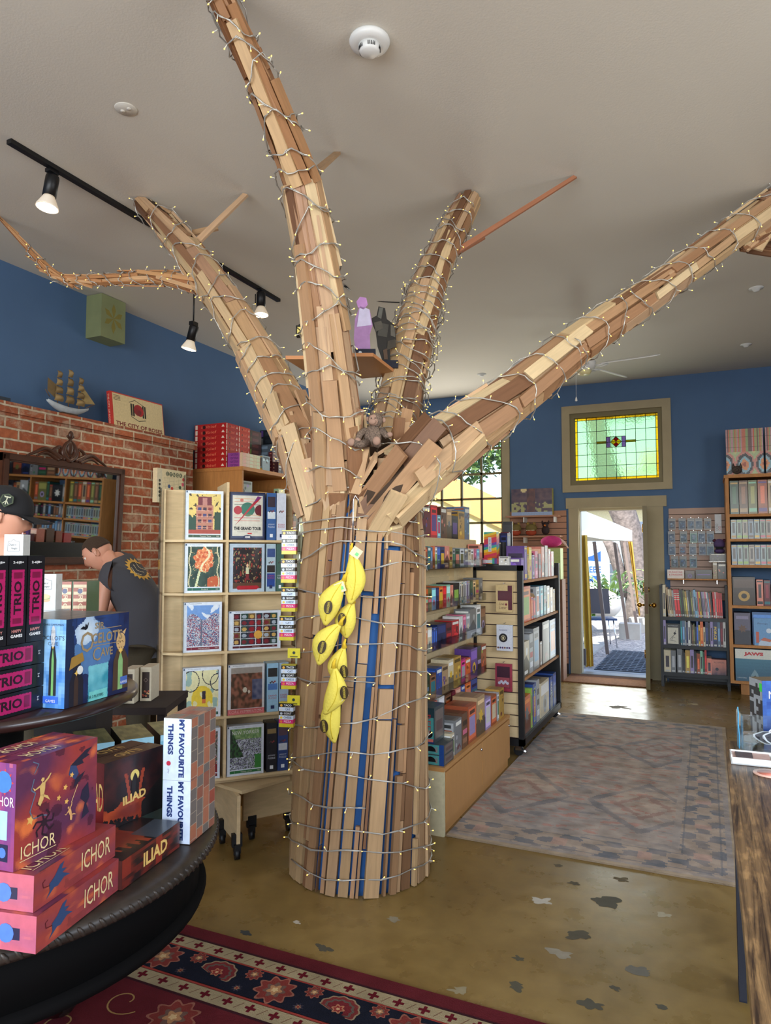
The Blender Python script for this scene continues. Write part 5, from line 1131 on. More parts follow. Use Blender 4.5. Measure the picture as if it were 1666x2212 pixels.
# victorian house
def p_house(u,v):
    sky=L(214,190,110)
    if .24<u<.76 and v>.1 and v<.72:
        c=L(176,120,100)
        for i in range(3):
            for j in range(4):
                if abs(u-(.34+.16*i))<.05 and abs(v-(.16+.15*j))<.045: c=[L(56,60,110),L(60,44,60),L(130,50,50)][(i+j)%3]
        if abs((v*7)%1)<.1: c=L(206,160,140)
        return c
    if .28<u<.72 and .72<=v<.93: return L(110,44,52) if abs(u-.5)>.08 or v>.9 else L(176,120,110)
    if v<.1: return L(160,70,56)
    if u<.24 and v<.45+.05*math.sin(u*40) and blob(u,v,.12,.22,.24): return L(44,74,60)
    if u>.8 and v<.55: return L(40,66,50)
    if nz(u*12,v*12)>.3: return L(70,56,40)
    return sky
g,q,f,t=puzzle(4,.0,'jigsaw puzzle box with a tall pink Victorian house on yellow, top left of the rack',p_house,(60,84,64),'Treasure Trove'); fin(g,q)
g,q,f,t=puzzle(4,.225,'travel-poster puzzle box with a green disc and red stripes, top row right of the divider',lambda u,v:L(206,200,184),None,w=.185,edge=(34,40,70)); 
q.rc(f,.04,.04,.96,.96,L(60,70,100),5); q.rc(f,.07,.08,.93,.93,L(206,202,188),6); q.ci(f,.5,.64,.2,L(40,110,90),7,24); q.ci(f,.22,.62,.12,L(170,44,56),8,18); q.ci(f,.86,.62,.16,L(100,30,40),8,20,a0=R(80),a1=R(280)); q.ci(f,.33,.83,.05,L(200,110,100),9,12)
q.pg(f,[(.14,.3),(.3,.42),(.9,.9),(.78,.9)],L(170,36,50),10); q.pg(f,[(.66,.78),(.9,.9),(.78,.92)],L(120,50,110),11)
for yy_,cl_ in ((.86,(214,150,80)),(.80,(206,100,70)),(.74,(60,90,80)),(.52,(214,150,80)),(.46,(180,60,60)),(.40,(206,100,70))): q.ln(f,[(.12,yy_),(.85,yy_)],.0022,L(cl_),9)
q.tx(f,'THE GRAND TOUR',.5,.24,.07,L(30,30,34),12,w=.78,bold=.05); q.ln(f,[(.2,.17),(.8,.17)],.0015,L(110,110,110),12); q.rc(f,.5,.12,.62,.15,L(200,50,50),12); q.ci(f,.5,.055,.13,L(40,48,84),12,18,ry=.05); q.tx(f,'1000',.5,.06,.045,L(236,236,236),14,bold=.03); fin(g,q)
def spn(row,x,c1,label,parts,w=.045,h=PH_,y=.0,d=.19):
    P_=Mi@Vector((x,y,ZS[row]+.0125)); g=game('puzzle_box',label,P_,RA,0,0,0,'puzzle boxes set spine out on the birch rack'); q=MB(); q.bb(0,0,0,w,d,h,L(c1)); f,e,t,r=frs(w,d,h)
    for a,b,c in parts: q.rc(f,.08,a,.92,b,L(c),1)
    if sum(c1)>480: tc_=L(170,60,70)
    else: tc_=L(214,220,230)
    q.tx(f,'JIGSAW' if sum(c1)<480 else '1000',.5,.33,.035,tc_,3,w=.7); q.tx(f,'PUZZLE',.5,.28,.035,tc_,3,w=.7); q.rc(f,.34,.06,.66,.13,L(236,240,244) if sum(c1)<480 else L(40,50,90),3)
    for k in range(4): q.ci(f,.3+.13*k,.6+.02*(k%2),.08,L(60+30*k,60,60),2,7)
    fin(g,q)
spn(4,.42,(60,96,150),'blue puzzle spine with small picture, top row of the rack',((.7,.92,(60,50,60)),(.45,.6,(206,214,220))),w=.05,d=.09)
spn(4,.474,(206,210,222),'white puzzle spine with red lettering, top row at the right edge',(),w=.05,d=.09)
def p_fire(u,v):
    d=math.hypot(u-.5,v-.68); n=nz(u*6,v*6,3)
    th_=math.atan2(v-.68,u-.5)
    if d<.3+n*.05+.02*math.sin(th_*9):
        if abs(u-.54-.13*math.sin(v*9+.5))<.03*(1.3-abs(v-.7)) or (abs(math.sin(th_*6+d*8))<.12 and d>.12): return L(226,214,170)
        return mixc(L(196,84,48),L(228,150,96),max(0,min(1,.5+math.sin(d*60+n*8)*.4+nz(u*14,v*14))))
    if abs(abs(u-.5)-.44-.03*math.sin(v*12))<.018: return L(206,200,160)
    if abs(math.sin(u*13+n*5)*math.cos(v*11-n*4))>.93: return L(196,170,120)
    if abs(u-(.25+.3*v))<.035 and v<.5: return L(206,214,170)
    if v<.25+n*.1 and u>.6: return L(190,90,50)
    return mixc(L(34,56,50),L(60,84,70),.5+n)
g,q,f,t=puzzle(3,.0,'jigsaw puzzle box with an orange bird on dark green, second row left',p_fire,(30,96,80),'Firebird'); fin(g,q)
def p_tree(u,v):
    n=nz(u*13,v*13,7)
    if abs(u-.5)<.05 and .22<v<.52: return L(206,206,170) if v>.36 else L(120,40,44)
    if blob(u,v,.5,.56,.045): return L(214,176,140)
    if v<.15: return L(90,60,44)
    return L(140,50,40) if n>.33 else (L(150,130,90) if n<-.33 else L(34,24,26))
g,q,f,t=puzzle(3,.225,'jigsaw puzzle box with a pale boy in a dark tree, second row centre',p_tree,None,w=.185,mg=.07,edge=(176,192,206)); q.pg(f,[(.2,.09),(.25,.13),(.8,.13),(.85,.09),(.78,.05),(.24,.05)],L(170,30,44),5); fin(g,q)
spn(3,.42,(170,190,200),'pale puzzle spine with blue and dark bands, second row',((.72,.9,(60,80,130)),(.4,.55,(50,44,44)),(.1,.38,(40,70,140))),w=.05,d=.09); spn(3,.474,(70,100,90),'dark green puzzle spine at the right end of the second row',(),w=.04,d=.09)
def p_city(u,v):
    n=nz(u*22,v*22,2)
    if v>.72+.08*math.sin(u*9): return L(110,150,206) if nz(u*5,v*5)<.15 else L(214,222,230)
    if abs(u-.45)<.02 and v<.95: return L(90,100,120)
    return [L(60,84,130),L(206,210,214),L(160,60,70),L(96,110,140),L(180,186,196)][int(abs(n)*12+u*7+v*11)%5]
g,q,f,t=puzzle(2,.0,'jigsaw puzzle box with a crowded blue and red city, third row left',p_city,(120,34,54),'THE BIG NOUN'); fin(g,q)
def p_glass(u,v):
    i,j=int(u*6),int(v*5); a,b=u*6-i,v*5-j
    if a<.08 or b<.08: return L(206,210,214)
    if .33<u<.62 and v<.85: 
        return L(140,30,40) if blob(a,b,.5,.5,.35) else L(60,50,64)
    d=math.hypot(a-.5,b-.5); return [L(60,30,40),L(34,50,60),L(110,84,50),L(40,70,60)][(i*3+j*2)%4] if d>.3 else [L(196,160,90),L(120,40,50),L(160,170,180)][(i+j)%3]
g,q,f,t=puzzle(2,.225,'wide stained-glass patterned puzzle box, third row right of the divider',p_glass,(84,24,34),'Stained Glass',w=.275,h=.20); q.ci(f,.56,.38,.08,L(214,160,70),6,14); fin(g,q)
def p_bike(u,v):
    n=nz(u*5,v*5,4)
    for x,y,r in ((.15,.75,.25),(.75,.9,.25),(.95,.7,.2)):
        if abs(math.hypot(u-x,(v-y))-r)<.012: return L(50,50,60)
    if abs(u-.55)<.05 and .2<v<.5: return L(50,40,56) if v>.3 else L(206,110,60)
    if blob(u,v,.5,.3,.33) and n>-.2: return L(226,196,60)
    if v<.1: return L(214,220,220)
    return L(226,220,170) if n<.2 else L(150,180,170)
g,q,f,t=puzzle(1,.0,'jigsaw puzzle box with a rider and bicycles on yellow, fourth row left',p_bike,(30,90,70),'Aquamarine'); fin(g,q)
def p_garden(u,v):
    n=nz(u*9,v*9,8)
    if v>.85: return L(150,140,130)
    if u>.68 and .2<v<.7: return mixc(L(60,70,100),L(110,110,130),.5+n)
    if blob(u,v,.45,.45,.07) or blob(u,v,.58,.4,.04): return L(206,196,176)
    return mixc(L(70,50,34),L(140,90,70),max(0,min(1,.5+n*1.5)))
g,q,f,t=puzzle(1,.225,'jigsaw puzzle box with a brown garden scene and pink lower band, fourth row',p_garden,(190,100,96),'Gathering',w=.19,h=.255,y=-.004,lip=True,edge=(206,206,206)); fin(g,q)
spn(1,.43,(150,190,214),'light blue puzzle spine with a small dark picture, fourth row',((.72,.9,(50,50,50)),(.45,.58,(80,120,180))),w=.06,d=.09); spn(1,.495,(160,184,206),'second pale blue puzzle spine, right end of the fourth row',((.45,.58,(60,80,110)),),w=.05,d=.09)
g,q,f,t=puzzle(0,.0,'jigsaw puzzle box with a street scene and dark red band, bottom row left',lambda u,v:L(120,24,34) if v<.2 else ([L(90,100,80),L(60,44,44),L(150,150,150),L(170,60,60)][int(abs(nz(u*5,v*5,3))*12)%4]),(110,24,34),'Reading'); fin(g,q)
def p_ny(u,v):
    n=nz(u*14,v*14,5)
    if u+v*.6<.62 and v>.3: return L(50,90,50) if n>0 else L(34,50,36)
    if u>.78 and v<.35: return L(60,130,60)
    return [L(190,196,210),L(110,110,130),L(60,60,74),L(140,160,130)][int(abs(n)*10)%4] if v<.75 else mixc(L(90,130,80),L(150,180,120),.5+n)
g,q,f,t=puzzle(0,.225,'jigsaw puzzle box with a green park and crowd, bottom row right of the divider',p_ny,(40,110,60),'Promenade in the Park'); q.tx(f,'NEW YORKER',.5,.86,.07,L(226,230,226),6,w=.74); fin(g,q)
spn(0,.43,(40,40,44),'black puzzle spine with white lettering, bottom row',((.78,.88,(140,120,80)),),w=.055,d=.09); spn(0,.49,(50,70,120),'navy puzzle spine with a white square, bottom row right end',((.72,.92,(90,70,80)),(.42,.56,(200,206,214))),w=.055,d=.09)
# stacked card boxes on clip strip
cs=thing('hanging_card_rack','clear strip holding striped card-game boxes at the right edge of the puzzle rack','hanging strip',(at(646,1340,d=3.36).x,at(646,1340,d=3.36).y,.66),R(12)); q=MB(); q.bb(-.003,.0,0,.003,.003,.98); q.build('strip',M_acr,cs)
def taco(i,z,dx,yaw):
    P_=at(626+dx*430,1340,d=3.30); P_.z=z; g=game('card_game_box',f'yellow, black, white and pink striped card box, {ORD[i]} from top of hanging column',P_,yaw,0,0,0,'striped card game boxes hanging beside the rack'); w,d,h=.068,.032,.112; q=MB(); q.bb(-w/2,-d,0,w/2,0,h,L(206,190,40)); f=Fr((-w/2,-d,0),(1,0,0),(0,0,1),w,h); r=Fr((w/2,-d,0),(0,1,0),(0,0,1),d,h)
    rows=[('TACO',(26,26,30),(230,230,230)),('CAT',(206,220,240),(70,80,100)),('GOAT',(26,26,30),(230,230,230)),('CHEESE',(206,220,240),(60,70,80)),('PIZZA',(206,30,110),(240,200,220))]
    for k,(tt,bc_,fc) in enumerate(rows):
        y0=.83-.165*k; q.rc(f,0,y0-.02,1,y0+.14,L(bc_),1); q.rc(r,0,y0-.02,1,y0+.14,L(bc_),1); q.tx(f,tt,.62,y0+.06,.085,L(fc),3,w=-.55,bold=.02); q.ci(f,.17,y0+.05,.09,[L(230,170,60),L(214,214,214),L(180,190,200),L(226,196,60),L(226,120,60)][k],3,9)
    q.build('box',M_print,g)
zt=1.495
for i in range(6):
    taco(i,zt-.133*i-(.09 if i>=4 else 0)-(.04 if i>=5 else 0),[.0,.0,.004,-.006,.004,-.004][i],[20,14,12,16,18,14][i])
for i,z in enumerate((1.015,.80)):
    P_=at(636,1340,d=3.27); q=MB(); q.bb(-.03,-.003,0,.03,0,.045,L(220,206,50)); fr=Fr((-.03,-.003,0),(1,0,0),(0,0,1),.06,.045); q.ci(fr,.5,.55,.12,L(40,60,60),1,8); q.rc(fr,.2,.1,.8,.2,L(90,90,40)); q.build('price_tag',M_print,loc=(P_.x,P_.y,z),rot=R(15),label='small yellow tag clipped between the striped card boxes, '+('upper of two' if i==0 else 'lower of two'),cat='tag')
# ================= BANANA POUCHES =================
M_ban=mat('yellow_cloth',attr=True,rough=.8,bump=(.35,90))
hk=thing('hanging_hook','bent steel rod hooked into the trunk, carrying the yellow banana pouches','hook',at(762,1180,d=3.02)); q=MB()
q.tube([(0,0,0),(.002,0,.12),(.004,0,.20),(.012,.0,.218),(.02,.012,.20),(.02,.02,.17)],.0035,8); q.build('rod',M_chrome,hk); q=MB(); q.box((0,0,-.005),(.018,.012,.03),col=L(20,20,22)); q.build('clip',M_blackp,hk)
def banana(tx_,ty,bx,by,bend,wd,label,i,d=3.03,lab=True,lx=0,flip=1):
    T=at(tx_,ty,d=d);B_=at(bx,by,d=d+.01); ax=(B_-T); L_=ax.length; z=-ax.normalized(); cam_=(camP-T).normalized(); x=z.cross(cam_)*-1; x=(x-z*x.dot(z)).normalized(); y=z.cross(x)
    M=Matrix((x,y,z)).transposed().to_4x4(); M.translation=T
    g=bpy.data.objects.new('banana_pouch',None); C.objects.link(g); g.matrix_world=M; tag(g,label,'pouch','yellow banana pouches on the trunk')
    q=MB(); rows=[]; n=22
    prof=lambda t:(.12+.88*math.sin(math.pi*min(1,(t*.93+.05)))**.75)*(1-.25*t*0) 
    for k in range(n+1):
        t=k/n; c=Vector((bend*1.5*math.sin(math.pi*t),0,-L_*t)); r=wd*1.12*max(.1,math.sin(math.pi*(.04+.92*t))**1.0*(.72+.42*t)); 
        rows.append([c+Vector((r*math.cos(a)*(1+.03*math.sin(9*a)),r*.62*math.sin(a)+.0,.0)) for a in [2*math.pi*j/20 for j in range(20)]])
    q.grid(rows,L(224,204,84),caps=True); q.tube([r_[5]+Vector((0,.0,0)) for r_ in rows[2:-2]],.0018,5,L(206,180,40)); q.tube([r_[15] for r_ in rows[2:-2]],.0018,5,L(206,180,40)); q.tube([r_[0] for r_ in rows[2:-2]],.0016,5,L(206,180,40))
    pc_=q.build('pouch',M_ban,g); q=MB(); q.tube([(0,0,.03),(.004,0,.012),(0,0,-.01)],[.004,.007,.012],8,L(214,176,40)); q.build('loop',M_ban,pc_)
    # find camera-facing side
    inv_=M.inverted(); cl_=inv_@camP; sy=1 if cl_.y>0 else -1
    if lab is not None:
        t=lab; c=Vector((bend*1.5*math.sin(math.pi*t)+lx*wd,sy*(wd*1.12*.66+.0015),-L_*t)); up_=Vector((.25*flip,0,1)).normalized(); U=up_.cross(Vector((0,sy,0)))
        U.normalize(); fr=Fr(c-U*.018-up_*.029,U,up_,.036,.058); q=MB(); q.ci(fr,.5,.5,.5,L(52,40,20),1,24,ry=.5); q.ring(fr,.5,.5,.0,.0,L(0,0,0)); q.tx(fr,'BANANAGRAMS',.5,.5,.3,L(214,190,70),3,w=.8,rot=90); q.build('oval_label',M_print,pc_)
    return g
for i,a in enumerate([((761,1188),(757,1305),-.012,.042,'top yellow banana pouch, hanging directly from the hook',.0,None),((745,1250),(702,1350),.012,.045,'yellow banana pouch swinging left just below the top one',.62,.62),((764,1298),(748,1378),.012,.043,'third yellow pouch, on the right behind the two upper ones',.55,.5),((738,1345),(688,1436),.016,.045,'yellow banana pouch on the left at mid height of the bunch',.6,.6),((745,1395),(735,1480),.014,.04,'yellow banana pouch on the right below the middle one',.55,.6),((722,1438),(702,1543),-.022,.043,'curved yellow pouch low on the left with its label at the edge',.5,.45),((735,1490),(722,1605),.018,.04,'lowest yellow banana pouch, ending in a point',.6,.66)]):
    (t_,b_,bend,wd,lab,_,lp)=a; banana(t_[0],t_[1],b_[0],b_[1],bend,wd,lab,i,d=[3.0,2.99,3.04,3.0,3.04,2.99,3.03][i],lab=lp,lx=[0,0,.35,0,-.75,-.7,.7][i])
for i,(x,y) in enumerate(((772,1190),(736,1497),(733,1265))):
    P_=at(x,y,d=2.98); q=MB(); q.bb(-.022,0,-.03,.022,.001,.012,L(196,180,140)); q.bb(-.0,-.001,-.02,.014,0,-.006,L(60,220,80)); o=q.build('cardboard_tag',M_print,loc=P_,rot=(0,R([35,-40,-20][i]),TH),label=['cardboard tag with a green sticker beside the top banana pouch','cardboard tag with a green sticker low in the banana bunch','cardboard tag behind the second banana pouch on the left'][i],cat='tag')
# stuffed monkey in the fork
mk=thing('stuffed_monkey','fuzzy brown stuffed monkey sitting in the fork of the plank tree','stuffed toy',at(806,958,d=3.17),TH+R(-10))
q=MB(); M_fur=mat('tweedy_plush',L(132,112,98),rough=1,noise_amt=.6,nscale=160,bump=(1,260)); M_face=mat('plain_plush',L(150,120,104),rough=.95)
q.ball((0,0,.035),(.042,.034,.05),16,12); q.ball((.012,-.005,.105),(.034,.032,.034),16,12)
q.tube([(-.03,-.01,.06),(-.055,-.025,.04),(-.06,-.045,.01)],[.016,.015,.013],10); q.tube([(.04,0,.06),(.065,-.01,.03),(.075,-.01,.035)],[.016,.014,.012],10)
q.tube([(-.02,-.02,.0),(-.05,-.05,-.01),(-.075,-.06,-.005)],[.02,.018,.016],10); q.tube([(.02,-.02,.0),(.03,-.05,-.01),(.03,-.065,.0)],[.02,.018,.016],10)
rn=random.Random(2)
for k in range(60):
    a=rn.random()*6.28;b_=rn.random()*1.2; c=Vector((.012,-.0,.105)); d=Vector((math.cos(a)*math.cos(b_),abs(math.sin(a)*math.cos(b_))*1,math.sin(b_))); q.face([c+d*.03+Vector((.004,0,0)),c+d*.03-Vector((.004,0,0)),c+d*.045])
q.build('body',M_fur,mk)
for n_,c,r in (('face',(.008,-.026,.102),(.024,.012,.026)),('muzzle',(.004,-.036,.092),(.018,.012,.013)),('ear',(.05,0,.105),(.008,.008,.012)),('ear',(-.024,0,.112),(.008,.008,.012)),('paw',(-.06,-.05,.005),(.016,.014,.016)),('paw',(.078,-.012,.036),(.014,.012,.012)),('foot',(-.085,-.066,-.002),(.018,.014,.018)),('foot',(.03,-.072,.0),(.018,.014,.02))):
    q=MB(); q.ball(c,r,12,8); q.build(n_,M_face,mk)
for x in (-.001,.017): q=MB(); q.ball((x,-.038,.108),.003,8,6,L(20,14,10)); q.build('eye',M_gloss,mk)
# standees and lantern in the branches
def standee(pts,loc,rot,label,cols,name='cardboard_standee'):
    g=thing(name,label,'standee',loc,rot); q=MB(); 
    for poly,c,tt in pts:
        fr=Fr((0,0,0),(1,0,0),(0,0,1),1,1); q.prism(poly,Fr((0,0,0),(1,0,0),(0,0,1),1,1),tt,L(c))
    q.build('figure_cutout',M_matte,g); q=MB(); q.bb(-.05,-.03,-.001,.06,.03,.04,L(28,32,48)); q.ci(Fr((-.05,-.03,-.0),(1,0,0),(0,0,1),.11,.04),.3,.5,.08,L(190,200,210),2,10); q.build('base_box',M_matte,g); return g
s0=at(786,774,z=zs1+.019)
standee([([(-.04,.03),(.035,.03),(.03,.12),(.045,.17),(.03,.25),(-.02,.27),(-.045,.2),(-.05,.1)],(170,130,180),.003),([(-.035,.16),(.04,.17),(.028,.25),(-.02,.268)],(206,200,230),.005),([(-.03,.26),(.0,.25),(.02,.275),(.012,.31),(-.02,.315),(-.038,.29)],(190,140,200),.005)],s0,TH,'pale purple hooded figure cut-out standing on the tree shelf',None)
s1=at(836,797,z=zs1+.019)
standee([([(.0,.10),(.05,.12),(.045,.16),(.005,.15)],(70,64,56),.006),([(-.06,.2),(-.02,.22),(-.03,.26),(-.07,.25)],(84,80,72),.006),([(-.015,.05),(.005,.05),(.0,.11),(-.02,.1)],(90,70,56),.006),([(.02,.18),(.045,.17),(.04,.23),(.02,.24)],(100,96,88),.006),([(-.02,.03),(.02,.03),(.015,.12),(.05,.16),(.04,.24),(.0,.27),(-.01,.33),(-.045,.34),(-.055,.29),(-.09,.27),(-.06,.2),(-.05,.12)],(44,42,40),.003),([(-.05,.28),(-.03,.27),(-.02,.33),(-.04,.335)],(96,96,90),.006),([(-.05,.18),(.0,.17),(.01,.24),(-.04,.25)],(74,72,66),.005)],s1,TH+.0,'dark armoured figure cut-out leaning at the edge of the tree shelf',None)
ln=thing('toy_lantern','tiny black lantern with yellow glass held out from the branch by a pale green hand','lantern',at(651,718,d=3.2),TH); q=MB()
q.bb(-.022,-.02,-.02,.022,.02,-.014,L(20,20,20));q.bb(-.022,-.02,.02,.022,.02,.026,L(20,20,20)); 
for x in(-.02,.02):
    for y in (-.018,.018): q.bb(x-.002,y-.002,-.02,x+.002,y+.002,.02,L(20,20,20))
for s in (-1,1): q.cyl((-.02,-.02,-.018*s),(.02,-.02,.018*s),.0018,n=5,col=L(20,20,20))
q.lathe([(.026,.026),(.004,.042),(.001,.045)],n=4,col=L(24,24,24)); q.tube([(0,0,.04),(.0,0,.07),(.03,0,.075)],.002,6,L(24,24,24)); q.build('frame',M_matte,ln); q=MB(); q.bb(-.018,-.016,-.014,.018,.016,.02,L(226,206,110)); q.build('glass',M_gloss,ln); q=MB(); q.ball((.005,0,.095),(.018,.014,.022),8,6,L(140,160,130)); q.build('hand_figure',M_matte,ln)
# ================= SLATWALL GONDOLA WITH CABINET =================
gd=thing('slatwall_gondola','maple slatwall shelving run with clear acrylic ledges behind the plank tree','shelving',(0,0,0))
q=MB(); q.bb(-1.70,3.55,.358,-1.665,5.16,1.60)
z=.345
q.build('back_panel',M_maple,gd)
q=MB()
for y0,y1 in ((3.6,4.62),(4.82,5.10)):
    for z in (.44,.50,.60,.76,.86,1.02,1.12,1.26,1.36,1.46): pass
for z in (.52,.64,.76,.88,1.0,1.12,1.24,1.36,1.47): q.bb(-1.672,3.56,z,-1.655,4.72,z+.10,mat=0); q.bb(-1.672,4.80,z,-1.655,5.15,z+.10,mat=0)
q.build('slats',[M_maple,M_groove],gd)
for y in (3.56,4.72,5.10): q=MB(); q.bb(-1.70,y,.358,-1.62,y+.06,1.585); q.build('upright',M_maple,gd)
q=MB(); q.bb(-1.72,3.53,1.515,-1.60,5.18,1.60); q.build('top_rail',M_maple,gd)
LV=[1.405,1.16,.92,.635]
for z in LV:
    q=MB(); q.bb(-1.655,3.6,z-.004,-1.49,5.06,z); q.bb(-1.492,3.6,z,-1.489,5.06,z+.05); q.build('acrylic_ledge',M_acr,gd)
cb=thing('low_cabinet','tan laminate base cabinet with two locking doors below the slatwall shelves','cabinet',(0,0,0))
q=MB(); q.bb(-1.70,3.62,0,-1.315,4.97,.335); q.build('body',M_cab,cb); q=MB(); q.bb(-1.70,3.605,.335,-1.30,4.98,.357); q.build('top_board',M_cab,cb)
for i,(a,b) in enumerate(((3.63,4.30),(4.31,4.965))):
    q=MB(); q.bb(-1.315,a,.065,-1.298,b,.328); d_=q.build('door',M_cab,cb); q=MB(); q.cyl((-1.298,b-.03,.29),(-1.29,b-.03,.29),.009,n=14); q.build('lock',M_chrome,d_)
q=MB(); q.bb(-1.70,3.6,.0,-1.30,3.62,.335,L(206,196,160)); q.build('end_panel',M_matte,cb)
def ypx(px,xf): return at(px,1300,wx=xf).y
def rowitems(lv,xf,z,items,where,group,d=.118,near='near end'):
    n=0
    if lv==0: d=.088
    for it in items:
        p0,p1,h,c=it[:4]
        if ypx(p0,xf)>5.03: continue
        y0=min(ypx(p0,xf),5.05);y1=min(ypx(p1,xf),5.09); st=it[4] if len(it)>4 else None
        cn=c if isinstance(c,str) else 'multicoloured'
        rn=random.Random(n*7+lv*31); rn2=random.Random(n+lv*13)
        q=MB(); w=y1-y0-.002; cc=CD[c] if isinstance(c,str) else c; gbox_mesh(q,w,d,h,cc,rn,'cover' if w>.035 else 'spine','cover',style=st)
        q.build('small_game_box',M_print,loc=(xf,y0,z+.0005),rot=R(90),label=f'{cn} game box on the {where}, {ORD[n]} from the {near}',cat='game box',group=group); n+=1
Z=lambda s:910+s/7.13
rowitems(0,-1.497,LV[0],[(Z(20),Z(60),.13,'navy'),(Z(60),Z(103),.13,'rust'),(Z(105),Z(150),.135,'teal'),(Z(150),Z(182),.13,'steel blue'),(Z(182),Z(218),.135,'orange'),(Z(218),Z(252),.13,'white'),(Z(252),Z(300),.135,'blue'),(Z(300),Z(368),.135,'navy'),(Z(368),Z(440),.14,'salmon',5),(Z(440),Z(488),.135,'gold'),(Z(488),Z(530),.13,'grey'),(Z(530),Z(600),.125,'dark green'),(Z(600),Z(670),.13,'silver'),(Z(670),Z(728),.13,'grey'),(Z(728),Z(770),.125,'cream'),(Z(770),Z(815),.125,'white'),(Z(815),Z(860),.125,'pink'),(Z(860),Z(905),.125,'sky blue'),(Z(905),Z(950),.16,'salmon')],'top acrylic ledge','games on the top acrylic ledge')
rowitems(1,-1.497,LV[1],[(Z(10),Z(60),.13,'rust'),(Z(60),Z(108),.13,'orange'),(Z(108),Z(165),.13,'olive'),(Z(165),Z(230),.13,'sky blue'),(Z(230),Z(276),.13,'navy'),(Z(276),Z(340),.135,'orange'),(Z(340),Z(392),.135,'red'),(Z(392),Z(450),.14,'mint',0),(Z(450),Z(497),.135,'salmon'),(Z(497),Z(592),.145,'black',2)]+[(Z(600+26*k),Z(624+26*k),.15,['white','cream','silver','white','lavender','silver'][k]) for k in range(6)]+[(Z(760),Z(800),.15,'dark green'),(Z(800),Z(845),.15,'tan'),(Z(845),Z(890),.15,'gold'),(Z(890),Z(950),.16,'grey')],'second acrylic ledge','games on the second acrylic ledge')
rowitems(2,-1.497,LV[2],[(Z(20),Z(95),.14,'orange',4),(Z(95),Z(165),.14,'cream'),(Z(165),Z(192),.135,'blue'),(Z(192),Z(219),.135,'blue'),(Z(219),Z(246),.135,'blue'),(Z(246),Z(382),.145,'navy',0),(Z(382),Z(470),.14,'maroon',3),(Z(470),Z(582),.145,'red',4),(Z(588),Z(640),.16,'white'),(Z(640),Z(692),.165,'pink'),(Z(692),Z(752),.165,'silver'),(Z(752),Z(848),.19,'grey'),(Z(848),Z(918),.21,'white',2),(Z(918),Z(990),.19,'brown')],'third acrylic ledge','games on the third acrylic ledge')
Z8=lambda s:910+s/7.375
rowitems(3,-1.497,LV[3],[(Z8(20),Z8(130),.16,'dark green'),(Z8(135),Z8(235),.15,'brown',2),(Z8(238),Z8(328),.17,'blue'),(Z8(330),Z8(425),.17,'tan'),(Z8(428),Z8(512),.19,'cream'),(Z8(515),Z8(630),.19,'gold',4),(Z8(632),Z8(700),.16,'magenta'),(Z8(700),Z8(780),.15,'orange',4),(Z8(785),Z8(890),.2,'purple'),(Z8(890),Z8(950),.2,'black'),(Z8(950),Z8(1030),.2,'rust'),(Z8(1030),Z8(1100),.19,'maroon')],'lowest acrylic ledge','games on the lowest acrylic ledge')
# goods standing on the cabinet top: front row
def cabrow(xf,z,items,where,group,d):
    n=0
    for y0,w,h,c,dd in items:
        rn=random.Random(n*5+int(z*100)); q=MB(); gbox_mesh(q,w-.002,dd,h,CD[c],rn,'cover','cover'); q.build('game_box',M_print,loc=(xf,y0,z+.0005),rot=R(90),label=f'{c} game box, {ORD[n]} from near end of the {where} on the tan cabinet',cat='game box',group=group); n+=1
def hour(x,y,z,up,label):
    g=thing('game_box',label,'game box',(x,y,z),R(0),'teal game boxes on the cabinet'); q=MB(); w,d,h=(.058,.16,.19) if up else (.19,.16,.055); q.bb(0,0,0,w,d,h,L(60,70,74)); f,e,t,r=frs(w,d,h)
    if up: q.rc(f,.06,0,.98,.98,L(34,60,70)); q.rc(f,.1,.1,.94,.72,L(80,160,160),2); q.ci(f,.5,.25,.35,L(20,20,26),3,12); q.tx(f,'RED',.5,.55,.3,L(180,60,60),4,w=.5,rot=270); q.rc(f,.3,.04,.9,.12,L(226,120,110),4); q.rc(f,0,0,1,.04,L(30,60,120),5)
    else: q.rc(f,0,.05,.86,.95,L(80,160,160)); q.ci(f,.6,.3,.16,L(20,20,26),2,12,a0=0,a1=math.pi,ry=.5); q.rc(f,.86,0,1,1,L(30,70,140),3); q.tx(f,'RED',.78,.5,.06,L(200,90,80),4,rot=90)
    q.rc(r,.1,.1,.9,.9,L(110,100,96)); q.rc(r,.2,.3,.8,.6,L(90,70,70),2); q.build('box',M_print,g)
hour(-1.50,3.63,.358,False,'teal hourglass-picture box lying flat at the near end of the cabinet, lower'); hour(-1.50,3.63,.4135,False,'teal hourglass-picture box lying flat, second layer under the upright pair')
hour(-1.486,3.64,.469,True,'upright teal box on the flat pair, left one'); hour(-1.426,3.64,.469,True,'upright teal box on the flat pair, right one')
cabrow(-1.325,.357,[(3.80,.05,.13,'cream',.06),(3.86,.12,.19,'grey',.12),(3.99,.10,.20,'brown',.14),(4.10,.17,.22,'rust',.15),(4.28,.17,.24,'tan',.16),(4.46,.13,.20,'lavender',.15),(4.60,.13,.19,'rust',.16),(4.75,.04,.19,'silver',.16),(4.80,.12,.2,'gold',.10)],'front row','front row of boxes on the cabinet',.1)
rs=thing('display_riser','plain wooden riser on the cabinet top lifting the back row of games','riser',(0,0,0)); q=MB(); q.bb(-1.615,3.85,.3575,-1.51,4.95,.47); q.build('block',M_maple,rs)
cabrow(-1.51,.47,[(3.87,.20,.14,'salmon',.10),(4.10,.10,.145,'white',.10),(4.21,.12,.14,'brown',.10),(4.34,.07,.14,'maroon',.10),(4.42,.10,.145,'salmon',.10),(4.53,.08,.145,'blue',.10),(4.62,.12,.145,'orange',.10),(4.75,.14,.145,'blue',.10)],'raised back row','raised back row of boxes on the cabinet',.14)
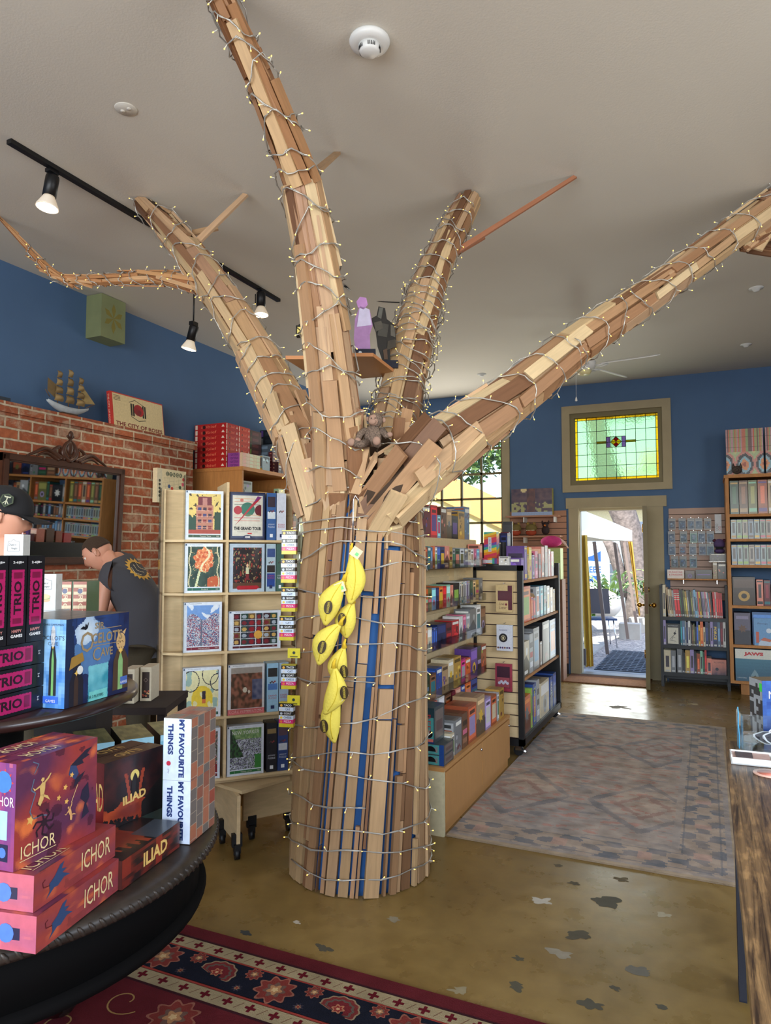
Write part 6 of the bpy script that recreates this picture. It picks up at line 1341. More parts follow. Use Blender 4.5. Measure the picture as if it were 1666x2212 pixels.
# boxes on the gondola top rail
for k,(p0,p1,h,c) in enumerate(((912,931,.20,'maroon'),(931,946,.21,'red'),(946,953,.15,'sky blue'),(953,966,.21,'brown'),(966,977,.20,'tan'),(977,991,.16,'black'),(991,1005,.20,'gold'),(985,1004,.24,'blue'),(1005,1016,.24,'steel blue'))):
    xf=-1.60 if k!=7 else -1.68; y0=ypx(p0,xf);y1=ypx(p1,xf); gb('game_box',f'{c} upright game box on the gondola top rail, {ORD[k]} from the trunk',(xf,y0,1.6005),R(90),max(.03,y1-y0-.003),.08,h,c,k+3,'upright games on the gondola top')
# ================= BLACK MOBILE RACK =================
br_=thing('mobile_rack','black-framed rolling rack with a slatwall end and wooden shelves near the back window','rolling rack',(0,0,0))
Y0,Y1=5.17,6.62
q=MB()
for x0,x1 in ((-1.64,-1.60),(-1.285,-1.245)):
    for y in (Y0,Y1-.04): q.bb(x0,y,.09,x1,y+.04,1.41)
q.bb(-1.64,Y0,1.37,-1.245,Y0+.04,1.41);q.bb(-1.64,Y0,.09,-1.245,Y0+.04,.14);q.bb(-1.64,Y1-.04,1.37,-1.60,Y1,1.41); q.bb(-1.64,Y0,1.37,-1.6,Y1,1.41);q.bb(-1.285,Y0,.09,-1.245,Y1,.14); q.bb(-1.6,Y1-.02,.14,-1.285,Y1,1.37)
q.build('frame',M_black,br_)
q=MB(); slat(q,-1.60,-1.285,.14,1.37,Y0+.03,.0825,.016,.008); q.build('slatwall_end',[M_maple,M_groove],br_)
q=MB(); q.bb(-1.63,Y0+.04,.12,-1.62,Y1-.04,1.38); q.build('back_panel',M_black,br_)
for z in (1.275,.955,.55): q=MB(); q.bb(-1.62,Y0+.04,z,-1.255,Y1-.02,z+.02); q.build('shelf',M_oak,br_)
q=MB(); q.bb(-1.62,Y0+.04,.13,-1.25,Y1-.02,.15); q.build('shelf',M_black,br_)
for (x,y) in ((-1.30,Y0+.06),(-1.30,Y1-.06),(-1.58,Y0+.06),(-1.58,Y1-.06)):
    q=MB(); q.cyl((x,y-.014,.0465),(x,y+.014,.0465),.036,n=18,mat=0); q.bb(x-.02,y-.022,.05,x+.02,y+.022,.09,mat=1); q.box((x+.03,y,.05),(.05,.03,.004),RY(.5),mat=1); q.build('caster',[M_blackp,M_chrome],br_)
RS=[('top shelf',1.2955,[(5.22,.10,.17,'purple'),(5.33,.09,.26,'purple'),(5.43,.04,.2,'gold'),(5.48,.10,.25,'yellow'),(5.60,.08,.19,'lavender'),(5.70,.10,.22,'pink'),(5.82,.10,.2,'maroon'),(5.94,.12,.26,'salmon'),(6.08,.12,.27,'brown'),(6.22,.10,.24,'rust'),(6.34,.12,.22,'red')]),
('second shelf',.9755,[(5.22,.30,.27,'orange'),(5.54,.06,.18,'orange'),(5.61,.09,.17,'red'),(5.72,.13,.25,'silver'),(5.87,.12,.25,'sky blue'),(6.01,.11,.25,'teal'),(6.14,.12,.24,'white'),(6.28,.12,.22,'tan'),(6.41,.1,.2,'gold')]),
('third shelf',.5705,[(5.24,.22,.26,'cream'),(5.47,.12,.3,'silver'),(5.60,.22,.33,'grey'),(5.84,.08,.2,'brown'),(5.94,.28,.35,'black'),(6.24,.28,.34,'steel blue')]),
('bottom shelf',.1505,[(5.24,.24,.27,'orange'),(5.5,.05,.3,'lime'),(5.56,.12,.32,'blue'),(5.70,.10,.33,'silver'),(5.84,.34,.28,'cream'),(6.22,.12,.27,'blue'),(6.36,.14,.28,'blue')])]
for nm,z,its in RS:
    for k,(y,w,h,c) in enumerate(its):
        h=min(h,{1.2955:.5,.9755:.295,.5705:.38,.1505:.395}[z]); rn=random.Random(k*3+int(z*50)); q=MB(); gbox_mesh(q,w-.006,.14 if nm=='top shelf' else .26,h,CD[c],rn,'spine' if w<.1 else 'cover','cover')
        o=q.build('game_box',M_print,loc=(-1.265,y,z+.0003),rot=R(90),label=f'{c} game box on the {nm} of the rolling rack, {ORD[k]} from near end',cat='game box',group='games on the rolling rack')
        if nm=='bottom shelf' and k==2:
            fr=Fr((0,0,0),(1,0,0),(0,0,1),w,h); q2=MB(); q2.tx(fr,'Telestrations',.5,.5,.5,L(220,226,90),6,w=.85,rot=270,bold=.02); q2.build('lettering',M_print,o)
        if nm=='bottom shelf' and k==5:
            fr=Fr((0,0,0),(1,0,0),(0,0,1),w,h); q2=MB(); q2.tx(fr,'SPOTS',.5,.6,.45,L(226,230,236),6,w=.5,rot=270,bold=.02); q2.build('lettering',M_print,o)
# boxes on the rack roof (resting on the slatwall and frame)
q=MB(); q.bb(-1.64,Y0,1.411,-1.43,5.74,1.419); tp_=tag(q.build('rack_top_tray',M_black),'flat black tray board on top of the rolling rack near end','tray')
TOP=[(5.19,-1.62,.20,.03,.045,'teal'),(5.19,-1.41,.07,.05,.09,'white')]
g=thing('game_box','rainbow-striped game box lying flat on the rolling rack','game box',(-1.642,5.20,1.4195),0); q=MB(); w,d,h=.215,.10,.042; q.bb(0,0,0,w,d,h,L(200,90,60)); f,e,t,r=frs(w,d,h)
RBW_=[(206,60,90),(230,140,50),(226,200,60),(70,170,160),(110,80,170),(206,60,90)]
for k in range(12): q.pg(f,[(k/12,0),((k+1)/12,0),((k+1)/12,1),(k/12,1)],L(RBW_[k%6]))
q.rc(f,.12,.15,.75,.7,L(206,210,220),2); q.build('box',M_print,g)
g=thing('game_box','rainbow-striped upright game box on top of the rolling rack','game box',(-1.55,5.215,1.462),0); q=MB(); w,d,h=.10,.08,.2; q.bb(0,0,0,w,d,h,L(200,90,60)); f,e,t,r=frs(w,d,h)
for fr_ in (f,r):
    for k in range(10): q.pg(fr_,[(0,k/10),(1,min(1,k/10+.12)),(1,min(1,(k+1)/10+.12)),(0,(k+1)/10)],L(RBW_[k%6]))
q.rc(f,.35,.25,.6,.8,L(214,216,224),2); q.tx(f,'PRIDE',.48,.52,.12,L(90,100,160),4,w=.45,rot=90); q.build('box',M_print,g)
for k,(x,y,w,d,h,c,z) in enumerate(((-1.62,5.34,.07,.1,.16,'black',1.4195),(-1.545,5.34,.07,.1,.17,'black',1.4195),(-1.42,5.165,.08,.045,.065,'white',1.4105),(-1.62,5.585,.08,.1,.155,'purple',1.4195),(-1.62,5.46,.06,.1,.24,'navy',1.4195),(-1.555,5.46,.06,.1,.24,'navy',1.4195),(-1.49,5.46,.06,.1,.24,'navy',1.4195),(-1.52,5.585,.07,.03,.25,'maroon',1.4195),(-1.43,5.62-.12,.0,.0,.0,'x',0))):
    if h: gb('game_box',f'{c} box on the rolling rack top, '+['left of the rainbow box in front','second from left behind the flat rainbow box','small one with a round picture','right of the rainbow box','leftmost of the tall back three','middle of the tall back three','right of the tall back three','tall one at the back right'][k],(x,y,z),0,w,d,h,c,k+90,None)
gb('game_box','dark portrait box standing tallest on the rolling rack top, against the window frame',(-1.52,5.66,1.4195),R(8),.075,.04,.34,'black',77,style=0)
# hanging packs on slatwall end
def pack(x,z,w,h,c,label,deco):
    g=thing('hanging_pack',label,'hanging pack',(x,Y0-.012,z)); q=MB(); q.bb(-w/2,-.02,-h/2,w/2,0,h/2,L(c)); f=Fr((-w/2,-.0203,-h/2),(1,0,0),(0,0,1),w,h); deco(q,f); q.build('card',M_print,g); q=MB(); q.cyl((0,.02,h/2+.012),(0,-.03,h/2+.012),.003,n=6); q.build('peg_hook',M_chrome,g)
def dk1(q,f): q.rc(f,.12,.2,.72,.78,L(84,24,44)); q.rc(f,.72,.08,.98,.98,L(84,24,44)); q.rc(f,.08,.05,.74,.42,L(206,180,130),2); q.tx(f,'Love',.35,.3,.1,L(90,40,40),4,shear=.3,w=.3); q.tx(f,'Letter',.42,.16,.1,L(90,40,40),4,shear=.3,w=.45); q.ci(f,.62,.28,.07,L(120,30,50),4,12)
def dk2(q,f): q.ci(f,.42,.5,.27,L(24,24,28),1,22); q.ring(f,.42,.5,.12,.15,L(200,190,150),3); q.ci(f,.42,.5,.06,L(200,190,150),3,10,ry=.06); q.tx(f,'MUNCHKIN',.42,.8,.06,L(80,90,130),3,w=.5); [q.ci(f,.1+.14*k,.12,.06,[L(120,80,60),L(60,70,110),L(90,50,100)][k%3],3,8) for k in range(6)]
def dk3(q,f): q.rc(f,.1,.12,.88,.9,L(60,26,44)); q.rc(f,.12,.14,.86,.5,L(150,70,80),2); [q.ci(f,.25+.12*k,.3+.05*(k%2),.09,L(190,190,206),3,7) for k in range(5)]
pack(-1.375,1.165,.125,.20,(206,180,130),'hanging cream and maroon card pouch, top of three packs on the slatwall end',dk1)
pack(-1.375,.875,.12,.19,(206,210,220),'hanging white pack with a round black cameo, middle of three on the slatwall end',dk2)
pack(-1.385,.585,.125,.20,(150,50,70),'hanging dark red blister pack, lowest of three on the slatwall end',dk3)
# ================= BACK WALL GOODS =================
# oak bookcase at the back wall, running to the right
ob=thing('oak_wall_bookcase','long oak bookcase with blue back on the rear wall, right of the black book rack','bookcase',(0,0,0))
BX0,BX1,BYF=.20,2.72,8.42
ups=[BX0,1.04,1.88,BX1-.03]
q=MB(); q.bb(BX0,BYF,.12,BX0+.035,YB-.02,2.34); q.build('side_panel',M_oakv,ob)
for x in ups[1:]: q=MB(); q.bb(x,BYF,.12,x+.03,YB-.02,2.31); q.build('upright',M_oakv,ob)
q=MB(); q.bb(BX0,YB-.03,.12,BX1,YB-.015,2.31); q.build('back_panel',M_blue,ob)
q=MB(); q.bb(BX0-.01,BYF-.01,2.31,BX1+.01,YB-.01,2.345); q.build('top_board',M_oak,ob)
BZ=[.12,.50,.915,1.345,1.625,1.89]
for z in BZ: q=MB(); q.bb(BX0+.035,BYF,z,BX1-.03,YB-.03,z+.03); q.build('shelf',M_oak,ob)
q=MB(); q.bb(BX0+.1,BYF+.06,0,BX1-.1,YB-.1,.12); q.build('plinth',M_oakv,ob)
def bitem(x,z,w,h,c,label,group=None,front='cover',style=None,d=.2,y=BYF+.03,seed=0):
    c_=CD[c] if isinstance(c,str) else c; rn=random.Random(seed+int(x*100)); q=MB(); gbox_mesh(q,w,d,h,c_,rn,front,'spine',style=style); return q.build('game_box',M_print,loc=(x,y,z+.0305),label=label,cat='game box',group=group)
def bay(x): return 'left bay' if x<1.04 else ('middle bay' if x<1.88 else 'right bay')
rn=random.Random(31); cl=['silver','grey','brown','steel blue','olive','tan','navy','black','rust','dark green']
# top-level items
for k,(x,w,c) in enumerate(((.245,.086,'dark green'),(.333,.086,'brown'),(.421,.086,'olive'),(.512,.092,'rust'),(.607,.092,'tan'),(.702,.092,'rust'),(.797,.092,'brown'),(.892,.092,'olive'))): bitem(x,BZ[5],w-.003,.36,c,f'{c} tall boxed set, {ORD[k]} from left on upper shelf of oak wall bookcase','tall sets on the upper shelf','spine')
for lv,h in ((4,.205),(3,.215)):
    x=.245;k=0
    while x<1.0:
        w=.0555; c=[(150,170,176),(140,160,150),(166,160,150),(130,150,170)][(k+lv)%4]; bitem(x,BZ[lv],w-.004,h,c,f'slim silver-grey case, {ORD[k]} from left, {["lower","upper"][lv-3]} of two rows of slim cases','silver cased sets',front='spine',d=.12); x+=w; k+=1
bitem(.245,BZ[2],.215,.30,(64,50,44),'dark box with gold tentacle ornament on the middle shelf of the oak wall bookcase',style=0); bitem(.472,BZ[2],.062,.275,'salmon','white and red box right of the gold-ornament box','', 'spine'); bitem(.540,BZ[2],.062,.27,'maroon','red patterned narrow box on the middle shelf','','spine'); bitem(.615,BZ[2],.24,.22,(44,44,50),'low black box with gold specks at the right of the middle shelf',style=4)
bitem(.25,BZ[1],.155,.335,(96,90,110),'purple-grey tall box on the shelf above the shark box',style=1); bitem(.425,BZ[1],.19,.345,(70,110,160),'blue box behind the lighthouse box, its top edge showing',y=BYF+.07)
g=thing('game_box','light blue box with a red lighthouse and waves, on the shelf above the shark box','game box',(.435,BYF+.01,BZ[1]+.0305)); q=MB(); w,d,h=.185,.05,.285; q.bb(0,0,0,w,d,h,L(110,160,206)); f,e,t,r=frs(w,d,h); q.rc(f,.1,.1,.25,.5,L(206,90,60)); q.pg(f,[(.25,.12),(.5,.3),(.95,.2),(.95,0),(.2,0)],L(200,214,230),2); q.pg(f,[(.3,.2),(.5,.3),(.9,.22),(.8,.14)],L(206,110,80),3); q.tx(f,'Passage',.45,.8,.07,L(40,60,110),3,w=.5); q.ci(f,.75,.55,.14,L(220,230,240),2,9); q.build('box',M_print,g)
bitem(.64,BZ[1],.2,.3,'tan','tan box at the right end of the shelf above the shark box')
g=thing('game_box','large teal and white movie box with red lettering and a shark nose, bottom shelf','game box',(.25,BYF+.01,BZ[0]+.0305)); q=MB(); w,d,h=.35,.08,.335; q.bb(0,0,0,w,d,h,L(52,104,130)); f,e,t,r=frs(w,d,h); q.ras(f,12,10,lambda u,v:mixc(L(40,84,110),L(80,140,160),v)); q.rc(f,0,.70,1,1,L(226,224,210),2); q.tx(f,'JAWS',.5,.85,.13,L(200,40,44),4,w=.52,bold=.06); q.pg(f,[(.38,0),(.42,.2),(.52,.38),(.60,.25),(.66,0)],L(130,160,170),3); q.pg(f,[(.44,.0),(.46,.14),(.53,.2),(.59,.12),(.6,0)],L(50,60,70),4); q.tx(f,'A GAME OF SUSPENSE',.17,.1,.03,L(220,226,226),4,w=.25); q.build('box',M_print,g)
bitem(.62,BZ[0],.3,.33,(60,80,130),'dark blue box right of the large teal box on the bottom shelf')
# art boxes on top
def agate(u,v):
    if v>.5: return [L(150,170,120),L(206,120,96),L(196,150,160),L(120,90,90),L(176,170,110),L(214,96,70)][int(abs(nz(u*9,0,1))*16)%6]
    d=min(math.hypot((u-.5)*1.1,(v-.22)),math.hypot((u+.02)*1.1,(v-.22)),math.hypot((u-1.02)*1.1,(v-.22)))+.03*nz(u*8,v*8)
    return [L(176,90,70),L(226,150,100),L(150,190,206),L(60,60,70),L(206,140,130),L(180,196,150),L(206,206,150)][min(6,int(d*17))]
for k,x in enumerate((.22,.60,.98)):
    g=thing('patterned_box',f'tall banded multicolour patterned box on top of the oak wall bookcase, {ORD[k]} from the left','box',(x,BYF+.07,2.346)); q=MB(); w,d,h=.36,.12,.50; q.bb(0,0,0,w,d,h,L(150,150,120)); f,e,t,r=frs(w,d,h); q.ras(f,30,40,agate); q.rc(f,.0,.6,1,.606,L(80,60,50),3); q.rc(f,.0,.82,1,.826,L(80,60,50),3); q.build('box',M_print,g)
for k in range(6):
    bitem(1.36+.21*k,2.315,.20,.26,['brown','dark green','grey','navy','rust','black'][k],f'{["brown","dark green","grey","navy","rust","black"][k]} box on the bookcase top further right, seen only in the mirror','boxes on the bookcase top')
q=MB(); q.ball((0,0,.05),(.05,.03,.045),12,8); 
for s in (-1,1): q.lathe([(.016,.07),(.012,.095),(.001,.125)],(s*.035,0,0),8)
q.ball((.0,-.03,.045),(.022,.02,.016),8,6); q.build('dragon_head_figurine',mat('dark_pewter',L(70,60,54),rough=.5),loc=(.32,BYF-.03+.04,2.346),label='dark dragon-head figurine on the front edge of the bookcase top',cat='figurine')
# goods in middle and right bays (seen in the mirror)
for bi,(xa,xb) in enumerate(((1.08,1.87),(1.92,2.68))):
    for lv,hh in ((0,.33),(1,.34),(2,.36),(3,.22),(4,.22),(5,.34)):
        x=xa;k=0
        while x<xb-.05:
            w=.062 if lv in(3,4) else rn.choice([.07,.2,.24,.09]); w=min(w,xb-x-.004); c=rn.choice(cl) if lv not in (3,4) else rn.choice(['grey','brown','steel blue','black'])
            if w>.04: bitem(x,BZ[lv],w-.004,min(hh,rn.uniform(hh*.8,hh)),c,f'{c} box on shelf {["one","two","three","four","five","six"][lv]} of the {bay(x)}, {ORD[min(k,29)]} from left',f'games in the {bay(x)}','spine' if w<.12 else 'cover')
            x+=w; k+=1
# black book rack
kr=thing('black_book_rack','black three-shelf book rack full of role-playing books, right of the open door','book rack',(0,0,0))
KX0,KX1=-.50,.175; KY=8.62; KZ=[.155,.46,.775]
for x in (KX0,KX1): q=MB(); q.bb(x,KY,0,x+.03,KY+.03,1.14);q.bb(x,KY+.27,0,x+.03,KY+.30,1.14);q.bb(x,KY,1.1,x+.03,KY+.3,1.13);q.bb(x,KY,.1,x+.03,KY+.3,.13); q.build('side_frame',M_black,kr)
for z in KZ: q=MB(); q.bb(KX0+.03,KY,z-.02,KX1,KY+.29,z);q.bb(KX0+.03,KY-.005,z-.03,KX1,KY,z+.01); q.build('shelf',M_black,kr)
q=MB(); q.bb(KX0+.03,KY+.27,.05,KX1,KY+.285,.15); q.build('kick_board',M_black,kr)
def book(x,z,w,h,c,label,tilt=0,group='books on the black rack',cover_=False,d=.21,txt=None,stripe=None):
    cc=CD[c] if isinstance(c,str) else c; q=MB(); q.bb(0,0,0,w,d,h,L(cc)); f,e,t,r=frs(w,d,h); q.rc(t,.06,0,.94,.97,L(220,214,196)); lt=L(sh_(cc,1.6)) if sum(cc)<420 else L(60,50,60); q.rc(f,.25,.25,.75,.75,lt); q.rc(f,.2,.05,.8,.12,L(200,200,196),2)
    if stripe: [q.rc(f,.05,.62+.07*k,.95,.65+.07*k,L(stripe),3) for k in range(4)]
    if txt: q.tx(f,txt,.5,.55,.6,L(230,200,80) if txt=='FORCE' else L(226,226,226),4,w=.5,rot=270,bold=.03)
    return q.build('book',M_print,loc=(x,KY+.02,z+.0005),rot=(0,R(tilt),0),label=label,cat='book',group=group)
top=[('cream',.035,.37),('tan',.022,.34),('cream',.022,.32),('tan',.022,.32),('silver',.02,.31),('red',.032,.32),('red',.032,.32),('dark green',.02,.31),('black',.022,.32),('olive',.022,.31),('gold',.02,.3),('grey',.02,.31),('black',.022,.31),('olive',.02,.3),('grey',.018,.31),('sky blue',.026,.32),('silver',.016,.3),('red',.012,.3),('yellow',.02,.3),('black',.016,.3),('lavender',.016,.3),('silver',.018,.3),('pink',.014,.3),('white',.016,.3),('steel blue',.014,.29),('rust',.014,.29),('black',.018,.3),('red',.026,.3),('white',.012,.3),('red',.024,.3),('red',.022,.29),('red',.022,.29)]
x=KX0+.002+.03; sc=(KX1-x-.050)/sum(w for _,w,_ in top)
for k,(c,w,h) in enumerate(top):
    w2=w*sc; tl=0 if k<1 else (-4 if k<27 else -1.5); x+=.024 if k==1 else 0; 
    book(x,KZ[2]+(w2*math.sin(R(-tl))+.0005 if tl<0 else 0),w2-.001,h*.98,c,f'{c} book on the top shelf of the black rack, {ORD[k] if k<30 else ["second from right end","rightmost"][k-30]}'+(' from left' if k<30 else ''),tl,stripe=(226,216,200) if k in(5,6) else None); x+=w2
mid=[('lavender',.03,.29),('x',.165,.25),('teal',.022,.28),('steel blue',.03,.29),('silver',.014,.28),('navy',.02,.27),('white',.028,.29),('black',.016,.25),('brown',.016,.24),('olive',.014,.25),('black',.02,.22),('blue',.024,.29),('yellow',.018,.24),('orange',.035,.28),('cream',.022,.22),('navy',.035,.28),('black',.02,.27),('lavender',.03,.29),('navy',.05,.29),('steel blue',.03,.28),('maroon',.03,.28),('white',.03,.29)]
x=KX0+.032; sc=(KX1-x-.004)/sum(w for _,w,_ in mid)
for k,(c,w,h) in enumerate(mid):
    w2=w*sc
    if c=='x':
        g=thing('book','black book facing out with an ink insect drawing on cream, middle shelf of the rack','book',(x,KY+.02,KZ[1]+.0005)); q=MB(); q.bb(0,0,0,w2-.004,.03,.245,L(40,40,42)); f,e,t,r=frs(w2-.004,.03,.245); q.rc(f,.12,.08,.88,.82,L(214,208,190)); q.tx(f,'MOTHERSHIP',.5,.9,.06,L(200,200,200),3,w=.7)
        for a,b in (((.3,.3),(.6,.5)),((.4,.25),(.5,.4)),((.55,.45),(.7,.7)),((.6,.5),(.75,.55)),((.5,.4),(.65,.35)),((.25,.25),(.7,.2))): q.ln(f,[a,b],.004,L(40,40,44),4)
        q.ci(f,.62,.56,.09,L(44,44,48),4,9); q.build('cover',M_print,g)
    else: book(x,KZ[1],w2-.001,min(h,.285),c,f'{c} book on the middle shelf of the black rack, {ORD[k]} from the left',txt='FORCE' if k==18 else None)
    x+=w2
bot=[('cream',.08,.26),('grey',.06,.26),('x0',.012,.2),('grey',.06,.28),('black',.02,.27),('black',.015,.24),('gold',.055,.27),('lavender',.045,.28),('black',.03,.25),('rust',.04,.24),('mint',.03,.27),('dark green',.02,.26),('red',.024,.285),('salmon',.055,.19),('pk',.165,.18)]
x=KX0+.032; sc=(KX1-x-.004)/sum(w for _,w,_ in bot)
for k,(c,w,h) in enumerate(bot):
    w2=w*sc
    if c=='pk':
        g=thing('book','small pink sunset-covered book facing out at the right of the bottom rack shelf','book',(x,KY+.02,KZ[0]+.0005)); q=MB(); q.bb(0,0,0,w2-.004,.12,.175,L(150,110,110)); f,e,t,r=frs(w2-.004,.12,.175); q.ras(f,12,12,lambda u,v:mixc(L(80,64,80),L(214,140,120),max(0,min(1,v*1.3+.2*nz(u*5,v*5))))); q.ci(f,.35,.4,.12,L(40,36,50),3,9); q.tx(f,"ALICE IS MISSING",.5,.82,.09,L(50,34,50),3,w=.7); q.build('cover',M_print,g)
    elif c!='x0': book(x,KZ[0],w2-.001,h*.96,c,f'{c} book on the bottom shelf of the black rack, {ORD[k]} from the left')
    x+=w2
# small shelf above the rack
ws=thing('slatwall_ledge','thin oak ledge on the pink slatwall above the black book rack','ledge',(0,0,0)); q=MB(); q.bb(-.42,YB-.26,1.195,.20,YB-.018,1.21); q.build('board',M_oak,ws)
for x in (-.25,.1): q=MB(); q.bb(x-.004,YB-.2,1.15,x+.004,YB-.018,1.195); q.build('bracket',M_chrome,ws)
g=thing('game_box','small white box with red lettering on the ledge above the book rack','game box',(-.42,YB-.24,1.2105)); q=MB(); q.bb(0,0,0,.18,.12,.10,L(214,200,190)); f,e,t,r=frs(.18,.12,.10); q.tx(f,'DUNGEONS',.5,.72,.2,L(180,50,50),3,w=.8,bold=.03); q.tx(f,'& DRAGONS',.5,.42,.2,L(180,50,50),3,w=.8,bold=.03); q.build('box',M_print,g)
gb('game_box','small dark box with an orange emblem on the ledge',(-.23,YB-.24,1.2105),0,.10,.1,.09,(60,48,44),3,style=0); gb('game_box','long black box in the middle of the ledge',(-.12,YB-.24,1.2105),0,.17,.1,.10,(34,34,36),4,style=3); gb('game_box','narrow tan box standing on the ledge beside the big black set',(.06,YB-.24,1.2105),0,.045,.1,.19,(150,130,90),5,style=4)
gb('game_box','large black boxed set with a window of silver figures, right end of the ledge',(.11,YB-.25,1.2105),0,.085,.2,.175,(28,28,30),6,style=4)
# hanging miniature blister packs
M_blis=glassy('dull_clear_blister',(.85,.88,.92,1),0,.3)
PK=[(0,[(1451,'brown'),(1473,'navy'),(1492,'silver'),(1509,'silver'),(1528,'tan')]),(1,[(1450,'navy'),(1476,'dark green'),(1498,'mint'),(1515,'steel blue'),(1534,'steel blue')]),(2,[(1451,'steel blue'),(1474,'rust'),(1496,'silver'),(1517,'navy'),(1534,'teal')]),(3,[(1457,'dark green'),(1475,'dark green'),(1497,'teal')])]
blp=None
for row,its in PK:
    for k,(px,c) in enumerate(its):
        yy_=[1132,1160,1187,1214][row]; p=at(px+1,yy_,wy=YB-.05); g=thing('blister_pack',f'{c} miniature pack on the pink slatwall, {ORD[k]} from left in the {["top","second","third","bottom"][row]} row','blister pack',(max(-.375,p.x),YB-.045,p.z),0,'miniature packs on the slatwall'); q=MB(); w,h=.078,.135
        q.bb(-w/2,0,-h/2,w/2,.004,h/2,L(sh_(CD[c],.7))); f=Fr((-w/2,0,-h/2),(1,0,0),(0,0,1),w,h); q.rc(f,.05,.82,.95,.96,L(30,34,44)); rn=random.Random(px+row); [q.ci(f,.25+.5*rn.random(),.2+.45*rn.random(),.1+.08*rn.random(),L(CD[rn.choice(['grey','steel blue','black','navy','silver'])]),2+j*.3,7) for j in range(7)]; q.build('card',M_print,g)
        q=MB(); q.bb(-w*.4,-.02,-h*.4,w*.4,-.001,h*.25); q.build('clear_blister',M_blis,g); q=MB(); q.cyl((0,.03,h/2+.008),(0,-.03,h/2+.008),.003,n=6); q.build('peg_hook',M_chrome,g)
g=thing('blister_pack','taller pack with red and black rings at the right of the slatwall','blister pack',(.13,YB-.045,1.85)); q=MB(); q.bb(-.035,0,-.12,.035,.004,.10,L(150,150,160)); f=Fr((-.035,0,-.12),(1,0,0),(0,0,1),.07,.22); [q.ring(f,.3+.4*(k%2),.2+.12*(k//2),.1,.2,L([(40,20,20),(150,40,30)][k%2]),2+k) for k in range(5)]; q.build('card',M_print,g)
g=thing('plush_hat','purple and black plush monster hanging low at the right end of the slatwall','plush toy',(.135,YB-.09,1.585)); q=MB(); q.ball((0,0,.02),(.06,.045,.06),12,8,L(100,80,130)); q.ball((0,-.02,-.06),(.055,.04,.03),12,8,L(90,70,120)); q.box((0,-.045,-.025),(.08,.02,.03),col=L(20,18,22)); [q.ball((s*.05,0,.06),(.02,.02,.02),8,6,L(90,40,60)) for s in (-1,1)]; q.build('body',M_matte,g)
gb('game_box','dark boxed miniatures pack under the purple plush',(.03,YB-.16,1.4105),0,.17,.13,.085,(60,56,54),8,style=4)
q=MB(); q.bb(.02,YB-.2,1.398,.21,YB-.018,1.41); tag(q.build('small_ledge',M_acr),'small clear ledge on the slatwall holding the dark miniatures pack','ledge')
# left slatwall: picture box, ledges, frog toys, pink bird
lg=thing('slatwall_ledge','upper terracotta ledge left of the door carrying a wide picture box','ledge',(0,0,0)); q=MB(); q.bb(-2.33,YB-.22,1.955,-1.66,YB-.018,1.975); q.build('board',M_slatp,lg)
for x in (-2.1,-1.72): q=MB(); q.bb(x-.006,YB-.2,1.89,x+.006,YB-.018,1.955); q.build('bracket',M_white,lg)
lg=thing('slatwall_ledge','lower terracotta ledge left of the door with plush frogs','ledge',(0,0,0)); q=MB(); q.bb(-2.33,YB-.24,1.70,-1.64,YB-.018,1.718); q.build('board',M_slatp,lg)
for x in (-2.1,-1.8): q=MB(); q.bb(x-.006,YB-.2,1.63,x+.006,YB-.018,1.70); q.build('bracket',M_white,lg)
g=thing('game_box','wide forest temple picture box with yellow side on the ledge left of door','game box',(-2.27,YB-.14,1.9755)); q=MB(); w,d,h=.52,.09,.345; q.bb(0,0,0,w,d,h,L(206,190,60)); f,e,t,r=frs(w,d,h)
def p_temple(u,v):
    n=nz(u*9,v*7,6)
    if v<.14: return L(150,170,206)
    if .38<u<.6: return mixc(L(120,76,66),L(70,50,60),.5+n)
    if v<.5 and n>0: return L(170,166,110)
    if math.hypot(u-.3,v-.95)<.08: return L(226,206,150)
    return mixc(L(70,54,76),L(110,84,90),.5+n)
q.ras(f,34,22,p_temple); q.build('box',M_print,g)
def frog(x,label):
    g=thing('plush_frog',label,'plush toy',(x,YB-.13,1.7185)); q=MB(); q.ball((0,0,.10),(.075,.05,.055),14,10,L(120,104,56)); [q.ball((s*.04,-.01,.155),.022,8,6,L(150,130,70)) for s in (-1,1)]; q.ball((0,-.01,.045),(.07,.05,.045),12,8,L(170,70,40)); [q.ball((-.045+.018*k,-.055,.07),.007,6,4,L(226,216,180)) for k in range(6)]; [q.ball((s*.04,-.03,.16),.008,6,4,L(200,140,60)) for s in (-1,1)]; q.build('body',M_matte,g)
frog(-2.22,'plush frog with orange belly on the lower ledge, left of the two'); frog(-2.02,'plush frog with orange belly on the lower ledge, nearer the black plush')
g=thing('plush_crow','small black plush bird with an orange beak beside the frogs','plush toy',(-1.84,YB-.13,1.7185)); q=MB(); q.ball((0,0,.07),(.05,.04,.06),12,8,L(50,34,34)); q.ball((0,-.01,.14),(.04,.035,.035),10,8,L(50,34,34)); q.lathe([(.015,0),(.001,.04)],(0,-.04,.13),8,L(220,120,40),M=RX(R(90))); [q.ball((s*.04,0,.17),(.012,.01,.025),6,4,L(60,40,40)) for s in (-1,1)]; q.build('body',M_matte,g)
g=thing('plush_flamingo','bright pink plush bird with a pale beak on the tall stack left of the door','plush toy',(-1.70,8.55,1.57)); q=MB(); q.ball((0,0,.07),(.13,.09,.07),16,10,L(214,60,130)); q.tube([(.08,0,.1),(.15,0,.06),(.2,0,-.01)],[.025,.016,.006],8,L(226,190,180)); q.build('body',M_matte,g)
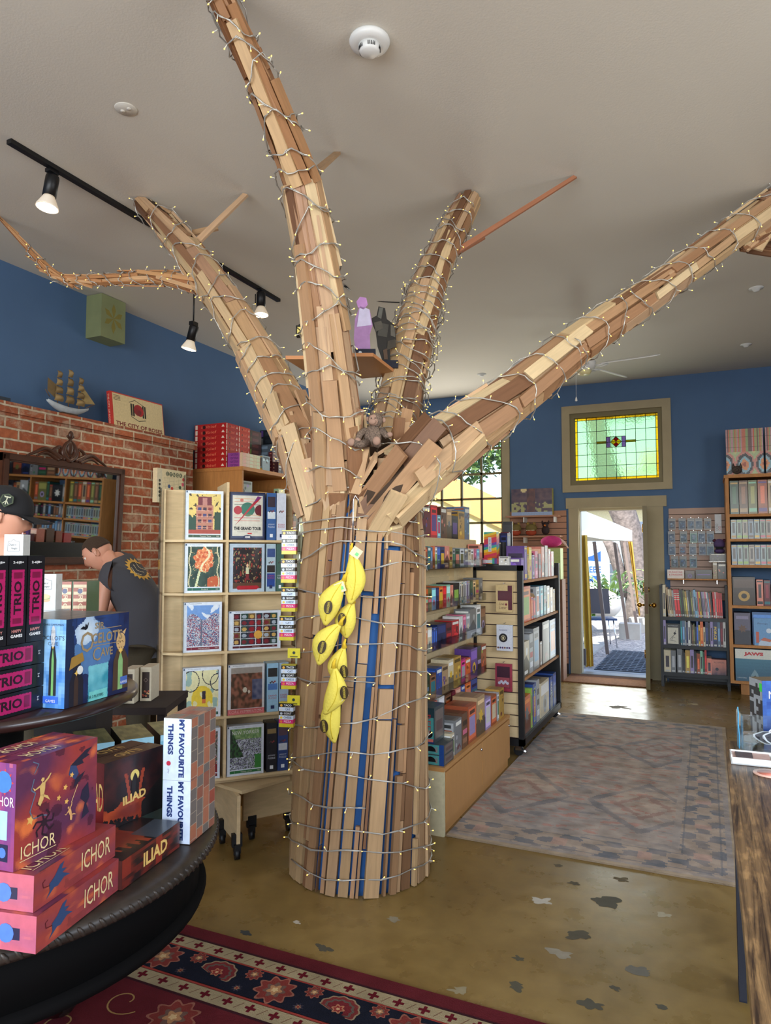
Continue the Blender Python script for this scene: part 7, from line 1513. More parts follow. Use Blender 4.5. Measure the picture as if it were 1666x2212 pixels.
st_=thing('display_stand','yellow-green wrapped display stand below the pink plush, left of the doorway','stand',(-1.66,8.55,0)); q=MB(); q.bb(-.12,-.08,1.19,.08,.1,1.56,L(176,186,110)); q.build('wrapped_box',M_print,st_); q=MB(); q.bb(-.14,-.1,0,.1,.12,1.19,L(120,84,64)); q.build('stand_body',M_matte,st_)
# coir mat inside the door
q=MB(); q.bb(-1.56,8.42,.001,-.62,8.98,.014); tag(q.build('door_mat',mat('coir_mat',L(124,82,50),rough=1,noise_amt=.3,nscale=40,bump=(.8,120))),'brown coir door mat inside the open door','mat')
# ================= CEILING THINGS =================
sm=thing('smoke_detector','white round smoke detector on the ceiling near the tall branch','smoke detector',(-1.222,2.522,CH)); q=MB(); q.lathe([(.001,-.001),(.082,-.001),(.085,-.012),(.078,-.026),(.055,-.030),(.001,-.030)][::-1],n=48); q.build('base',M_white,sm)
q=MB(); q.lathe([(.001,-.062),(.034,-.062),(.041,-.055),(.047,-.03),(.001,-.03)],n=40); hd_=q.build('sensor_head',M_white,sm)
q=MB()
for k in range(40):
    if k%8<5: a=2*math.pi*k/40; c=Vector((.0445*math.cos(a),.0445*math.sin(a),-.043)); q.box(c,(.002,.003,.018),RZ(a),L(30,30,30))
q.build('vent_slots',M_matte,hd_)
q=MB(); q.lathe([(.001,-.005),(.05,-.005),(.053,-.0005),(.001,-.0005)],n=32,mat=0); [q.lathe([(.001,-.009),(.010,-.009),(.012,-.005),(.001,-.005)],(s*.02,0,0),12) for s in (-1,1)]; q.build('ceiling_plate',M_ceil,loc=(-2.486,2.449,CH),label='small round painted cover plate on the ceiling at upper left',cat='cover plate')
for k,(x,y) in enumerate(((1041,808),(1612,744),(1634,622))):
    p=at(x,y,z=CH); q=MB(); q.lathe([(.001,-.03),(.02,-.028),(.03,-.01),(.055,-.004),(.055,-.0005),(.001,-.0005)],n=20); q.build('sprinkler_head',M_white,loc=p,label=['white sprinkler head on the ceiling above the back window','white sprinkler head on the ceiling over the oak wall bookcase','white sprinkler head on the ceiling under the long right branch'][k],cat='sprinkler')
tk=thing('lighting_track','black track rail on the ceiling running along the left wall side','track light',(0,0,0)); q=MB(); a=Vector((-3.246,2.386,CH-.012)); b=Vector((-3.192,4.90,CH-.012)); q.box((a+b)/2,(.036,(b-a).length,.024)); q.build('rail',M_black,tk)
M_bulbg=mat('lit_reflector_bulb',L(255,240,214),rough=.3,emit=L(255,226,180),es=14); M_bulbs=mat('white_bulb_glass',L(226,222,214),rough=.25,emit=L(255,220,170),es=.35)
def spot(P,aim,label,rod=None,e=26):
    g=thing('track_spotlight',label,'spotlight',P); q=MB(); 
    if rod: q.cyl((0,0,rod),(0,0,.05),.006,n=8)
    q.bb(-.02,-.03,.03 if rod else .045,.02,.03,.06 if rod else CH-P[2]-.02); q.cyl((0,0,.0),(0,0,.05),.007,n=8); q.build('stem',M_black,g)
    d=Vector(aim).normalized(); M=d.to_track_quat('-Z','Y').to_matrix(); q=MB(); q.lathe([(.001,.03),(.034,.03),(.036,.02),(.036,-.09),(.001,-.09)],(0,0,0),24,M=M); c=M@Vector((.045,0,-.03)); q.box(c,(.006,.02,.08),M); q.build('lamp_can',M_black,g)
    q=MB(); q.lathe([(.03,-.09),(.034,-.10),(.058,-.15),(.060,-.158)],(0,0,0),28,M=M); bb_=q.build('bulb_body',M_bulbs,g); q=MB(); q.lathe([(.001,-.166),(.04,-.163),(.059,-.157),(.001,-.156)],(0,0,0),28,M=M); q.build('bulb_face',M_bulbg,bb_)
    l=bpy.data.lights.new('lamp_glow','SPOT'); l.energy=e; l.color=(1,.82,.6); l.spot_size=R(100); l.spot_blend=.8; l.shadow_soft_size=.05; o=bpy.data.objects.new('lamp_glow',l); C.objects.link(o); o.parent=g; o.location=M@Vector((0,0,-.175)); o.rotation_euler=M.to_euler()
a1=at(112,392,wx=-3.235); spot(a1,(-.05,-.12,-1),'lit black track spotlight nearest the left edge of the view')
a2=at(564,640,wx=-3.197); spot(a2,(.05,-.05,-1),'lit black track spotlight at the far end of the ceiling track')
a3=at(418,712,wx=-3.62); spot(a3,(-.25,-.05,-1),'lit black spotlight hanging on a rod below the left branch',rod=CH-a3.z)
a4=at(912,815,d=5.6); spot(a4,(-.35,-.3,-.9),'small lit spotlight behind the rear branch above the back window',rod=CH-a4.z,e=14)
q=MB(); q.tube(catmull([at(745,618,z=CH-.01),at(780,640,wy=5.2)*1.0,at(820,650,wy=5.3),at(868,653,wy=5.4)],6),.008,8); q.build('sagging_cable',M_black,label='black cable sagging under the ceiling between the tall and rear branches',cat='cable')
fn=thing('ceiling_fan','white ceiling fan with leaf-shaped blades half hidden behind the right branch','ceiling fan',at(1262,790,d=6.6)); fz=CH-fn.location.z
q=MB(); q.lathe([(.001,fz-.001),(.07,fz-.001),(.06,fz-.04),(.001,fz-.045)][::-1],n=24); q.cyl((0,0,fz-.04),(0,0,.06),.013,n=10); q.lathe([(.001,-.055),(.06,-.05),(.10,-.02),(.11,.03),(.08,.07),(.001,.075)],n=28); q.build('motor_housing',M_white,fn)
q=MB(); q.lathe([(.001,-.09),(.05,-.085),(.07,-.055),(.001,-.05)],n=24); q.build('light_cap',mat('cream_glass',L(226,214,160),rough=.3),fn)
for k in range(5):
    a=R(-8+72*k); M=RZ(a); q=MB()
    pts=[(.17,-.05),(.3,-.062),(.6,-.066),(.66,-.045),(.68,0),(.66,.045),(.6,.066),(.3,.062),(.17,.05)]
    for z,rev in ((.0,1),(.008,0)):
        P=[M@(RX(R(20))@Vector((x,y,z))) for x,y in pts]; q.face(P[::-1] if rev else P)
    P0=[M@(RX(R(20))@Vector((x,y,0))) for x,y in pts];P1=[M@(RX(R(20))@Vector((x,y,.008))) for x,y in pts]
    for i in range(9): q.face([P0[i],P0[(i+1)%9],P1[(i+1)%9],P1[i]])
    bl=q.build('blade',M_white,fn); q=MB(); q.tube([M@Vector((.1,0,-.01)),M@Vector((.15,.03,-.02)),M@Vector((.22,.02,-.006))],.008,6); q.tube([M@Vector((.1,0,-.01)),M@Vector((.15,-.03,-.02)),M@Vector((.22,-.02,-.006))],.008,6); q.build('blade_arm',M_white,bl)
q=MB(); q.cyl((-.07,-.04,-.06),(-.07,-.04,-.30),.0015,n=5); q.lathe([(.001,-.34),(.012,-.335),(.008,-.31),(.002,-.295)],(-.07,-.04,0),10); q.build('pull_chain',M_white,fn)
# ================= RUGS =================
def rugmat(name,amt=.25):
    m=mat(name,attr=True,rough=1,spec=.1,noise_amt=amt,nscale=9,bump=(.4,220)); return m
M_rug=rugmat('faded_wool',.3); M_rug2=rugmat('red_wool',.2)
# faded rug: x -1.36.. .11, y 3.615..6.80
rx0,rx1,ry0,ry1=-1.294,.11,3.615,6.80
base=(150,130,112)
def rug1(u,v):
    x=rx0+(rx1-rx0)*u;y=ry0+(ry1-ry0)*v; dx=min(x-(-2.2),rx1-x);dy=min(y-ry0,ry1-y); e=min(dx,dy); n=nz(x*7,y*7,1); n2=nz(x*1.8,y*1.8,5); f=nz(x*14,y*34,3); g=nz(x*6,y*22,9)
    c=mixc(L(184,166,148),L(166,156,148),.5+n2)
    t=x if dy<dx else y; sf=max(0,min(1,.5+n*1.2))
    if e<.03: c=L(176,158,134)
    elif e<.06: c=mixc(c,L(130,134,140),.35 if f>-.1 else .1)
    elif e<.27:
        w=math.sin(t*30)*math.cos((e-.165)*44)+.9*f
        c=mixc(L(180,162,144),L(104,114,126),(.5+.3*sf) if w>.12 else .08)
        if math.sin(t*15)>.86 and abs(e-.165)<.045: c=mixc(L(190,156,140),c,.3)
        if .075<e<.085 or .25<e<.262: c=mixc(c,L(110,116,124),.5)
    elif e<.31: c=mixc(c,L(150,146,144),.4 if f>.1 else .1)
    else:
        px_=abs((x*1.35)%1-.5);py_=abs((y*.78)%1-.5); d=px_+py_*1.3
        if abs(d-.42)<.035+.03*n: c=mixc(c,L(104,112,122),.3+.3*sf)
        elif abs(d-.2)<.03+.04*f: c=mixc(c,L(150,110,104),.5)
        elif g>.22 and f>0: c=mixc(c,L(186,124,110),.55)
        elif g<-.25: c=mixc(c,L(116,122,130),.4*sf+.1)
        elif f>.32: c=mixc(c,L(178,128,112),.4)
    return c
q=MB(); q.bb(rx0,ry0,.001,rx1,ry1,.009,L(140,122,100)); q.ras(Fr((rx0,ry0,.0091),(1,0,0),(0,1,0),rx1-rx0,ry1-ry0),150,330,rug1,.5,.35)
q.build('faded_rug',M_rug,label='large faded beige, blue and pink patterned rug in the aisle right of the tree',cat='rug')
# red rug
def motif(q,fr_p,cx,cy,s,kind,l):
    Zl=.0098+l*2e-5
    def pol(pts,c,z): q.face([(cx+a*s,cy+b*s,Zl+z*6e-5) for a,b in pts],c)
    def rosette(r0,n,amp,c,z,ph=0): pol([(r0*(1+amp*math.cos(n*t))*math.cos(t+ph),r0*(1+amp*math.cos(n*t))*math.sin(t+ph)) for t in [2*math.pi*k/60 for k in range(60)]],c,z)
    if kind=='flower':
        rosette(.086,9,.16,L(150,96,80),1); rosette(.076,9,.16,L(124,54,48),2); rosette(.045,7,.2,L(110,84,74),3); rosette(.03,5,.25,L(176,130,90),4); rosette(.014,5,.2,L(206,176,130),5)
    elif kind=='crescent':
        for k,(r,c) in enumerate(((.095,L(150,130,104)),(.087,L(120,50,48)),(.07,L(96,84,76)),(.058,L(112,40,44)))):
            pts=[];
            for i in range(30): t=-.5+3.6*i/29; pts.append(((r+.004*math.sin(t*12))*math.cos(t),(r+.004*math.sin(t*12))*math.sin(t)*.9))
            for i in range(30): t=3.1-3.6*i/29; pts.append(((r-.03+.0*k)*math.cos(t)*.72+.012,(r-.03)*math.sin(t)*.68-.02))
            pts2=pts[:30]; inn=pts[30:]
            for i in range(29): pol([pts2[i],pts2[i+1],inn[28-i],inn[29-i]],c,1+k)
        rosette(.026,6,.2,L(176,120,90),7); rosette(.018,6,.2,L(140,50,48),8); rosette(.008,5,.2,L(200,160,120),9)
    elif kind=='cross':
        pol([(-.02,-.006),(-.006,-.006),(-.006,-.02),(.006,-.02),(.006,-.006),(.02,-.006),(.02,.006),(.006,.006),(.006,.02),(-.006,.02),(-.006,.006),(-.02,.006)],L(96,24,34),1)
    elif kind=='scroll':
        pts=[((.02+.018*t)*math.cos(t*1.4),(.02+.018*t)*math.sin(t*1.4)) for t in [k*.2 for k in range(22)]]
        for a,b in zip(pts,pts[1:]):
            d=Vector((b[0]-a[0],b[1]-a[1])); d.normalize(); o=Vector((-d.y,d.x))*.0035; pol([(a[0]-o.x,a[1]-o.y),(b[0]-o.x,b[1]-o.y),(b[0]+o.x,b[1]+o.y),(a[0]+o.x,a[1]+o.y)],L(170,134,84),1)
    elif kind=='star': rosette(.05,8,.35,L(60,56,70),1); rosette(.03,6,.3,L(150,110,80),2); rosette(.014,5,.3,L(130,36,40),3)
q=MB(); X0,X1=-3.1,.35; Yt=2.328
q.bb(X0,-.6,.001,X1,Yt,.0092,L(96,34,40)); 
def strip(y0,y1,c,z=.0094): q.face([(X0,y0,z),(X1,y0,z),(X1,y1,z),(X0,y1,z)],c)
strip(2.255,2.266,L(60,30,36));strip(2.197,2.257,L(160,144,112));strip(2.19,2.198,L(150,60,52)); strip(2.04,2.19,L(28,30,42)); strip(2.028,2.042,L(150,60,52)); strip(1.965,2.03,L(160,144,112)); strip(1.955,1.966,L(60,30,36)); 
k=0; x=-2.9
while x<X1-.05:
    motif(q,None,x,2.227,1.0,'cross',3); motif(q,None,x+.03,1.998,1.0,'cross',3); q.face([(x+.035,2.21,.0096),(x+.039,2.21,.0096),(x+.059,2.245,.0096),(x+.055,2.245,.0096)],L(120,90,70)); q.face([(x+.065,1.98,.0096),(x+.069,1.98,.0096),(x+.089,2.015,.0096),(x+.085,2.015,.0096)],L(120,90,70)); x+=.092
x=-2.85;k=0
while x<X1-.1:
    motif(q,None,x,2.115,.78,'flower' if k%2==0 else 'crescent',4); motif(q,None,x+.13,2.16,.35,'flower',4); motif(q,None,x+.12,2.07,.3,'star',4); x+=.245;k+=1
rn=random.Random(17)
for j in range(9):
    for i in range(17):
        x=-3.0+i*.2+.1*(j%2); y=1.86-j*.17
        if x<X1-.08: motif(q,None,x,y,[.8,.9,.7][(i+j)%3],['scroll','star','flower','scroll'][(i*2+j)%4],4+.2*((i+j)%3))
q.build('red_rug',M_rug2,label='dark red oriental rug with navy floral border under the round table',cat='rug')
# ================= RIGHT COUNTER TABLE =================
M_rw=mat('worn_dark_oak',rough=.34,spec=.5); nt,N,K,b=nodes(M_rw); tc=[q_ for q_ in N if q_.type=='TEX_COORD'][0]
mp=N.new('ShaderNodeMapping'); mp.inputs['Scale'].default_value=(34,1.3,1); K.new(tc.outputs['Object'],mp.inputs[0])
n1=N.new('ShaderNodeTexNoise'); n1.inputs['Scale'].default_value=1.6; n1.inputs['Detail'].default_value=8; n1.inputs['Roughness'].default_value=.7; n1.inputs['Distortion'].default_value=.5; K.new(mp.outputs[0],n1.inputs[0])
mp2=N.new('ShaderNodeMapping'); mp2.inputs['Scale'].default_value=(26,9,1); K.new(tc.outputs['Object'],mp2.inputs[0]); n2=N.new('ShaderNodeTexNoise'); n2.inputs['Scale'].default_value=1.5; n2.inputs['Detail'].default_value=4; K.new(mp2.outputs[0],n2.inputs[0])
m1=mixn(.45,ramp(n1.outputs[0],[(.42,(0,0,0,1)),(.62,(1,1,1,1))]).outputs[0],ramp(n2.outputs[0],[(.48,(0,0,0,1)),(.6,(1,1,1,1))]).outputs[0],'MULTIPLY')
K.new(mixn(m1,L(50,34,26),L(168,132,88)),b.inputs['Base Color']); bp=N.new('ShaderNodeBump'); bp.inputs['Strength'].default_value=.3; bp.inputs['Distance'].default_value=.003; K.new(n1.outputs[0],bp.inputs['Height']); K.new(bp.outputs[0],b.inputs['Normal'])
rt=thing('worn_dark_table','long worn dark wooden table at the right edge, holding stickers','table',(0,0,0))
q=MB(); 
for i in range(4): q.bb(.045+i*.22,.7,.78,.045+(i+1)*.22-.003,2.885,.82)
q.build('tabletop',M_rw,rt)
q=MB(); q.bb(.10,.9,.70,.12,2.83,.78); q.build('apron',M_rw,rt)
for x,y in ((.075,2.77),(.8,2.77),(.075,1.3)):
    q=MB(); 
    for s in (-1,1): q.box((x,y+s*.03,.395),(.022,.028,.76),RX(R(4*s)))
    q.bb(x-.012,y-.05,.011 if y<2.3 else 0,x+.012,y+.05,.03); q.build('leg',mat('dark_blue_metal',L(22,24,36),rough=.5),rt)
# sticker bin
sb=thing('sticker_bin','clear acrylic bin of stickers with a blue end on the dark table','sticker bin',at(1606,1624,z=.821),R(6)); q=MB(); q.bb(0,0,0,.26,.003,.07);q.bb(0,.13,0,.26,.133,.10);q.bb(0,0,0,.26,.13,.003);q.bb(0,0,0,.003,.13,.12); q.build('acrylic_box',M_acr,sb)
q=MB(); q.prism([(0,0),(.04,.0),(.045,.05),(.03,.08),(.035,.12),(.025,.14),(.018,.12),(.0,.04)],Fr((-.004,.08,.0),(0,-1,0),(0,0,1),1,1),.003,L(70,160,206)); q.build('blue_header_card',M_print,sb)
rn=random.Random(6)
for k in range(9):
    c=Vector((.05+.022*k,.04+.05*rn.random(),.012+.008*k)); q=MB(); fr=Fr(c,RZ(rn.random())@Vector((1,0,0)),RZ(rn.random()*.0+.0)@Vector((0,.9,.43)),.09,.07); n_=14
    pts=[(.5+.5*(1+.12*math.sin(3*t+k))*math.cos(t),.5+.5*(1+.12*math.cos(4*t))*math.sin(t)) for t in [2*math.pi*i/n_ for i in range(n_)]]
    fr.U=Vector((1,0,0)); fr.V=Vector((0,.9,.43)); fr.N=fr.U.cross(fr.V); q.pg(fr,pts,L(226,230,236)); q.pg(fr,[(.5+(a-.5)*.85,.5+(b-.5)*.85) for a,b in pts],L(rn.choice([(120,80,150),(60,90,160),(40,44,60),(160,80,120),(150,170,190)])),2); q.ci(fr,.5,.5,.2,L(rn.choice([(206,206,220),(90,60,120),(60,120,160)])),3,9)
    o=q.build('sticker',M_print,sb)
tr=thing('sticker_tray','small white tray of stickers at the near left corner of the dark table','tray',at(1580,1650,z=.821),R(2)); q=MB(); q.bb(0,0,0,.125,.07,.004);q.bb(0,0,0,.125,.004,.022);q.bb(0,.066,0,.125,.07,.03);q.bb(0,0,0,.004,.07,.03);q.bb(.121,0,0,.125,.07,.022); q.build('tray_body',M_white,tr)
q=MB(); q.box((.06,.036,.016),(.11,.056,.012),RX(R(8)),L(180,150,140)); q.box((.04,.036,.024),(.05,.04,.002),RX(R(8)),L(80,70,72)); q.build('sticker_stack',M_print,tr)
for k,(px,py,c1,c2,lb) in enumerate(((1652,1648,(206,180,60),(50,60,130),'round yellow and blue sticker lying beside the white tray'),(1662,1672,(226,180,160),(206,120,100),'pale pink oval sticker at the right edge of the dark table'))):
    q=MB(); q.lathe([(.001,0),(.045,0),(.045,.003),(.001,.003)],n=24,col=L(c1)); q.lathe([(.001,.0031),(.034,.0031),(.001,.0032)],n=20,col=L(c2)); q.build('round_sticker',M_print,loc=at(px,py,z=.8205+.0005),label=lb,cat='sticker')
g=thing('game_box','tall dark blue box with grey side on the dark table at the right edge','game box',at(1650,1592,z=.8205),R(25)); q=MB(); w,d,h=.24,.09,.205; q.bb(0,0,0,w,d,h,L(34,60,120)); f,e,t,r=frs(w,d,h); q.ras(f,16,16,lambda u,v:mixc(L(30,60,130),L(70,110,180),max(0,min(1,.5+nz(u*6,v*6,2))))); q.tx(f,'MYSTERY',.4,.75,.14,L(226,210,200),4,w=.6); q.tx(f,'WOLF',.3,.5,.14,L(206,120,110),4,w=.3); q.rc(e,0,0,1,1,L(150,156,160)); q.ras(e,6,14,lambda u,v:L(60,64,66) if nz(u*4,v*7)>0 else L(160,166,170),2); q.rc(e,.8,.8,1,.95,L(70,220,90),4); q.rc(t,0,0,1,1,L(110,96,70)); q.pg(t,[(.3,.1),(.5,.8),(.8,.3)],L(70,56,40),2); q.build('box',M_print,g)
# ================= PEOPLE =================
def skin(name,pts,edges,mat_,parent,sub=2,root=0):
    me=bpy.data.meshes.new(name); bm=bmesh.new(); ly=bm.verts.layers.skin.verify(); V=[]
    for p,r in pts:
        v=bm.verts.new(p); rr=r if isinstance(r,tuple) else (r,r); v[ly].radius=rr; V.append(v)
    V[root][ly].use_root=True
    for a,b in edges: bm.edges.new((V[a],V[b]))
    bm.to_mesh(me); bm.free(); o=bpy.data.objects.new(name,me); C.objects.link(o); o.modifiers.new('skin','SKIN').use_smooth_shade=True; s=o.modifiers.new('sub','SUBSURF'); s.levels=sub; s.render_levels=sub
    dg=bpy.context.evaluated_depsgraph_get(); m2=bpy.data.meshes.new_from_object(o.evaluated_get(dg)); m2.materials.clear(); m2.materials.append(mat_); bpy.data.objects.remove(o); n=bpy.data.objects.new(name,m2); C.objects.link(n); n.parent=parent
    for p in m2.polygons: p.use_smooth=True; p.material_index=0
    return n
M_skin=mat('skin',L(206,150,126),rough=.5); M_skin.node_tree.nodes['Principled BSDF'].inputs['Subsurface Weight'].default_value=.1
M_shirt=mat('charcoal_cotton',L(70,70,76),rough=.9,bump=(.3,30)); M_pant=mat('olive_cotton',L(66,60,46),rough=.9,bump=(.3,24)); M_hair=mat('short_brown_hair',L(74,56,42),rough=.8,bump=(1.,300)); M_shoe=mat('dark_shoe',L(30,28,28),rough=.6)
def head(q,c,M,s=1.,hair=None):
    'head mesh: ellipsoid shaped with brow, jaw, nose; M columns: x=right, y=forward, z=up'
    rows=[]; n=28;m_=22
    for i in range(m_+1):
        t=-1.5+3.0*i/m_; row=[]
        for k in range(n):
            a=2*math.pi*k/n; x=.076*math.cos(t)*math.cos(a); y=.098*math.cos(t)*math.sin(a); z=.118*math.sin(t)
            fwd=max(0,math.sin(a))
            if z<0: x*=1-.28*min(1,-z/.11); y=y*(1-.1*(-z/.11)) if y>0 else y*(1-.45*(-z/.11))
            if y>.05 and .005<z<.03: y-=.010*max(0,1-abs(abs(x)-.032)/.022)
            if y>.04 and .028<z<.05: y+=.004
            if y>.05 and abs(x)<.016 and -.035<z<.02: y+=.022*(1-abs(x)/.018)*max(0,1-abs(z+.02)/.045)
            if y>.05 and -.062<z<-.048: y+=.003
            if y>.05 and z<-.085: y+=.006*(1-abs(x)/.05)
            row.append(Vector(c)+(M@Vector((x,y,z)))*s)
        rows.append(row)
    q.grid(rows,caps=True)
    for sgn in (-1,1):
        e=Vector(c)+(M@Vector((sgn*.078,-.008,.0)))*s; q.ball(e,(.009*s,.020*s,.032*s),12,8,M=M@RZ(sgn*-.5)); q.tube([Vector(c)+(M@Vector((sgn*x,y,z)))*s for x,y,z in ((.078,.008,-.02),(.088,-.004,-.012),(.092,-.012,.012),(.088,-.006,.03),(.08,.008,.024),(.078,.01,.008))],.0045*s,6)
def eyes(par,c,M,s=1.):
    for sgn in(-1,1):
        q=MB(); q.ball(Vector(c)+(M@Vector((sgn*.032,.078,.014)))*s,.011*s,10,8,L(226,220,214)); q.ball(Vector(c)+(M@Vector((sgn*.032,.0865,.014)))*s,.005*s,8,6,L(50,40,36)); q.build('eye',M_gloss,par)
    q=MB(); q.tube([Vector(c)+(M@Vector((x,.094-.25*abs(x),-.052)))*s for x in (-.022,-.01,0,.01,.022)],.004*s,6,L(176,110,100)); q.build('lips',M_gloss,par)
    q=MB(); 
    for sgn in(-1,1): q.tube([Vector(c)+(M@Vector((sgn*x,.088-.3*abs(x-.03),.036)))*s for x in (.016,.03,.046)],.0035*s,6,L(80,60,46))
    q.build('eyebrows',M_matte,par)
def hairmesh(par,c,M,s=1.,m=None,low=.12):
    q=MB(); rows=[];n=28
    for i in range(13):
        t=low+(1.5-low)*i/12; row=[]
        for k in range(n):
            a=2*math.pi*k/n; f=max(0,math.sin(a)); t2=t if f<.3 else max(t,.55+.1*f); x=.081*math.cos(t2)*math.cos(a); y=.103*math.cos(t2)*math.sin(a)-.002; z=.123*math.sin(t2)+.002
            if z<0: y*=1-.3*(-z/.11)
            row.append(Vector(c)+(M@Vector((x,y,z)))*s)
        rows.append(row)
    q.grid(rows,caps=True); q.build('hair',m or M_hair,par)
def merge(o,q,par,name='body'):
    me=o.data; bm=bmesh.new(); bm.from_mesh(me); vs_=[bm.verts.new(p) for p in q.v]
    for f in q.f:
        try: ff=bm.faces.new([vs_[i] for i in f]); ff.smooth=True
        except ValueError: pass
    bm.to_mesh(me); bm.free()
def hand(q,w,dirv,up_,s=1.,side=1,curl=.5):
    'palm with five fingers, from wrist w along dirv'
    d=Vector(dirv).normalized(); u=Vector(up_); u=(u-d*u.dot(d)).normalized(); x=d.cross(u)
    q.tube([w-d*.02,w+d*.03*s,w+d*.085*s],[.026*s,.034*s,.036*s],10); 
    for i,(o_,l_) in enumerate(((-.028,.07),(-.010,.08),(.010,.075),(.028,.058))):
        b=w+d*.075*s+x*o_*s; q.tube([b,b+d*l_*.45*s-u*.006*curl,b+d*l_*.8*s-u*.03*curl,b+d*l_*.95*s-u*.055*curl],[.0095*s,.009*s,.008*s,.0065*s],8)
    b=w+d*.025*s-x*.03*s*side; q.tube([b,b+d*.03*s-x*.03*s*side-u*.01,b+d*.055*s-x*.035*s*side-u*.025*curl],[.012*s,.010*s,.008*s],8)
# bending person: local axes x = camera right, y = away, z up; feet near brick wall
pc=at(300,1400,d=4.75); PB=Vector((pc.x,pc.y,0))
pr=thing('person','person in a charcoal t-shirt with a yellow sunburst print bending over beside the brick wall','person',PB,TH)
def px(x,y,dz=0):
    'pixel to local at the person depth'
    p=at(x,y,d=4.75+dz); r=RZ(-TH)@(p-PB); return r
hp=px(318,1372); kn=px(312,1500); 
S_L=px(232,1232,-.12); S_R=px(262,1212,.14); nk=px(236,1205); hdc=px(213,1196)
elL=px(222,1300,-.18); wrL=px(212,1365,-.2); elR=px(250,1290,.2); wrR=px(205,1350,.12)
sp1=px(300,1300);sp2=px(272,1245)
lk=Vector((hp.x-.02,-.10,.48));rk_=Vector((hp.x+.04,.12,.48)); la=Vector((hp.x-.0,-.10,.07));ra=Vector((hp.x+.08,.13,.07))
pts=[(hp,(.09,.10)),(sp1,(.10,.13)),(sp2,(.11,.15)),(nk,(.06,.06)),(hdc+Vector((.03,0,-.0)),(.06,.06)),(S_L,.06),(elL,.045),(wrL,.03),(S_R,.06),(elR,.045),(wrR,.03),(hp+Vector((0,-.07,-.08)),.07),(lk,.062),(la,.045),(la+Vector((-.14,-.0,-.03)),(.04,.03)),(hp+Vector((0,.07,-.08)),.07),(rk_,.062),(ra,.045),(ra+Vector((-.14,0,-.03)),(.04,.03))]
ed=[(0,1),(1,2),(2,3),(3,4),(2,5),(5,6),(6,7),(2,8),(8,9),(9,10),(0,11),(11,12),(12,13),(13,14),(0,15),(15,16),(16,17),(17,18)]
body=skin('body',pts,ed,M_skin,pr)
# head looks down-left
zf=Vector((-.80,-.15,-.58)).normalized(); zu=(Vector((-.55,0,.83))); zu=(zu-zf*zu.dot(zf)).normalized(); HM=Matrix((zf.cross(zu),zf,zu)).transposed()
q=MB(); head(q,hdc,HM,1.0); hand(q,wrL,(wrL-elL),(0,-1,0),1.,1); hand(q,wrR,(wrR-elR),(0,-1,0),1.,-1); merge(body,q,pr)
hairmesh(pr,hdc,HM); eyes(pr,hdc,HM)
sh=skin('t_shirt',[(hp+Vector((.0,0,.02)),(.165,.165)),(sp1,(.135,.17)),(sp2,(.14,.185)),(nk+Vector((.05,0,-.02)),(.085,.10)),(S_L+Vector((.01,0,.0)),.085),((S_L*.35+elL*.65),.065),(S_R+Vector((.01,0,.0)),.085),((S_R*.35+elR*.65),.065),(hp+Vector((.02,0,-.10)),(.16,.16))],[(0,1),(1,2),(2,3),(2,4),(4,5),(2,6),(6,7),(0,8)],M_shirt,pr)
skin('trousers',[(hp+Vector((.0,0,.0)),(.125,.155)),(hp+Vector((0,-.09,-.10)),.115),(lk,.085),(la+Vector((0,0,.03)),.065),(hp+Vector((0,.1,-.10)),.115),(rk_,.085),(ra+Vector((0,0,.03)),.065)],[(0,1),(1,2),(2,3),(0,4),(4,5),(5,6)],M_pant,pr)
for a in (la,ra):
    q=MB(); q.tube([Vector((a.x+.05,a.y,.045)),Vector((a.x-.03,a.y,.05)),Vector((a.x-.13,a.y,.04)),Vector((a.x-.19,a.y,.032))],[.042,.05,.042,.028],12); q.build('shoe',M_shoe,pr)
# sunburst print projected on the shirt back
dg=bpy.context.evaluated_depsgraph_get(); dg.update()
loc_cam=RZ(-TH)@(Vector((0,0,CZ))-PB)
from mathutils.bvhtree import BVHTree
bt=BVHTree.FromPolygons([v.co.copy() for v in sh.data.vertices],[tuple(p.vertices) for p in sh.data.polygons])
def prj(x,y,off=.004):
    t=px(x,y,-.6); s=px(x,y,.6); h=bt.ray_cast(t,(s-t).normalized()); 
    return (h[0]+h[1]*off) if h[0] is not None else None
def patch(poly,col,q,off,steps=1):
    pts=[prj(x,y,off) for x,y in poly]
    if all(p is not None for p in pts): q.face(pts,col)
q=MB(); cx_,cy_=298,1230; n=17
def ell(a,r): # tilted ellipse on the back
    x=34*r*math.cos(a);y=17*r*math.sin(a); t=R(36); return (cx_+x*math.cos(t)-y*math.sin(t),cy_+x*math.sin(t)+y*math.cos(t))
for k in range(n*2):
    a=2*math.pi*k/(n*2);b=2*math.pi*(k+1)/(n*2); ra_=1.0 if k%2==0 else .76; rb_=1.0 if k%2 else .76
    for s in range(2): 
        u0,u1=s/2,(s+1)/2
        A0=ell(a,.62+(ra_-.62)*u0);A1=ell(a,.62+(ra_-.62)*u1);B0=ell(b,.62+(rb_-.62)*u0);B1=ell(b,.62+(rb_-.62)*u1); patch([A0,A1,B1,B0],L(206,160,70),q,.004)
for k in (-.35,.05,.45):
    for j in range(6):
        a0=ell(0,0); t0=-1+j*.33; f=lambda t,kk,w:(lambda p:p)(ell(math.atan2(kk+.12*math.cos(t*3)+w,t*.42),math.hypot(t*.42,kk+.12*math.cos(t*3)+w)))
        patch([f(t0,k,0),f(t0+.28,k,0),f(t0+.28,k,.06),f(t0,k,.06)],L(206,190,150),q,.006)
q.build('sunburst_print',M_matte,sh); sh.children[0].parent=sh
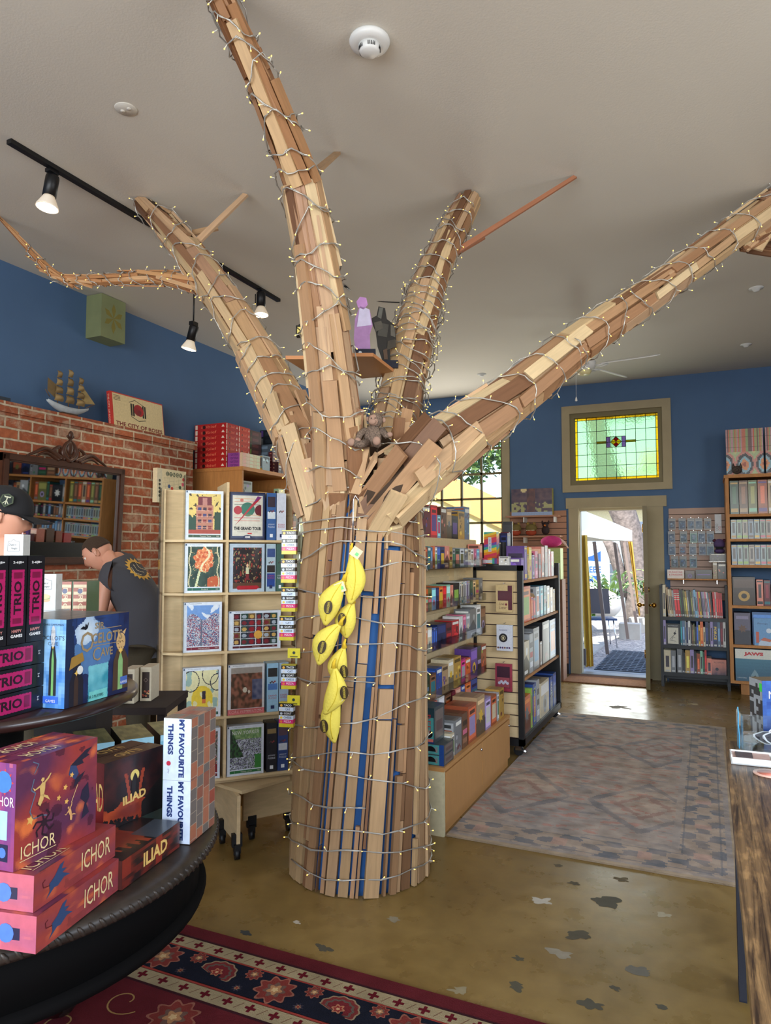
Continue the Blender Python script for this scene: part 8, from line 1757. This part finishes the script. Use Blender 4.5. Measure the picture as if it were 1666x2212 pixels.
# second person at the left edge: black cap
p2=at(16,1122,d=3.05); B2_=Vector((p2.x,p2.y,.0105)); pp=thing('person','person in a black cap at the left edge, mostly hidden behind the white boxes','person',B2_,TH)
hz=p2.z-.03
pts=[(Vector((0,0,.98)),(.13,.15)),(Vector((0,0,1.2)),(.13,.16)),(Vector((0,0,hz-.30)),(.12,.17)),(Vector((0,0,hz-.14)),(.055,.055)),(Vector((0,0,hz-.04)),(.06,.06)),(Vector((-.19,0,hz-.31)),.06),(Vector((-.26,.05,1.14)),.045),(Vector((-.22,.22,.98)),.03),(Vector((.19,0,hz-.31)),.06),(Vector((.25,.06,1.14)),.045),(Vector((.2,.22,.98)),.03),(Vector((-.09,0,.9)),.095),(Vector((-.1,0,.5)),.062),(Vector((-.1,.0,.07)),.045),(Vector((-.1,.13,.04)),.035),(Vector((.09,0,.9)),.095),(Vector((.1,0,.5)),.062),(Vector((.1,0,.07)),.045),(Vector((.1,.13,.04)),.035)]
ed=[(0,1),(1,2),(2,3),(3,4),(2,5),(5,6),(6,7),(2,8),(8,9),(9,10),(0,11),(11,12),(12,13),(13,14),(0,15),(15,16),(16,17),(17,18)]
body=skin('body',pts,ed,M_skin,pp)
zf=Vector((.95,.25,-.22)).normalized(); zu=Vector((.2,0,1)); zu=(zu-zf*zu.dot(zf)).normalized(); HM=Matrix((zf.cross(zu),zf,zu)).transposed(); hc=Vector((-.01,0,hz+.03))
q=MB(); head(q,hc,HM,1.0); hand(q,pts[7][0],(0.1,.9,-.2),(0,0,1)); hand(q,pts[10][0],(-.1,.9,-.2),(0,0,1),1,-1); merge(body,q,pp); hairmesh(pp,hc,HM); eyes(pp,hc,HM)
skin('shirt',[(Vector((0,0,.96)),(.15,.18)),(Vector((0,0,1.2)),(.15,.18)),(Vector((0,0,hz-.30)),(.14,.19)),(Vector((-.2,0,hz-.31)),.08),(Vector((-.26,.04,1.18)),.062),(Vector((.2,0,hz-.31)),.08),(Vector((.25,.05,1.18)),.062)],[(0,1),(1,2),(2,3),(3,4),(2,5),(5,6)],mat('black_cotton',L(26,26,30),rough=.9),pp)
skin('trousers',[(Vector((0,0,.95)),(.14,.16)),(Vector((-.09,0,.85)),.11),(Vector((-.1,0,.5)),.08),(Vector((-.1,0,.1)),.065),(Vector((.09,0,.85)),.11),(Vector((.1,0,.5)),.08),(Vector((.1,0,.1)),.065)],[(0,1),(1,2),(2,3),(0,4),(4,5),(5,6)],M_pant,pp)
for s in (-1,1):
    q=MB(); q.tube([Vector((s*.1,-.06,.045)),Vector((s*.1,.04,.05)),Vector((s*.1,.16,.035))],[.042,.048,.03],12); q.build('shoe',M_shoe,pp)
q=MB(); rows=[];n=32
for i in range(11):
    t=.12+1.4*i/10; rows.append([hc+HM@Vector((.090*math.cos(t)**.8*math.cos(a),.112*math.cos(t)**.8*math.sin(a)-.004,.018+.118*math.sin(t)**.9)) for a in [2*math.pi*k/n for k in range(n)]])
rows.insert(0,[hc+HM@Vector((.088*math.cos(a),.11*math.sin(a)-.004,.0+.02)) for a in [2*math.pi*k/n for k in range(n)]])
q.grid(rows,caps=True); M_cap=mat('black_cap_cloth',L(20,20,24),rough=.85); cap=q.build('cap',M_cap,pp)
q=MB(); top=[];
for k in range(13):
    a=R(35+110*k/12); top.append(hc+HM@Vector((.088*math.cos(a),.108*math.sin(a),.026)))
out=[hc+HM@Vector((.085*math.cos(R(20+140*k/12)),.105+.085*math.sin(R(20+140*k/12))*1.0,.018-.012*abs(k-6)/6)) for k in range(13)]
q.grid([top,out],closed=False); q.grid([[p-HM@Vector((0,0,.006)) for p in top],[p-HM@Vector((0,0,.006)) for p in out]],closed=False); q.grid([out,[p-HM@Vector((0,0,.006)) for p in out]],closed=False); q.build('brim',M_cap,cap)
# green shield emblem on the cap side facing the camera
q=MB(); side=1 if (HM@Vector((1,0,0))).y<0 else -1
c=hc+HM@Vector((side*.089,.012,.072)); U=(HM@Vector((0,side,0))).normalized(); V_=(HM@Vector((-side*.3,0,1))).normalized(); N_=U.cross(V_); 
fr=Fr(c-U*.028-V_*.03+N_*.006,U,V_,.056,.062); q.pg(fr,[(.1,.85),(.5,1),(.9,.85),(1,.4),(.5,0),(0,.4)],L(60,70,50),1); q.pg(fr,[(.18,.8),(.5,.92),(.82,.8),(.9,.42),(.5,.1),(.1,.42)],L(26,34,30),3); q.rc(fr,.46,.2,.54,.8,L(176,176,150),5); q.pg(fr,[(.3,.7),(.7,.7),(.75,.82),(.5,.76),(.25,.82)],L(176,176,150),5); q.ln(fr,[(.3,.25),(.5,.5),(.7,.25)],.003,L(176,176,150),5); q.build('shield_emblem',M_matte,cap)
